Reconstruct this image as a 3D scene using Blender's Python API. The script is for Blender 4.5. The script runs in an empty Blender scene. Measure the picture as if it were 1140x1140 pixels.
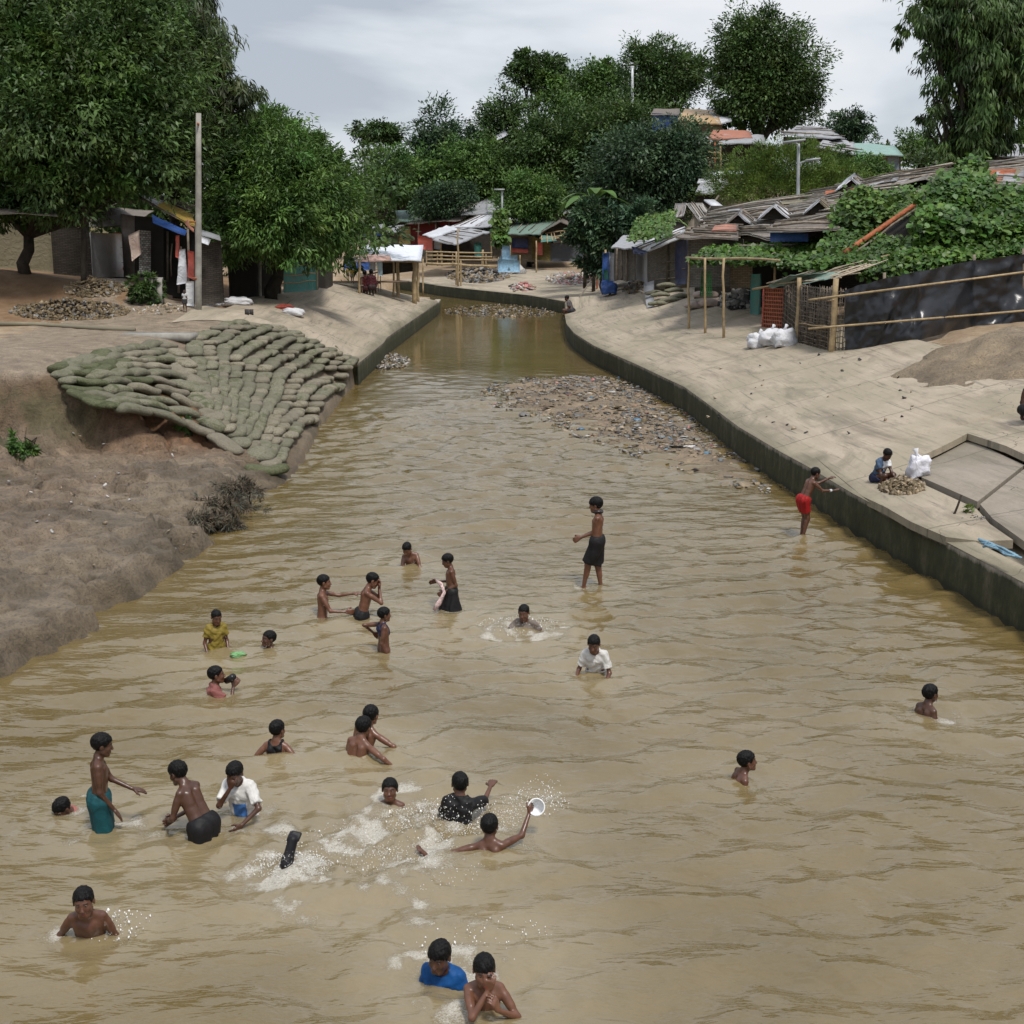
import bpy, bmesh, math, random, time
import numpy as np
from mathutils import Vector, Matrix
T0 = time.time()
rng = np.random.default_rng(7)
random.seed(7)
sc = bpy.context.scene
COL = sc.collection
# ------------------------------------------------------------------ camera
F = 1500.0; CAMH = 4.4; TILT = math.atan((570 - 235) / F)
cd = bpy.data.cameras.new('camera'); cam = bpy.data.objects.new('camera', cd); COL.objects.link(cam)
cam.location = (0, 0, CAMH); cam.rotation_euler = (math.pi / 2 - TILT, 0, 0)
cd.sensor_width = 36; cd.sensor_fit = 'HORIZONTAL'; cd.lens = 36 * F / 1140; cd.clip_end = 2000; cd.clip_start = .1
sc.camera = cam
sc.view_settings.view_transform = 'Standard'; sc.view_settings.look = 'None'
sc.view_settings.exposure = 0.30; sc.view_settings.gamma = 1
sc.render.engine = 'CYCLES'
cT, sT = math.cos(TILT), math.sin(TILT)
def ray(px, py):
    u = (px - 570) / F; v = (570 - py) / F
    return np.array([u, cT + v * sT, -sT + v * cT])
def PY(px, py, Y):
    d = ray(px, py); t = Y / d[1]; return np.array([0, 0, CAMH]) + d * t
def PZ(px, py, z):
    d = ray(px, py); t = (z - CAMH) / d[2]; return np.array([0, 0, CAMH]) + d * t
# ------------------------------------------------------------------ noise
def _hash(ix, iy, seed):
    h = (ix.astype(np.int64) * 374761393 + iy.astype(np.int64) * 668265263 + seed * 1442695041) & 0xffffffff
    h = ((h ^ (h >> 13)) * 1274126177) & 0xffffffff
    return ((h ^ (h >> 16)) & 0xffff) / 65535.0
def noise2(x, y, seed=0):
    ix = np.floor(x); iy = np.floor(y); fx = x - ix; fy = y - iy
    fx = fx * fx * (3 - 2 * fx); fy = fy * fy * (3 - 2 * fy)
    a = _hash(ix, iy, seed); b = _hash(ix + 1, iy, seed); c = _hash(ix, iy + 1, seed); d = _hash(ix + 1, iy + 1, seed)
    return (a + (b - a) * fx) * (1 - fy) + (c + (d - c) * fx) * fy - .5
def fbm(x, y, oct=4, seed=0):
    x = np.asarray(x, float); y = np.asarray(y, float); s = 0; a = 1.
    for o in range(oct):
        s = s + a * noise2(x * 2 ** o + 17.3 * o, y * 2 ** o - 9.1 * o, seed + o); a *= .5
    return s
def sstep(a, b, x):
    t = np.clip((x - a) / (b - a), 0, 1); return t * t * (3 - 2 * t)
# ------------------------------------------------------------------ object helpers
def tag(o, label=None, cat=None, group=None, kind=None):
    if label: o['label'] = label
    if cat: o['category'] = cat
    if group: o['group'] = group
    if kind: o['kind'] = kind
    return o
def mesh_np(name, V, Fc, mat, parent=None, smooth=False, col=None, uv=None, mats=None, midx=None):
    """V (n,3); Fc (m,k) int array or list of arrays"""
    me = bpy.data.meshes.new(name)
    V = np.asarray(V, np.float32)
    if isinstance(Fc, np.ndarray):
        Fc = [Fc]
    Fc = [f for f in Fc if len(f)]
    loops = np.concatenate([f.ravel() for f in Fc]).astype(np.int32)
    tot = np.concatenate([np.full(len(f), f.shape[1], np.int32) for f in Fc])
    st = np.concatenate([[0], np.cumsum(tot)[:-1]]).astype(np.int32)
    me.vertices.add(len(V)); me.vertices.foreach_set('co', V.ravel())
    me.loops.add(len(loops)); me.loops.foreach_set('vertex_index', loops)
    me.polygons.add(len(tot)); me.polygons.foreach_set('loop_start', st); me.polygons.foreach_set('loop_total', tot)
    if smooth: me.polygons.foreach_set('use_smooth', np.ones(len(tot), bool))
    if midx is not None: me.polygons.foreach_set('material_index', np.asarray(midx, np.int32))
    me.update(calc_edges=True)
    if col is not None:
        c = np.asarray(col, np.float32)
        if c.shape[1] == 3: c = np.c_[c, np.ones(len(c), np.float32)]
        at = me.color_attributes.new('Col', 'FLOAT_COLOR', 'POINT'); at.data.foreach_set('color', c.ravel())
    if uv is not None:
        ul = me.uv_layers.new(name='UVMap'); u = np.asarray(uv, np.float32)[loops]; ul.data.foreach_set('uv', u.ravel())
    for m in (mats or [mat]): me.materials.append(m)
    me.validate()
    o = bpy.data.objects.new(name, me); COL.objects.link(o)
    if parent is not None: o.parent = parent
    return o
def empty(name, loc=(0, 0, 0), rz=0):
    o = bpy.data.objects.new(name, None); COL.objects.link(o); o.location = loc; o.rotation_euler = (0, 0, rz)
    o.empty_display_size = .1
    return o
def copy_tree(o, parent=None):
    c = o.copy(); COL.objects.link(c)
    if parent is not None: c.parent = parent
    for ch in list(o.children): copy_tree(ch, c)
    return c
def grid_faces(n, m):
    i = np.arange(n - 1)[:, None] * m + np.arange(m - 1)[None]
    i = i.ravel(); return np.stack([i, i + 1, i + m + 1, i + m], 1)
class MB:
    def __init__(s): s.V = []; s.F4 = []; s.F3 = []; s.n = 0; s.C = []
    def add(s, V, F4=None, F3=None, c=None):
        V = np.asarray(V, float)
        if F4 is not None and len(F4): s.F4.append(np.asarray(F4) + s.n)
        if F3 is not None and len(F3): s.F3.append(np.asarray(F3) + s.n)
        s.V.append(V); s.n += len(V)
        s.C.append(np.tile(np.array(c if c is not None else (1, 1, 1), float), (len(V), 1)))
        return s
    def box(s, c, sz, R=None, col=None, taper=1.0):
        a = np.array([[x, y, z] for z in (-.5, .5) for y in (-.5, .5) for x in (-.5, .5)]) * np.array(sz)
        a[4:, :2] *= taper
        if R is not None: a = a @ np.array(R).T
        s.add(a + np.array(c), [[0, 2, 3, 1], [4, 5, 7, 6], [0, 1, 5, 4], [2, 6, 7, 3], [0, 4, 6, 2], [1, 3, 7, 5]], c=col); return s
    def tube(s, pts, rad, n=8, col=None, cap=True):
        pts = np.asarray(pts, float); k = len(pts)
        rad = np.broadcast_to(np.asarray(rad, float), (k,))
        tg = np.gradient(pts, axis=0); tg /= np.linalg.norm(tg, axis=1)[:, None] + 1e-9
        ref = np.array([0, 0, 1.]) if abs(tg[0, 2]) < .9 else np.array([1., 0, 0])
        V = []
        for i in range(k):
            a = np.cross(tg[i], ref); a /= np.linalg.norm(a) + 1e-9; b = np.cross(tg[i], a)
            an = np.arange(n) / n * 2 * math.pi
            V.append(pts[i] + rad[i] * (np.cos(an)[:, None] * a + np.sin(an)[:, None] * b))
        V = np.concatenate(V); Fq = []
        for i in range(k - 1):
            for j in range(n): Fq.append([i * n + j, i * n + (j + 1) % n, (i + 1) * n + (j + 1) % n, (i + 1) * n + j])
        F3 = []
        if cap:
            V = np.concatenate([V, pts[:1], pts[-1:]]); c0 = k * n
            for j in range(n):
                F3.append([c0, (j + 1) % n, j]); F3.append([c0 + 1, (k - 1) * n + j, (k - 1) * n + (j + 1) % n])
        s.add(V, Fq, F3, c=col); return s
    def build(s, name, mat, parent=None, smooth=False):
        V = np.concatenate(s.V); fs = []
        if s.F4: fs.append(np.concatenate(s.F4))
        if s.F3: fs.append(np.concatenate(s.F3))
        return mesh_np(name, V, fs, mat, parent, smooth, col=np.concatenate(s.C))
# ------------------------------------------------------------------ materials
def newmat(name):
    m = bpy.data.materials.new(name); m.use_nodes = True
    nt = m.node_tree; nt.nodes.clear()
    return m, nt, nt.nodes, nt.links
def N(nt, t, **kw):
    n = nt.nodes.new(t)
    for k, v in kw.items():
        if k in n.inputs: n.inputs[k].default_value = v
        else: setattr(n, k, v)
    return n
def ramp(nt, fac, stops):
    r = nt.nodes.new('ShaderNodeValToRGB'); e = r.color_ramp.elements
    while len(e) < len(stops): e.new(.5)
    for i, (p, c) in enumerate(stops):
        e[i].position = p; e[i].color = (*c, 1) if len(c) == 3 else c
    nt.links.new(fac, r.inputs[0]); return r.outputs[0]
def mix(nt, fac, a, b, mode='MIX'):
    n = nt.nodes.new('ShaderNodeMix'); n.data_type = 'RGBA'; n.blend_type = mode
    for sck, v in ((n.inputs[0], fac), (n.inputs[6], a), (n.inputs[7], b)):
        if isinstance(v, (int, float)): sck.default_value = v
        elif isinstance(v, (tuple, list)): sck.default_value = (*v, 1) if len(v) == 3 else v
        else: nt.links.new(v, sck)
    return n.outputs[2]
def math_(nt, op, a, b=0.):
    n = nt.nodes.new('ShaderNodeMath'); n.operation = op
    for sck, v in ((n.inputs[0], a), (n.inputs[1], b)):
        if isinstance(v, (int, float)): sck.default_value = v
        else: nt.links.new(v, sck)
    return n.outputs[0]
def coords(nt, kind='Object', scale=(1, 1, 1), rot=(0, 0, 0)):
    t = nt.nodes.new('ShaderNodeTexCoord'); m = nt.nodes.new('ShaderNodeMapping')
    m.inputs['Scale'].default_value = scale; m.inputs['Rotation'].default_value = rot
    nt.links.new(t.outputs[kind], m.inputs[0]); return m.outputs[0]
def noise(nt, vec, scale, detail=6, rough=.6, dist=0.):
    n = N(nt, 'ShaderNodeTexNoise'); n.inputs['Scale'].default_value = scale; n.inputs['Detail'].default_value = detail
    n.inputs['Roughness'].default_value = rough; n.inputs['Distortion'].default_value = dist
    nt.links.new(vec, n.inputs['Vector']); return n.outputs[0]
def finish(m, nt, color, rough=.8, bump=None, bstr=.3, bdist=.02, spec=.3, metal=0., transl=0., alpha=None, sheen=0.):
    p = nt.nodes.new('ShaderNodeBsdfPrincipled'); o = nt.nodes.new('ShaderNodeOutputMaterial')
    def setp(k, v):
        if isinstance(v, (int, float)): p.inputs[k].default_value = v
        elif isinstance(v, (tuple, list)): p.inputs[k].default_value = (*v, 1)
        else: nt.links.new(v, p.inputs[k])
    setp('Base Color', color); setp('Roughness', rough); setp('Metallic', metal); setp('Specular IOR Level', spec)
    if alpha is not None: setp('Alpha', alpha)
    if bump is not None:
        b = nt.nodes.new('ShaderNodeBump'); b.inputs['Strength'].default_value = bstr; b.inputs['Distance'].default_value = bdist
        nt.links.new(bump, b.inputs['Height']); nt.links.new(b.outputs[0], p.inputs['Normal'])
    if transl > 0:
        t = nt.nodes.new('ShaderNodeBsdfTranslucent'); ms = nt.nodes.new('ShaderNodeMixShader'); ms.inputs[0].default_value = transl
        if isinstance(color, (tuple, list)): t.inputs[0].default_value = (*color, 1)
        else: nt.links.new(color, t.inputs[0])
        nt.links.new(p.outputs[0], ms.inputs[1]); nt.links.new(t.outputs[0], ms.inputs[2]); nt.links.new(ms.outputs[0], o.inputs[0])
    else: nt.links.new(p.outputs[0], o.inputs[0])
    return m
def vcol(nt):
    a = nt.nodes.new('ShaderNodeVertexColor'); a.layer_name = 'Col'; return a.outputs[0]
def scl(c, k): return tuple(min(1., x * k) for x in c)
# generic mottled material
def m_plain(name, c, var=.25, scale=6, rough=.8, bstr=.3, bdist=.01, spec=.3, transl=0., usecol=False, bscale=None):
    m, nt, n, l = newmat(name); v = coords(nt)
    f = noise(nt, v, scale)
    col = ramp(nt, f, [(.3, scl(c, 1 - var)), (.7, scl(c, 1 + var))])
    if usecol: col = mix(nt, 1., col, vcol(nt), 'MULTIPLY')
    b = noise(nt, v, bscale or scale * 4)
    return finish(m, nt, col, rough, b, bstr, bdist, spec, transl=transl)
def m_tarp(name, c, rough=.45, dirt=.35, dirtc=(.16, .13, .1)):
    m, nt, n, l = newmat(name); v = coords(nt)
    f = noise(nt, v, 3.5, 8, .65, .6); g = noise(nt, v, 1.1, 4)
    f2 = ramp(nt, f, [(.42, (0, 0, 0)), (.68, (1, 1, 1))])
    fc = math_(nt, 'MULTIPLY', f2, dirt * 1.4)
    col = mix(nt, fc, c, dirtc)
    col = mix(nt, g, col, scl(c, .75)) if dirt > .1 else col
    b = noise(nt, v, 5, 5, .6, 1.5)
    return finish(m, nt, col, rough, b, .7, .06, .4)
def m_weave(name, c, c2, sx=1., sz=1., dirt=.5, rough=.85):
    """woven split bamboo panel; uses UV in metres"""
    m, nt, n, l = newmat(name); v = coords(nt, 'UV')
    br = N(nt, 'ShaderNodeTexBrick'); nt.links.new(v, br.inputs['Vector'])
    br.inputs['Scale'].default_value = 1.; br.inputs['Brick Width'].default_value = .16 * sx; br.inputs['Row Height'].default_value = .05 * sz
    br.inputs['Mortar Size'].default_value = .006; br.inputs['Mortar'].default_value = (*scl(c2, .35), 1)
    br.inputs['Color1'].default_value = (*c, 1); br.inputs['Color2'].default_value = (*c2, 1)
    f = noise(nt, v, 2.2, 7); col = mix(nt, math_(nt, 'MULTIPLY', f, dirt * 1.5), br.outputs[0], scl(c2, .4))
    return finish(m, nt, col, rough, br.outputs[1], -.5, .01, .2)
# ------------------------------------------------------------------ layout lines (pixels of the 1140 photograph -> metres)
def zpoly(pts, z): return np.array([PZ(a, b, z)[:2] for a, b in pts])
R_TOP = zpoly([(1420, 800), (1260, 712), (1140, 648), (1060, 606), (1014, 583), (950, 549), (898, 518), (870, 503), (823, 475), (795, 454), (763, 431), (710, 406), (662, 385), (640, 371), (631, 360), (629, 348), (629.5, 336.5)], .55)
F_TOP = zpoly([(629.5, 336.5), (589, 329.5), (560, 326.5), (508, 321), (489, 318.8), (473, 316), (440, 312)], .5)
L_TOP = zpoly([(398, 405), (426, 382), (430, 376), (455, 359), (472, 347.5), (488, 336.5), (490.5, 333)], .55)
L_END = np.array([[L_TOP[-1][0] - 1.5, L_TOP[-1][1] + .3], [L_TOP[-1][0] - 9, L_TOP[-1][1] - 2.]])
LW = zpoly([(-260, 960), (-120, 835), (-60, 795), (0, 755), (35, 732), (66, 723), (107, 704), (101, 683), (128, 672), (155, 666), (173, 650), (206, 625), (236, 604), (244, 582), (291, 548), (313, 540), (332, 520), (354, 476), (380, 442), (396, 424)], 0)
CH = np.concatenate([LW, L_TOP, L_END, [[-14, 76]], F_TOP[::-1], R_TOP[::-1]])
CH = np.concatenate([[[-3, 2.]], CH, [[7, 2.]]])
def inside(poly, x, y):
    c = np.zeros(x.shape, bool); n = len(poly); j = n - 1
    for i in range(n):
        xi, yi = poly[i]; xj, yj = poly[j]
        if yi != yj:
            c ^= ((yi > y) != (yj > y)) & (x < (xj - xi) * (y - yi) / (yj - yi) + xi)
        j = i
    return c
def pdist(poly, x, y):
    d = np.full(x.shape, 1e9)
    for (ax, ay), (bx, by) in zip(poly[:-1], poly[1:]):
        dx, dy = bx - ax, by - ay; L = dx * dx + dy * dy + 1e-9
        t = np.clip(((x - ax) * dx + (y - ay) * dy) / L, 0, 1)
        d = np.minimum(d, np.hypot(x - ax - t * dx, y - ay - t * dy))
    return d
LCP = [(0, 718, .33), (60, 693, .33), (86, 668, .28), (148, 652, .28), (196, 612, .26), (226, 588, .3), (268, 536, .35), (-150, 760, .4),
 (0, 640, .42), (100, 620, .4), (180, 580, .4), (60, 560, .5), (150, 530, .52), (230, 520, .45), (-120, 600, .5),
 (0, 500, .62), (60, 505, .58), (100, 494, .62), (135, 492, .65), (170, 490, .6), (-100, 520, .7),
 (0, 414, 1.78), (30, 418, 1.74), (52, 412, 1.76), (-80, 430, 1.8), (84, 438, 1.42), (105, 445, 1.32), (150, 456, 1.15), (190, 464, .98), (225, 478, .75), (225, 497, .48), (262, 502, .42), (280, 520, .3),
 (58, 405, 1.8), (180, 380, 1.8), (110, 392, 1.82), (100, 375, 1.8), (0, 385, 1.8), (0, 358, 1.85), (120, 357, 1.85), (190, 366, 1.8), (-200, 380, 1.9), (-300, 600, 1.5),
 (196, 372, 1.78), (300, 358, 1.75), (250, 365, 1.77), (330, 336, 1.8), (365, 322, 1.75), (392, 313, 1.6), (430, 320, 1.1), (350, 365, 1.25), (375, 385, .9),
 (260, 345, 1.8), (300, 345, 1.8), (221, 345, 1.82), (150, 340, 1.95), (60, 340, 2.1), (0, 335, 2.2), (100, 311, 2.7), (140, 309, 2.7), (40, 310, 2.7), (0, 300, 2.9), (182, 330, 2.0),
 (390, 303, 1.6), (350, 312, 1.8), (280, 330, 1.85)]
LC = np.array([PZ(a, b, z) for a, b, z in LCP] + [(-30, 30, 3), (-30, 60, 3.4), (-15, 60, 2.3), (-30, 8, 2.6), (-13, 8, 1.6), (-20, 90, 2.6), (-9, 80, 1.3), (-14, 45, 2.4), (-60, 50, 5), (-9, 62, 1.6)]
    + [(*p, .55) for p in L_TOP] + [(*p, 0.) for p in LW] + [(*p, .55) for p in L_END])
def _rbf_fit(P):
    d = np.hypot(P[:, None, 0] - P[None, :, 0], P[:, None, 1] - P[None, :, 1]); n = len(P)
    A = np.zeros((n + 1, n + 1)); A[:n, :n] = d; A[:n, n] = 1; A[n, :n] = 1
    return np.linalg.solve(A + np.diag([-1e-4] * n + [0]), np.r_[P[:, 2], 0])
_W = _rbf_fit(LC)
def zleft(x, y):
    s = np.full(x.shape, _W[-1])
    for p, w in zip(LC, _W[:-1]): s = s + w * np.hypot(x - p[0], y - p[1])
    return s
def zright(x, y):
    d = pdist(R_TOP[:-1], x, y)
    return .55 + .27 * np.minimum(d, 4.4) + .1 * np.clip(d - 4.4, 0, 30)
def zfar(x, y):
    d = pdist(F_TOP, x, y); return .5 + .05 * np.minimum(d, 12) + .03 * np.clip(d - 12, 0, 60)
def terrain(x, y):
    x = np.asarray(x, float); y = np.asarray(y, float); sh = x.shape; x = x.ravel(); y = y.ravel()
    z = np.where(x < 0, 0., zright(x, y)); m = x < 0
    z[m] = zleft(x[m], y[m])
    dF = pdist(F_TOP, x, y); far = zfar(x, y); sh_ = np.interp(x, [-12, -5], [10, 0])
    wl = np.maximum(sstep(56 + sh_, 67 + sh_, y), (1 - sstep(2.5, 6, dF)) * (x > -4.6))
    z = z * (1 - wl) + far * wl
    hill = 4.2 * sstep(96, 125, y) * (1 - sstep(-8, -30, x) * .4) * (1 - .9 * sstep(135, 170, y)) + 5.2 * sstep(7, 15, x + (y - 70) * .15) * sstep(60, 80, y) * (1 - .85 * sstep(92, 112, y))
    z = z + hill
    z = z + (.05 * fbm(x * .5, y * .5, 3, 5)) * sstep(1.0, 3., z) 
    return z.reshape(sh)
def G(px, py, tmin=8., tmax=170.):
    d = ray(px, py); t = np.linspace(tmin, tmax, 1500)
    x = d[0] * t; y = d[1] * t; z = CAMH + d[2] * t
    h = terrain(x, y); s = z - h; k = np.where(s < 0)[0]
    if len(k) == 0: i = len(t) - 1; return np.array([x[i], y[i], h[i]])
    i = max(k[0], 1); a = s[i - 1] / (s[i - 1] - s[i] + 1e-9); tt = t[i - 1] + a * (t[i] - t[i - 1])
    return np.array([0, 0, CAMH]) + d * tt
def TZ(x, y): return float(terrain(np.array([x]), np.array([y]))[0])
# ------------------------------------------------------------------ setting materials
def m_concrete(name, tint=(.37, .308, .235), streak=True):
    m, nt, n, l = newmat(name); uv = coords(nt, 'UV'); ob = coords(nt)
    st = noise(nt, coords(nt, 'UV', (.14, 1.5, 1), (0, 0, .1)), 1.6, 8, .7, .4)
    big = noise(nt, ob, .6, 5); fine = noise(nt, ob, 26, 6, .7)
    c = ramp(nt, st, [(.34, scl(tint, .50)), (.46, scl(tint, .9)), (.56, tint), (.75, scl(tint, 1.22))])
    c = mix(nt, ramp(nt, big, [(.38, (.8, .8, .8)), (.56, (0, 0, 0))]), c, (tint[0] * .75, tint[1] * .78, tint[2] * .72))
    c = mix(nt, ramp(nt, fine, [(.3, (.35, .35, .35)), (.55, (0, 0, 0))]), c, scl(tint, .6))
    # thin dark scratches / drainage streaks
    sc_ = noise(nt, coords(nt, 'UV', (.22, 5, 1), (0, 0, .16)), 2.3, 9, .75, .3)
    c = mix(nt, ramp(nt, sc_, [(.55, (0, 0, 0)), (.64, (.8, .8, .8))]), c, (.13, .125, .095))
    vo = nt.nodes.new('ShaderNodeTexVoronoi'); vo.feature = 'DISTANCE_TO_EDGE'; vo.inputs['Scale'].default_value = .55; wv = nt.nodes.new('ShaderNodeVectorMath'); wv.operation = 'ADD'
    nz_ = N(nt, 'ShaderNodeTexNoise'); nz_.inputs['Scale'].default_value = 2.; nt.links.new(ob, nz_.inputs['Vector']); nt.links.new(ob, wv.inputs[0]); nt.links.new(nz_.outputs['Color'], wv.inputs[1]); nt.links.new(wv.outputs[0], vo.inputs['Vector'])
    ck = math_(nt, 'MULTIPLY', math_(nt, 'LESS_THAN', vo.outputs['Distance'], .0045), ramp(nt, noise(nt, ob, .35, 2), [(.5, (0, 0, 0)), (.56, (1, 1, 1))]))
    c = mix(nt, math_(nt, 'MULTIPLY', ck, .7), c, (.07, .06, .045))
    blot = noise(nt, coords(nt, 'UV', (.5, 1.1, 1), (0, 0, .15)), 1.1, 7, .7, .8); c = mix(nt, ramp(nt, blot, [(.52, (0, 0, 0)), (.66, (.6, .6, .6))]), c, (.15, .135, .10))
    s2 = N(nt, 'ShaderNodeSeparateXYZ'); nt.links.new(uv, s2.inputs[0]); ag = math_(nt, 'SUBTRACT', math_(nt, 'ADD', .35, math_(nt, 'MULTIPLY', math_(nt, 'SUBTRACT', big, .5), 1.2)), s2.outputs[1]); c = mix(nt, ramp(nt, ag, [(0, (0, 0, 0)), (.3, (.6, .6, .6))]), c, (.10, .095, .06))
    # panel joints every 3 m across, from UV.x
    sep = N(nt, 'ShaderNodeSeparateXYZ'); nt.links.new(uv, sep.inputs[0])
    wob = math_(nt, 'MULTIPLY', noise(nt, uv, 3, 3), .05)
    fx = math_(nt, 'FRACT', math_(nt, 'ADD', math_(nt, 'DIVIDE', sep.outputs[0], 3.1), wob))
    j = math_(nt, 'LESS_THAN', fx, .011)
    c = mix(nt, math_(nt, 'MULTIPLY', j, .6), c, (.10, .09, .065))
    hgt = math_(nt, 'SUBTRACT', math_(nt, 'ADD', fine, math_(nt, 'MULTIPLY', sc_, .8)), j)
    return finish(m, nt, c, .88, hgt, .45, .012, .2)
def m_wall():
    m, nt, n, l = newmat('mossy_concrete'); ob = coords(nt)
    g = N(nt, 'ShaderNodeNewGeometry'); sep = N(nt, 'ShaderNodeSeparateXYZ'); nt.links.new(g.outputs['Position'], sep.inputs[0])
    st = noise(nt, coords(nt, 'Object', (2, 2, .7)), 1.6, 8, .75); f = noise(nt, ob, 9, 6)
    moss = ramp(nt, st, [(.3, (.020, .022, .012)), (.5, (.042, .042, .020)), (.64, (.085, .075, .045)), (.8, (.17, .15, .11))])
    moss = mix(nt, ramp(nt, f, [(.35, (.6, .6, .6)), (.6, (0, 0, 0))]), moss, (.03, .035, .02))
    bare = ramp(nt, f, [(.3, (.24, .21, .165)), (.7, (.38, .33, .27))])
    hz = math_(nt, 'ADD', sep.outputs[2], math_(nt, 'MULTIPLY', math_(nt, 'SUBTRACT', st, .5), .18))
    up = ramp(nt, hz, [(.47, (0, 0, 0)), (.535, (1, 1, 1))])
    c = mix(nt, up, moss, bare)
    wet = ramp(nt, hz, [(.03, (1, 1, 1)), (.1, (0, 0, 0))])
    c = mix(nt, math_(nt, 'MULTIPLY', wet, .6), c, (.02, .02, .012))
    return finish(m, nt, c, .85, f, .5, .02, .25)
def m_ground():
    m, nt, n, l = newmat('dirt'); ob = coords(nt)
    a = noise(nt, ob, .35, 6); b = noise(nt, ob, 3, 8, .7); f = noise(nt, ob, 30, 5, .7)
    c = ramp(nt, b, [(.3, (.20, .135, .08)), (.5, (.30, .225, .15)), (.7, (.40, .32, .23))])
    c = mix(nt, ramp(nt, a, [(.4, (0, 0, 0)), (.6, (.6, .6, .6))]), c, (.19, .135, .085))
    c = mix(nt, ramp(nt, f, [(.3, (.5, .5, .5)), (.5, (0, 0, 0))]), c, (.14, .10, .07))
    c = mix(nt, 1., c, vcol(nt), 'MULTIPLY')
    return finish(m, nt, c, .95, b, .5, .05, .15)
def m_mud():
    m, nt, n, l = newmat('wet_mud'); ob = coords(nt)
    b = noise(nt, ob, 4, 9, .7, .5); f = noise(nt, ob, 28, 6, .75)
    c = ramp(nt, b, [(.3, (.62, .60, .60)), (.7, (1.25, 1.25, 1.25))])
    c = mix(nt, 1., vcol(nt), c, 'MULTIPLY')
    c = mix(nt, ramp(nt, f, [(.32, (.7, .7, .7)), (.5, (0, 0, 0))]), c, (.06, .045, .03))
    rg = ramp(nt, b, [(.35, (.45, .45, .45)), (.65, (.85, .85, .85))])
    return finish(m, nt, c, rg, math_(nt, 'ADD', b, math_(nt, 'MULTIPLY', f, .5)), 1., .12, .35)
MT = dict(concrete=m_concrete('bank_concrete'), slab=m_concrete('slab_concrete', (.27, .23, .185)), wall=m_wall(), ground=m_ground(), mud=m_mud())
# ------------------------------------------------------------------ ground sheet
def strip(poly, ds, off=0., zf=None, name='', mat=None, kind='structure', side=1, sstepm=.15, trim=None, col=None, zclip=None):
    """rows along polyline, columns outward (left of travel * side)"""
    seg = np.hypot(*np.diff(poly, axis=0).T); S = np.r_[0, np.cumsum(seg)]; L = S[-1]
    s = np.linspace(0, L, max(3, int(L / sstepm)))
    px = np.interp(s, S, poly[:, 0]); py = np.interp(s, S, poly[:, 1])
    k = max(3, int(1.6 / (L / len(s)))) | 1
    ker = np.ones(k) / k
    def sm(a): return np.convolve(np.pad(a, k // 2, mode='edge'), ker, 'valid')
    tx = np.gradient(sm(px)); ty = np.gradient(sm(py)); tx, ty = sm(tx), sm(ty); ln = np.hypot(tx, ty); nx, ny = -ty / ln * side, tx / ln * side
    X = px[:, None] + nx[:, None] * ds[None]; Y = py[:, None] + ny[:, None] * ds[None]
    return s, X, Y
def build_strip(name, X, Y, Z, s, ds, mat, col=None, smooth=True):
    n, m = X.shape; V = np.stack([X, Y, Z], -1).reshape(-1, 3); f = grid_faces(n, m)
    # consistent upward normals
    a, b, c = V[f[0, 0]], V[f[0, 1]], V[f[0, 2]]
    if np.cross(b - a, c - a)[2] < 0: f = f[:, ::-1]
    uv = np.stack(np.broadcast_arrays(s[:, None], ds[None]), -1).reshape(-1, 2)
    o = mesh_np(name, V, f, mat, None, smooth, col=col, uv=uv); return tag(o, kind='structure')
gx = np.unique(np.r_[np.linspace(-90, -30, 25), np.linspace(-30, 32, 260), np.linspace(32, 110, 30)])
gy = np.unique(np.r_[np.linspace(3, 75, 300), np.linspace(75, 150, 150), np.linspace(150, 420, 30)])
GX, GY = np.meshgrid(gx, gy, indexing='ij'); GZ = terrain(GX, GY)
dch = pdist(CH, GX, GY); ins = inside(CH, GX, GY)
leftnear = (GX < 0) & (GY < 37)
low = ins | (dch < np.where(leftnear, .1, np.where(GY > 55, .26, .5)))
GZ2 = np.where(low, -.9, GZ - .10 * (dch < 5.5) * (GY < 60) - .6 * ((GX > 3) & (GY < 20.3) & (dch < 4.4)) - .5 * ((GX < 0) & (dch < 6.4) & (GY < 33)))
dirt_v = np.ones((GX.size, 3)); hm = (GY > 75) & (GX > 4) | (GY > 104)
dirt_v[hm.ravel()] = (.45, .5, .35)
lm = ((GX < -8) & (GY > 31) & (GY < 60)).ravel(); dirt_v[lm] = (.68, .58, .50)
o = mesh_np('ground', np.stack([GX, GY, GZ2], -1).reshape(-1, 3), grid_faces(len(gx), len(gy))[:, ::-1], MT['ground'], None, True, col=dirt_v); tag(o, kind='structure')
# right concrete apron
PIT = 20.6
ds = np.r_[np.linspace(-.02, 4.6, 60)]
s, X, Y = strip(R_TOP, ds, side=-1)
Z = terrain(X, Y) + .004 + .012 * fbm(X * 1.2, Y * 1.2, 2, 9)
Z[:, 0] = .553
lowm = sstep(PIT, PIT - .2, Y)
Z = Z - lowm * (ds[None] > .28) * (.20 + .35 * sstep(1.0, 1.5, ds)[None])
build_strip('right_bank_slope', X, Y, Z, s, ds, MT['concrete'])
# left concrete apron: starts on a diagonal below the bag slope
ds = np.linspace(-.02, 3.9, 46)
LAP = np.concatenate([L_TOP[:1] + (L_TOP[:1] - L_TOP[1:2]) * .9, L_TOP])
s, X, Y = strip(np.array(L_TOP[:-1]), ds, side=1)
sh = (np.clip(1 - s / 6., 0, 1)[:, None]) * ds[None] * .9
Y = Y - sh
Z = np.maximum(terrain(X, Y) + .015, .553 + .05 * np.maximum(ds, 0)[None]); Z[:, 0] = .553
build_strip('left_bank_slope', X, Y, Z, s, ds, MT['concrete'])
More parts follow.
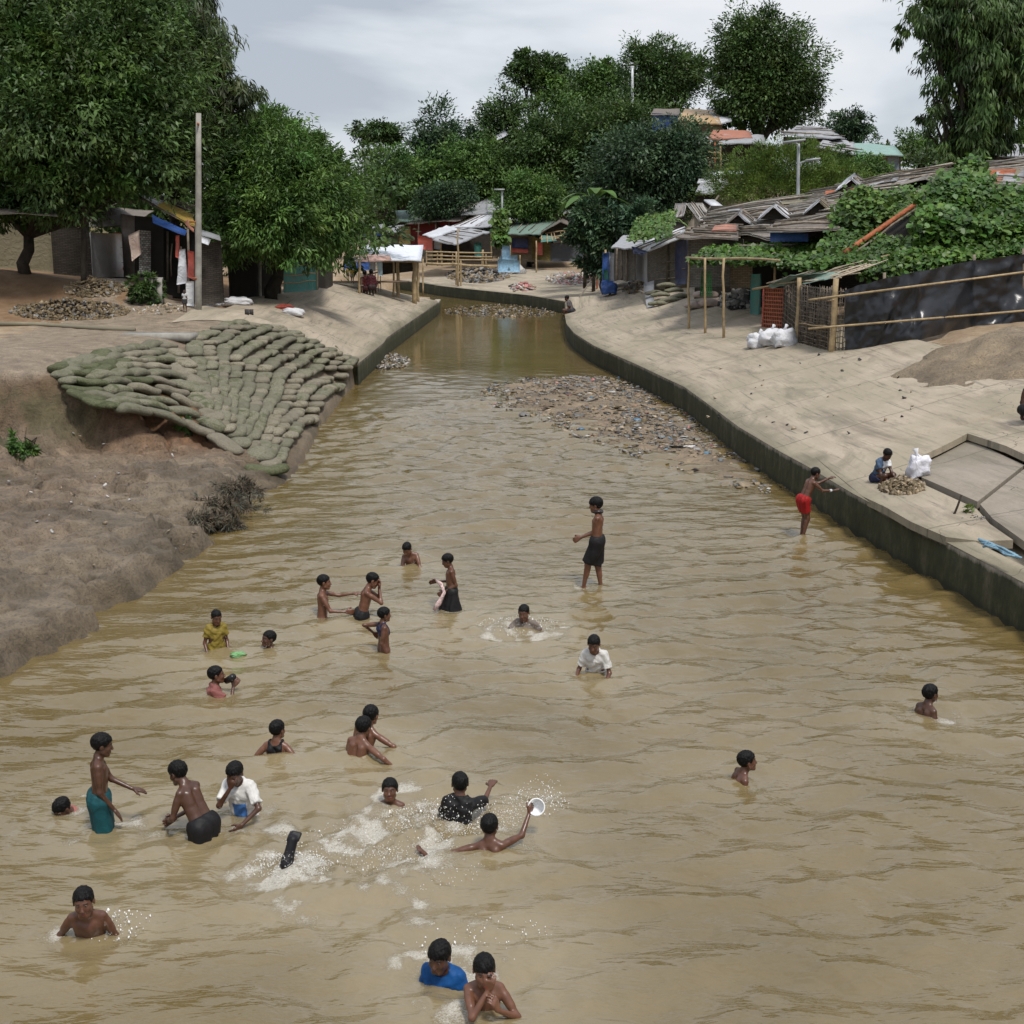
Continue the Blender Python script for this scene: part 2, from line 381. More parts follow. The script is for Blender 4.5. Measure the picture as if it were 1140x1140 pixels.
# far concrete apron
ds = np.linspace(-.02, 9, 40)
s, X, Y = strip(F_TOP, ds, side=-1, sstepm=.3)
Z = terrain(X, Y) + .03
build_strip('far_bank_slope', X, Y, Z, s, ds, MT['concrete'])
# retaining walls
def wall_obj(name, poly, h, label, side, th=.24, zb=-.8):
    s, X, Y = strip(poly, np.array([0., th * .5, th]), side=side, sstepm=.3)
    n = len(s); prof = [(0, zb), (0, h * .5), (0, h - .02), (.02, h), (th, h), (th, zb)]
    V = []
    for d, z in prof:
        f = d / th; V.append(np.stack([X[:, 0] * (1 - f) + X[:, 2] * f, Y[:, 0] * (1 - f) + Y[:, 2] * f, np.full(n, z) + (z > 0) * .006 * np.sin(s * 3.1)], -1))
    V = np.stack(V, 1).reshape(-1, 3); f = grid_faces(n, len(prof))
    if side < 0: f = f[:, ::-1]
    e = [[i for i in range(6)]]
    o = mesh_np(name, V, [f, np.array([[0, 1, 2, 3, 4, 5]]), np.array([[(n - 1) * 6 + i for i in range(6)]])[:, ::-1]], MT['wall'])
    return tag(o, label, 'retaining wall')
wall_obj('retaining_wall', R_TOP, .548, 'long curved mossy green concrete retaining wall along the right edge of the water', -1)
wall_obj('retaining_wall', L_TOP, .548, 'short mossy concrete retaining wall below the open shed on the left bank', 1)
wall_obj('retaining_wall', F_TOP, .498, 'stained concrete retaining wall across the far bend of the canal', -1)
# mud bank, fine (near left)
seg = np.hypot(*np.diff(LW, axis=0).T).sum()
ds = np.r_[np.linspace(-.7, 0, 10)[:-1], np.linspace(0, 7.0, 190)]
sxx = LW[:, 0]
ys = np.linspace(LW[0, 1], 37.3, 620)
# rows at constant Y so the strip does not fold: outward = -X
xl = np.interp(ys, np.maximum.accumulate(LW[:, 1]), LW[:, 0])
xl = np.where(ys > LW[-1, 1], np.interp(ys, L_TOP[:, 1], L_TOP[:, 0]) - .3, xl)
X = xl[:, None] - ds[None]; Y = np.repeat(ys[:, None], len(ds), 1)
base = terrain(X, Y)
edge = .26 * sstep(0, .22, ds)[None] * (1 - sstep(20, 22.5, ys))[:, None]   # eroded lip at the water
z = np.maximum(base, edge * 1.0)
z = np.where(ds[None] < 0, ds[None] * .9, z)
mudw = (1 - sstep(.9, 1.5, base)) * (1 - sstep(21, 26, Y))
lump = .20 * fbm(X * 1.4, Y * 1.2, 6, 21) + .08 * np.abs(fbm(X * 4, Y * 6, 4, 22)) - .20 * sstep(.07, 0, np.abs(fbm(X * .8 + 3, Y * 1.7, 4, 33))) * sstep(-.2, .2, fbm(X * .6, Y * .6, 2, 35)) + .04 * fbm(X * 8, Y * 10, 3, 4)
scarp = (1 - sstep(-7.9, -7.2, X)) * sstep(.7, 1., base) * (1 - sstep(1.6, 1.78, base)) * (1 - sstep(24, 25.5, Y))
z = z + lump * mudw * sstep(-.1, .15, ds)[None] + scarp * (.34 * fbm(X * 2.2, Y * 2.5, 5, 3) + .10 * np.abs(fbm(X * 7, Y * 7, 3, 13)))
z = z + mudw * .030 * np.sin(z * 62 + 5 * fbm(X * .8, Y * .8, 3, 55)) * sstep(.05, .2, z)
z = z + .015 * fbm(X * 5, Y * 5, 3, 8) * (1 - mudw) 
# drop where the terrain meets bag corners / concrete
c_mud = np.array([.27, .215, .150]); c_dry = np.array([.30, .225, .155]); c_or = np.array([.26, .115, .045]); c_top = np.array([.35, .275, .195]); c_sc = np.array([.17, .12, .07])
w1 = sstep(.35, .62, base + .15 * fbm(X, Y, 3, 2))[..., None]
colr = c_mud * (1 - w1) + c_dry * w1
pa = PZ(180, 470, .8); wo = np.exp(-((X - pa[0]) ** 2 / 2.2 + (Y - pa[1]) ** 2 / 1.6))[..., None] * (1 + .8 * fbm(X * 3, Y * 3, 4, 4)[..., None])
ws = scarp[..., None]; colr = colr * (1 - ws) + c_sc * ws
colr = colr * (1 - np.clip(wo, 0, 1)) + c_or * np.clip(wo, 0, 1)
wt = sstep(1.66, 1.76, base)[..., None]; colr = colr * (1 - wt) + c_top * wt
wet = (1 - sstep(.0, .35, z))[..., None]; colr = colr * (1 - .38 * wet) * (1 - np.array([0, .04, .14]) * wet)
dk = (sstep(.0, .3, fbm(X * .9 + 4, Y * 1.4, 5, 88)) * (1 - sstep(.7, 1.1, base)))[..., None]; colr = colr * (1 - .30 * dk)
colr = colr * (1 + .30 * fbm(X * 4, Y * 6, 4, 89))[..., None]
gr = (sstep(.02, .2, fbm(X * 1.3, Y * 1.3, 4, 77)) * sstep(.5, .8, base) * (1 - sstep(1.3, 1.7, base)))[..., None] * .5
colr = colr * (1 - gr) + np.array([.07, .085, .03]) * gr
build_strip('mud_bank', X, Y, z, ys, ds, MT['mud'], col=colr.reshape(-1, 3))
MUDX, MUDY, MUDZ = X, Y, z
def mudz(x, y):
    i = int(np.clip(np.searchsorted(ys, y), 0, len(ys) - 1)); j = int(np.clip(np.searchsorted(ds, xl[i] - x), 0, len(ds) - 1)); return float(MUDZ[i, j])
# ------------------------------------------------------------------ sky, sun
w = bpy.data.worlds.new('World'); sc.world = w; w.use_nodes = True; nt = w.node_tree; nt.nodes.clear()
SUN_EL, SUN_AZ = math.radians(62), math.radians(150)   # azimuth from +Y clockwise: behind right of the camera
sky = nt.nodes.new('ShaderNodeTexSky'); sky.sky_type = 'NISHITA'; sky.sun_disc = False; sky.sun_elevation = SUN_EL; sky.sun_rotation = SUN_AZ
tc = nt.nodes.new('ShaderNodeTexCoord'); mp = nt.nodes.new('ShaderNodeMapping'); nt.links.new(tc.outputs['Generated'], mp.inputs[0])
mp.inputs['Scale'].default_value = (1, 1, 3.2); mp.inputs['Location'].default_value = (1.1, 2.2, .9)
n1 = nt.nodes.new('ShaderNodeTexNoise'); n1.inputs['Scale'].default_value = 2.6; n1.inputs['Detail'].default_value = 7; n1.inputs['Roughness'].default_value = .5; n1.inputs['Distortion'].default_value = .35
nt.links.new(mp.outputs[0], n1.inputs['Vector'])
cl = ramp(nt, n1.outputs[0], [(.38, (3.9, 4.3, 4.9)), (.45, (5.1, 5.5, 6.0)), (.50, (6.1, 6.4, 6.85)), (.57, (7.0, 7.15, 7.45))])
sx = N(nt, 'ShaderNodeSeparateXYZ'); nt.links.new(tc.outputs['Generated'], sx.inputs[0])
zen = ramp(nt, sx.outputs[2], [(.30, (1, 1, 1)), (.85, (1.25, 1.3, 1.4))])
cl = mix(nt, 1., cl, zen, 'MULTIPLY')
mx = mix(nt, .93, sky.outputs[0], cl)
bg = nt.nodes.new('ShaderNodeBackground'); bg.inputs[1].default_value = .1; nt.links.new(mx, bg.inputs[0])
ow = nt.nodes.new('ShaderNodeOutputWorld'); nt.links.new(bg.outputs[0], ow.inputs[0])
sl = bpy.data.lights.new('sun', 'SUN'); sl.energy = 2.7; sl.angle = math.radians(10); sl.color = (1, .96, .9)
so = bpy.data.objects.new('sun', sl); COL.objects.link(so)
sd = Vector((math.sin(SUN_AZ) * math.cos(SUN_EL), math.cos(SUN_AZ) * math.cos(SUN_EL), math.sin(SUN_EL)))
so.rotation_euler = sd.to_track_quat('Z', 'Y').to_euler(); so.location = (0, 0, 30)
# ------------------------------------------------------------------ water
def m_water():
    m, nt, n, l = newmat('murky_water'); ob = coords(nt)
    a = noise(nt, ob, .5, 5); f = noise(nt, coords(nt, 'Object', (1, 2.8, 1)), 2.6, 3, .5, .5); f2 = noise(nt, coords(nt, 'Object', (1, 2.2, 1)), 12, 3, .5, .4)
    c = ramp(nt, a, [(.3, (.106, .074, .022)), (.7, (.155, .112, .047))])
    at = nt.nodes.new('ShaderNodeAttribute'); at.attribute_name = 'Col'; sp = N(nt, 'ShaderNodeSeparateColor'); nt.links.new(at.outputs[0], sp.inputs[0])
    fo = noise(nt, coords(nt, 'Object', (1, 1.5, 1)), 26, 10, .9, 2.5)
    th = math_(nt, 'GREATER_THAN', math_(nt, 'ADD', fo, math_(nt, 'MULTIPLY', sp.outputs[0], .42)), .78)
    sm = ramp(nt, math_(nt, 'ADD', fo, math_(nt, 'MULTIPLY', sp.outputs[0], .46)), [(.70, (0, 0, 0)), (.86, (1, 1, 1))])
    c = mix(nt, math_(nt, 'MULTIPLY', sp.outputs[1], .5), c, (.26, .21, .125))
    c = mix(nt, math_(nt, 'MULTIPLY', sm, .72), c, (.70, .67, .60))
    rg = mix(nt, sm, (.085, .085, .085), (.5, .5, .5))
    h = math_(nt, 'ADD', f, math_(nt, 'MULTIPLY', f2, .12))
    h = math_(nt, 'MULTIPLY', math_(nt, 'ADD', h, math_(nt, 'MULTIPLY', sm, .35)), sp.outputs[2])
    return finish(m, nt, c, rg, h, .5, .055, .9)
RIP = []      # (x, y, strength, foam) filled by the swimmers before the water is built
FOAM = []     # (x, y, rx, ry, rot, strength)
def build_water():
    rows = [5.5]
    while rows[-1] < 80: rows.append(rows[-1] * 1.0042 + .001)
    ys = np.array(rows); u = np.linspace(-1, 1, 560)
    hw = np.interp(ys, [5, 14, 60, 80], [6.5, 8, 14, 18])
    X = u[None] * hw[:, None] + .6; Y = np.repeat(ys[:, None], len(u), 1)
    rg = np.random.default_rng(3); Z = np.zeros_like(X)
    wx = X + .5 * fbm(X * .7, Y * .7, 2, 50); wy = Y + .5 * fbm(X * .7 + 9, Y * .7, 2, 60)
    for i in range(26):
        lam = rg.uniform(.16, .85); an = rg.normal(math.pi / 2 + .12, .34); k = 2 * math.pi / lam
        am = .0070 * lam ** 1.0 * rg.uniform(.6, 1.3)
        ph_ = k * (wx * math.cos(an) + wy * math.sin(an)) + rg.uniform(0, 6.28); Z += am * (np.sin(ph_) + .25 * np.cos(2 * ph_))
    patch = .40 + .85 * sstep(-.3, .25, fbm(X * .35, Y * .25, 3, 71))
    Z = Z * patch
    Z += .014 * fbm(X * 1.5 + .5 * fbm(X, Y, 2, 92), Y * 4.2 + 1.2 * fbm(X * .9, Y * .9, 2, 91), 3, 90)
    Z *= .85 + .45 * sstep(10, 17, Y); calm = sstep(29, 41, Y); Z = Z * (1 - .93 * calm)
    foam = np.zeros_like(X); turb = np.zeros_like(X)
    for x, y, st, fm in RIP:
        d = np.hypot(X - x, Y - y); m = d < 1.6
        Z[m] += st * .010 * np.sin(d[m] * 2 * math.pi / .26) * np.exp(-d[m] / .55)
        turb[m] += np.exp(-(d[m] / .7) ** 2) * .5 * st
        foam[m] = np.maximum(foam[m], fm * np.exp(-((d[m] - .18) / .22) ** 2) * (.7 + 1.2 * fbm(X[m] * 5, Y[m] * 5, 3, 14)))
    for x, y, rx, ry, ro, st in FOAM:
        dx, dy = X - x, Y - y; a = dx * math.cos(ro) + dy * math.sin(ro); b = -dx * math.sin(ro) + dy * math.cos(ro)
        q = (a / rx) ** 2 + (b / ry) ** 2; g = np.exp(-q) 
        foam = np.maximum(foam, st * g * (.75 + 1.3 * fbm(X * 3.5, Y * 3.5, 4, 15))); turb += g * .8
        Z += g * st * (.035 * fbm(X * 6, Y * 6, 4, 16) + .02 * fbm(X * 18, Y * 18, 2, 19))
    turb = np.clip(turb, 0, 1); foam = np.clip(foam * (.55 + 1.1 * sstep(-.35, .35, fbm(X * 7, Y * 7, 4, 27))), 0, .66)
    c = np.stack([foam, turb, 1 - .86 * sstep(29, 40, Y)], -1).reshape(-1, 3)
    o = mesh_np('water', np.stack([X, Y, Z], -1).reshape(-1, 3), grid_faces(len(ys), len(u)), m_water(), None, True, col=c)
    me = o.data
    if me.polygons[0].normal.z < 0: me.flip_normals()
    tag(o, kind='structure')
# ------------------------------------------------------------------ signed distance bodies
def rotx(a): c, s = math.cos(a), math.sin(a); return np.array([[1, 0, 0], [0, c, -s], [0, s, c]])
def roty(a): c, s = math.cos(a), math.sin(a); return np.array([[c, 0, s], [0, 1, 0], [-s, 0, c]])
def rotz(a): c, s = math.cos(a), math.sin(a); return np.array([[c, -s, 0], [s, c, 0], [0, 0, 1]])
class SDF:
    def __init__(s): s.p = []
    def cap(s, a, b, ra, rb=None, k=.018, op=1):
        rb = ra if rb is None else rb; a = np.array(a, float); b = np.array(b, float); r = max(ra, rb) + .03 + k
        s.p.append(('c', (a, b, ra, rb), k, op, np.minimum(a, b) - r, np.maximum(a, b) + r)); return s
    def ell(s, c, rad, R=None, k=.018, op=1):
        c = np.array(c, float); rad = np.array(rad, float); r = max(rad) + .03 + k
        s.p.append(('e', (c, rad, np.eye(3) if R is None else R), k, op, c - r, c + r)); return s
    def bounds(s):
        return np.min([p[4] for p in s.p if p[3] > 0], 0) + .02, np.max([p[5] for p in s.p if p[3] > 0], 0) - .02
    def grid(s, h, lo=None, hi=None):
        a, b = s.bounds()
        if lo is not None: a = np.maximum(a, lo)
        if hi is not None: b = np.minimum(b, hi)
        n = np.maximum(3, np.ceil((b - a) / h).astype(int) + 1)
        ax = [a[i] + np.arange(n[i]) * h for i in range(3)]
        D = np.full(n, .05, np.float32)
        for kind, q, k, op, l, u in s.p:
            i0 = np.clip(np.floor((l - a) / h).astype(int), 0, n); i1 = np.clip(np.ceil((u - a) / h).astype(int) + 1, 0, n)
            if np.any(i1 <= i0): continue
            sl = tuple(slice(i0[i], i1[i]) for i in range(3))
            P = np.stack(np.meshgrid(*[ax[i][sl[i]] for i in range(3)], indexing='ij'), -1).astype(np.float32)
            if kind == 'c':
                A, B, ra, rb = q; d = (B - A).astype(np.float32); t = np.clip(((P - A.astype(np.float32)) @ d) / (d @ d + 1e-9), 0, 1)
                v = np.linalg.norm(P - (A + t[..., None] * d).astype(np.float32), axis=-1) - (ra + (rb - ra) * t)
            else:
                c, rad, R = q; L = (P - c.astype(np.float32)) @ R.astype(np.float32); k0 = np.linalg.norm(L / rad, axis=-1); k1 = np.linalg.norm(L / rad ** 2, axis=-1) + 1e-6
                v = k0 * (k0 - 1) / k1
            E = D[sl]
            if op > 0:
                hh = np.clip(.5 + .5 * (E - v) / k, 0, 1); D[sl] = E + (v - E) * hh - k * hh * (1 - hh)
            else:
                v = -v; hh = np.clip(.5 - .5 * (E - v) / k, 0, 1); D[sl] = E + (v - E) * hh + k * hh * (1 - hh)
        return ax, D
def surfnet(ax, D, h):
    D = D.copy(); D[0] = D[-1] = .05; D[:, 0] = D[:, -1] = .05; D[:, :, 0] = D[:, :, -1] = .05
    S = D < 0; nx, ny, nz = D.shape
    cnt = np.zeros((nx - 1, ny - 1, nz - 1), np.float32); acc = np.zeros((nx - 1, ny - 1, nz - 1, 3), np.float32)
    for axis in range(3):
        for o1 in (0, 1):
            for o2 in (0, 1):
                off = [0, 0, 0]; oth = [i for i in range(3) if i != axis]; off[oth[0]] = o1; off[oth[1]] = o2
                def slc(e):
                    r = []
                    for i in range(3):
                        st = off[i] + (e if i == axis else 0); r.append(slice(st, st + D.shape[i] - 1))
                    return tuple(r)
                a, b = D[slc(0)], D[slc(1)]; m = (a < 0) != (b < 0)
                t = np.where(m, a / np.where(m, a - b, 1), 0)
                cnt += m
                for i in range(3): acc[..., i] += m * (t if i == axis else off[i])
    act = cnt > 0; idx = np.full(act.shape, -1, np.int64); ii = np.argwhere(act); idx[act] = np.arange(len(ii))
    V = ii + acc[act] / cnt[act][:, None]
    V = np.stack([ax[i][0] + V[:, i] * h for i in range(3)], 1)
    Q = []
    for axis in range(3):
        u, w = [(1, 2), (2, 0), (0, 1)][axis]
        sl0 = [slice(None)] * 3; sl1 = [slice(None)] * 3; sl0[axis] = slice(0, -1); sl1[axis] = slice(1, None)
        a, b = S[tuple(sl0)], S[tuple(sl1)]; m = a != b
        e = np.argwhere(m); e = e[(e[:, u] > 0) & (e[:, w] > 0) & (e[:, u] < D.shape[u] - 1) & (e[:, w] < D.shape[w] - 1)]
        fl = a[tuple(e.T)]
        def g(du, dw):
            q = e.copy(); q[:, u] -= du; q[:, w] -= dw; return idx[tuple(q.T)]
        q = np.stack([g(1, 1), g(0, 1), g(0, 0), g(1, 0)], 1); q[~fl] = q[~fl][:, ::-1]; Q.append(q)
    return V, np.concatenate(Q)
def relax(V, Q, it=1):
    for _ in range(it):
        A = np.zeros_like(V); c = np.zeros(len(V))
        for i in range(4):
            a, b = Q[:, i], Q[:, (i + 1) % 4]
            np.add.at(A, a, V[b]); np.add.at(c, a, 1); np.add.at(A, b, V[a]); np.add.at(c, b, 1)
        V = V * .5 + .5 * A / np.maximum(c, 1)[:, None]
    return V
# ------------------------------------------------------------------ people materials
def m_skin(name, c):
    m, nt, n, l = newmat(name); ob = coords(nt); f = noise(nt, ob, 14, 5)
    col = ramp(nt, f, [(.3, scl(c, .8)), (.7, scl(c, 1.2))]); col = mix(nt, 1., col, vcol(nt), 'MULTIPLY')
    f2 = noise(nt, ob, 60, 3)
    return finish(m, nt, col, ramp(nt, f, [(.35, (.27, .27, .27)), (.7, (.48, .48, .48))]), f2, .12, .003, .5)
SK = [m_skin('skin_dark', (.062, .025, .013)), m_skin('skin_brown', (.090, .036, .019)), m_skin('skin_warm', (.120, .050, .027))]
def m_hair():
    m, nt, n, l = newmat('black_hair'); f = noise(nt, coords(nt, 'Object', (1, 1, .25)), 90, 3)
    return finish(m, nt, (.0035, .003, .003), .42, f, 1., .01, .16)
HAIR = m_hair()
_cm = {}
def cloth(c, wet=.55):
    k = tuple(round(x, 3) for x in c)
    if k not in _cm: 
        m, nt, n, l = newmat('cloth'); ob = coords(nt); f = noise(nt, ob, 9, 6, .6, 1.2); g = noise(nt, ob, 300, 2)
        col = ramp(nt, f, [(.3, scl(c, .65)), (.65, scl(c, 1.1))]); col = mix(nt, 1., col, vcol(nt), 'MULTIPLY')
        _cm[k] = finish(m, nt, col, wet, math_(nt, 'ADD', f, math_(nt, 'MULTIPLY', g, .03)), .6, .02, .18)
    return _cm[k]
EYE = m_plain('eye', (1, 1, 1), .05, 5, .15, 0, spec=.5, usecol=True)
def ik(a, t, l1, l2, hint):
    d = t - a; L = np.linalg.norm(d); mx = (l1 + l2) * .995
    if L > mx: t = a + d / L * mx; d = t - a; L = mx
    L = max(L, abs(l1 - l2) + .01)
    x = (l1 * l1 - l2 * l2 + L * L) / (2 * L); hgt = math.sqrt(max(l1 * l1 - x * x, 0)); u = d / np.linalg.norm(d)
    hh = np.array(hint, float); hh = hh - u * (hh @ u); hh /= np.linalg.norm(hh) + 1e-9
    return a + u * x + hh * hgt, t
def hand(f, w, d, pn, side, curl=.35, vox=.006, spread=.12):
    """w wrist, d finger direction, pn palm normal (where the palm faces), side +1 right/-1 left"""
    d = d / np.linalg.norm(d); pn = pn - d * (pn @ d); pn /= np.linalg.norm(pn) + 1e-9; lat = np.cross(d, pn) * side   # towards the thumb
    r0 = max(.0085, vox * 1.25); kn = []
    for i, (o, L) in enumerate(((.026, .050), (.009, .056), (-.009, .052), (-.025, .042))):
        base = w + d * .012 + lat * o * .6; k = w + d * (.066 - abs(o) * .15) + lat * o * 1.05
        f.cap(base, k, .012, .0115, k=.008); kn.append((k, L, o))
    for k, L, o in kn:
        p = k; dr = d + lat * o * spread * 20; dr /= np.linalg.norm(dr)
        for j, fr in enumerate((.45, .32, .23)):
            a = curl * (.8 + .5 * j); dr = dr * math.cos(a) + pn * math.sin(a); dr /= np.linalg.norm(dr)
            q = p + dr * L * fr; f.cap(p, q, r0 * (1 - .08 * j), r0 * (.94 - .08 * j), k=.0035); p = q
    b = w + d * .018 + lat * .022; q = b + (d * .55 + lat * .75 + pn * .3) * .034; f.cap(b, q, .012, .0095, k=.008)
    q2 = q + (d * .85 + lat * .3 + pn * .35) * .028; f.cap(q, q2, .0095, r0 * .95, k=.004)
NP = [0]
def person(label, head, wy=None, Y=None, s=1., a=0., lean=0., roll=0., hp=0., hy=0., hr=0., rh=None, lh=None, re=(.3, -.6, -.5), le=(-.3, -.6, -.5),
           rpn=None, lpn=None, rfd=None, lfd=None, rcurl=.35, lcurl=.35, legs=None, skin=1, wear=(), hair=.006, fringe=.045, vox=None, clipz=None, faceup=True, group='children playing in the canal', ground=None, eyes=True, rip=(1., .3), nohand=False, torso_up=0., hs=.88):
    NP[0] += 1
    if Y is None and NP[0] > 1: s = s * (.90 if wy > 800 else .94)
    ar = -math.radians(a); R0 = rotz(ar)
    P0 = np.array([0, 0, .64]); Rl = roty(math.radians(roll)) @ rotx(-math.radians(lean))
    def U(*p): return P0 + Rl @ (np.array(p, float) - P0)
    neck = U(0, -.005, 1.005)
    Rh = R0.T @ rotz(-math.radians(a + hy)) @ rotx(-math.radians(hp)) @ roty(math.radians(hr))   # head in body-yaw frame
    hc = neck + Rl @ np.array([0, .004, .036]) + Rh @ np.array([0, .016, .084]) * hs
    # place the root so that the head centre projects on its pixel
    hw = R0 @ hc * s
    if Y is None:
        Yc = PZ(head[0], wy, 0)[1]; Yh = Yc + (hw[1] - (R0 @ U(0, 0, .8))[1] * s)
    else: Yh = Y + hw[1]
    root = PY(head[0], head[1], Yh) - hw
    if ground is not None: pass
    if Yh > 60: vox = vox or .02
    vox = vox or (.0065 if Yh < 14 else .0085 if Yh < 24 else .012)
    vox = vox / s
    cz = (-.32 if clipz is None else clipz); lo = np.array([-9, -9, (cz - root[2]) / s])
    f = SDF()
    # torso
    f.cap(U(-.048, 0, .665), U(-.044, .0, .80), .062, .052); f.cap(U(.048, 0, .665), U(.044, .0, .80), .062, .052)
    f.cap(U(-.044, 0, .80), U(-.050, .002, .92), .052, .056); f.cap(U(.044, 0, .80), U(.050, .002, .92), .052, .056)
    f.cap(U(0, .012, .70), U(0, .014, .90), .054, .057); f.cap(U(-.068, -.012, .965), U(.068, -.012, .965), .036, .036)
    f.cap(U(-.045, -.035, .93), U(-.05, -.03, .86), .035, .03); f.cap(U(.045, -.035, .93), U(.05, -.03, .86), .035, .03)
    f.cap(U(-.06, -.01, .985), U(0, -.008, 1.02), .024, .03); f.cap(U(.06, -.01, .985), U(0, -.008, 1.02), .026, .03)
    f.cap(U(0, -.01, .97), neck + (hc - neck) * .55, .040, .037)
    f.cap(U(0, -.074, .70), U(0, -.072, .93), .010, .010, k=.02, op=-1)          # spine furrow
    ntors = len(f.p)
    # arms
    arms = {}
    for side, tgt, hint, pn, fd, cu in ((1, rh, re, rpn, rfd, rcurl), (-1, lh, le, lpn, lfd, lcurl)):
        sh = U(.098 * side, -.012, .962)
        if tgt is None: t = sh + np.array([.05 * side, .04, -.38])
        else: t = sh + np.array(tgt, float)
        el, t = ik(sh, t, .205, .185, hint)
        f.cap(sh, el, .030, .022); f.cap(el, t, .0235, .016); f.cap(sh + (el - sh) * .3, sh + (el - sh) * .6, .028, .026)
        fdv = (t - el) if fd is None else np.array(fd, float); fdv = fdv / np.linalg.norm(fdv)
        pnv = np.array([-side * 1., 0., -.3]) if pn is None else np.array(pn, float)
        if abs(fdv @ pnv) / np.linalg.norm(pnv) > .95: pnv = pnv + np.array([0, .7, .3])
        if not nohand: hand(f, t, fdv, pnv, side, cu, vox * s)
        arms[side] = (sh, el, t)
    # legs
    LEG = {}
    for side in (1, -1):
        hip = P0 + np.array([.058 * side, 0, .0])
        lt = None if legs is None else legs[0 if side > 0 else 1]
        if lt is None: ft = np.array([.065 * side, 0, .05]); kh = (0, 1, 0)
        else: ft = P0 + np.array(lt[0], float); kh = lt[1]
        kn, ft = ik(hip, ft, .29, .285, kh)
        f.cap(hip, kn, .066, .040, k=.025); f.cap(kn, ft, .038, .024); f.cap(kn + (ft - kn) * .15 + np.array([0, -.012, 0]), kn + (ft - kn) * .5 + np.array([0, -.01, 0]), .034, .028)
        fw = np.array([.15 * side, 1, 0]); fw /= np.linalg.norm(fw)
        if lt is not None and len(lt) > 2: fw = np.array(lt[2], float)
        f.cap(ft + fw * -.02 + [0, 0, -.03], ft + fw * .12 + [0, 0, -.035], .024, .016)
        for q in range(5):
            lx = np.array([fw[1], -fw[0], 0]) * (q - 2) * .012; f.cap(ft + fw * .11 + lx + [0, 0, -.035], ft + fw * (.148 - .006 * abs(q - 1)) + lx + [0, 0, -.038], .009, .008, k=.005)
        LEG[side] = (hip, kn, ft)
    # head
    def Hd(*p): return hc + Rh @ (np.array(p, float) * hs)
    hl = SDF()
    def he(c, r, k=.012, op=1): f.ell(Hd(*c), np.array(r) * hs, Rh, k, op)
    he((0, -.012, .024), (.069, .088, .079)); he((0, .018, -.030), (.053, .062, .073), .02)
    f.cap(Hd(-.018, .058, -.083), Hd(.018, .058, -.083), .018 * hs, k=.016)                                      # chin
    for q in (1, -1):
        f.cap(Hd(q * .048, .005, -.055), Hd(q * .02, .055, -.083), .016 * hs, .016 * hs, k=.02)         # jaw
        he((q * .034, .054, -.028), (.022, .020, .024), .016)                                           # cheek
        he((q * .029, .086, .004), (.0150, .010, .008), .008, -1)                                       # eye socket
        f.cap(Hd(q * .012, .078, .020), Hd(q * .042, .066, .020), .006 * hs, .005 * hs, k=.010)        # brow
        he((q * .074, -.008, -.006), (.009, .018, .029), .005); he((q * .083, .0, -.004), (.006, .009, .016), .004, -1)
        he((q * .013, .092, -.033), (.009, .010, .007), .005)                                           # nostril wings
    f.cap(Hd(0, .078, .004), Hd(0, .093, -.028), .0065 * hs, .0105 * hs, k=.010)
    he((0, .080, -.055), (.021, .011, .0065), .004); he((0, .078, -.066), (.018, .011, .0065), .004)
    he((0, .093, -.0605), (.020, .008, .0022), .003, -1)
    ax, D = f.grid(vox, lo=lo); V, Q = surfnet(ax, D, vox); V = relax(V, Q, 1)
    # colours
    L = (V - hc) @ Rh / hs; C = np.ones((len(V), 3))
    lip = (np.abs(L[:, 0]) < .022) & (np.abs(L[:, 2] + .0605) < .0115) & (L[:, 1] > .078); C[lip] = (1.25, .8, .85)
    brow = (np.abs(np.abs(L[:, 0]) - .029) < .019) & (np.abs(L[:, 2] - .023 + .10 * (np.abs(L[:, 0]) - .03)) < .0045) & (L[:, 1] > .06); C[brow] = (.15, .13, .13)
    W = lambda P: (P * s) @ R0.T + root
    root_o = None
    body = mesh_np('body', V * s, Q, SK[skin], None, True, col=C)
    body.name = 'person'; body.data.name = 'person'
    body.location = root; body.rotation_euler = (0, 0, ar)
    tag(body, label, 'person', group if group and False else None)
    def child(name, V, Q, mat, col=None, smooth=True):
        o = mesh_np(name, V * s, Q, mat, body, smooth, col=col if col is not None else np.ones((len(V), 3))); return o
    # hair
    hf = SDF(); hf.ell(Hd(0, -.014, .027), np.array([.069 + hair, .088 + hair, .079 + hair]) * hs, Rh); 
    if hair > .018: hf.ell(Hd(0, -.035, .0), np.array([.074, .075, .08]) * hs, Rh)
    a2, DH = hf.grid(vox * .9)
    P = np.stack(np.meshgrid(*a2, indexing='ij'), -1); L = (P - hc) @ Rh / hs
    th = np.arctan2(np.abs(L[..., 0]), L[..., 1])          # 0 front .. pi back
    line = np.interp(th, [0, .35, .75, 1.1, 1.45, 1.75, 2.1, math.pi], [fringe, fringe + .002, fringe - .008, .012, -.022, -.030, -.045, -.058])
    line = line + .004 * np.sin(th * 23 + 3 * NP[0])
    nz = .0022 * np.sin(L[..., 0] * 310 + NP[0]) * np.sin(L[..., 1] * 280) * np.sin(L[..., 2] * 200) + .0032 * np.sin(L[..., 0] * 160 + np.sin(L[..., 2] * 60) * 2 + NP[0]) * np.sin(L[..., 1] * 120 + NP[0])
    ex = (line - L[..., 2]) * .8
    earx = .022 - np.sqrt((L[..., 1] + .006) ** 2 + (L[..., 2] + .014) ** 2)
    Dh = np.maximum(DH + nz, ex); Dh = np.maximum(Dh, np.where(np.abs(L[..., 0]) > .05, earx, -1))
    Vh, Qh = surfnet(a2, Dh.astype(np.float32), vox * .9)
    if len(Vh): child('hair', Vh, Qh, HAIR)
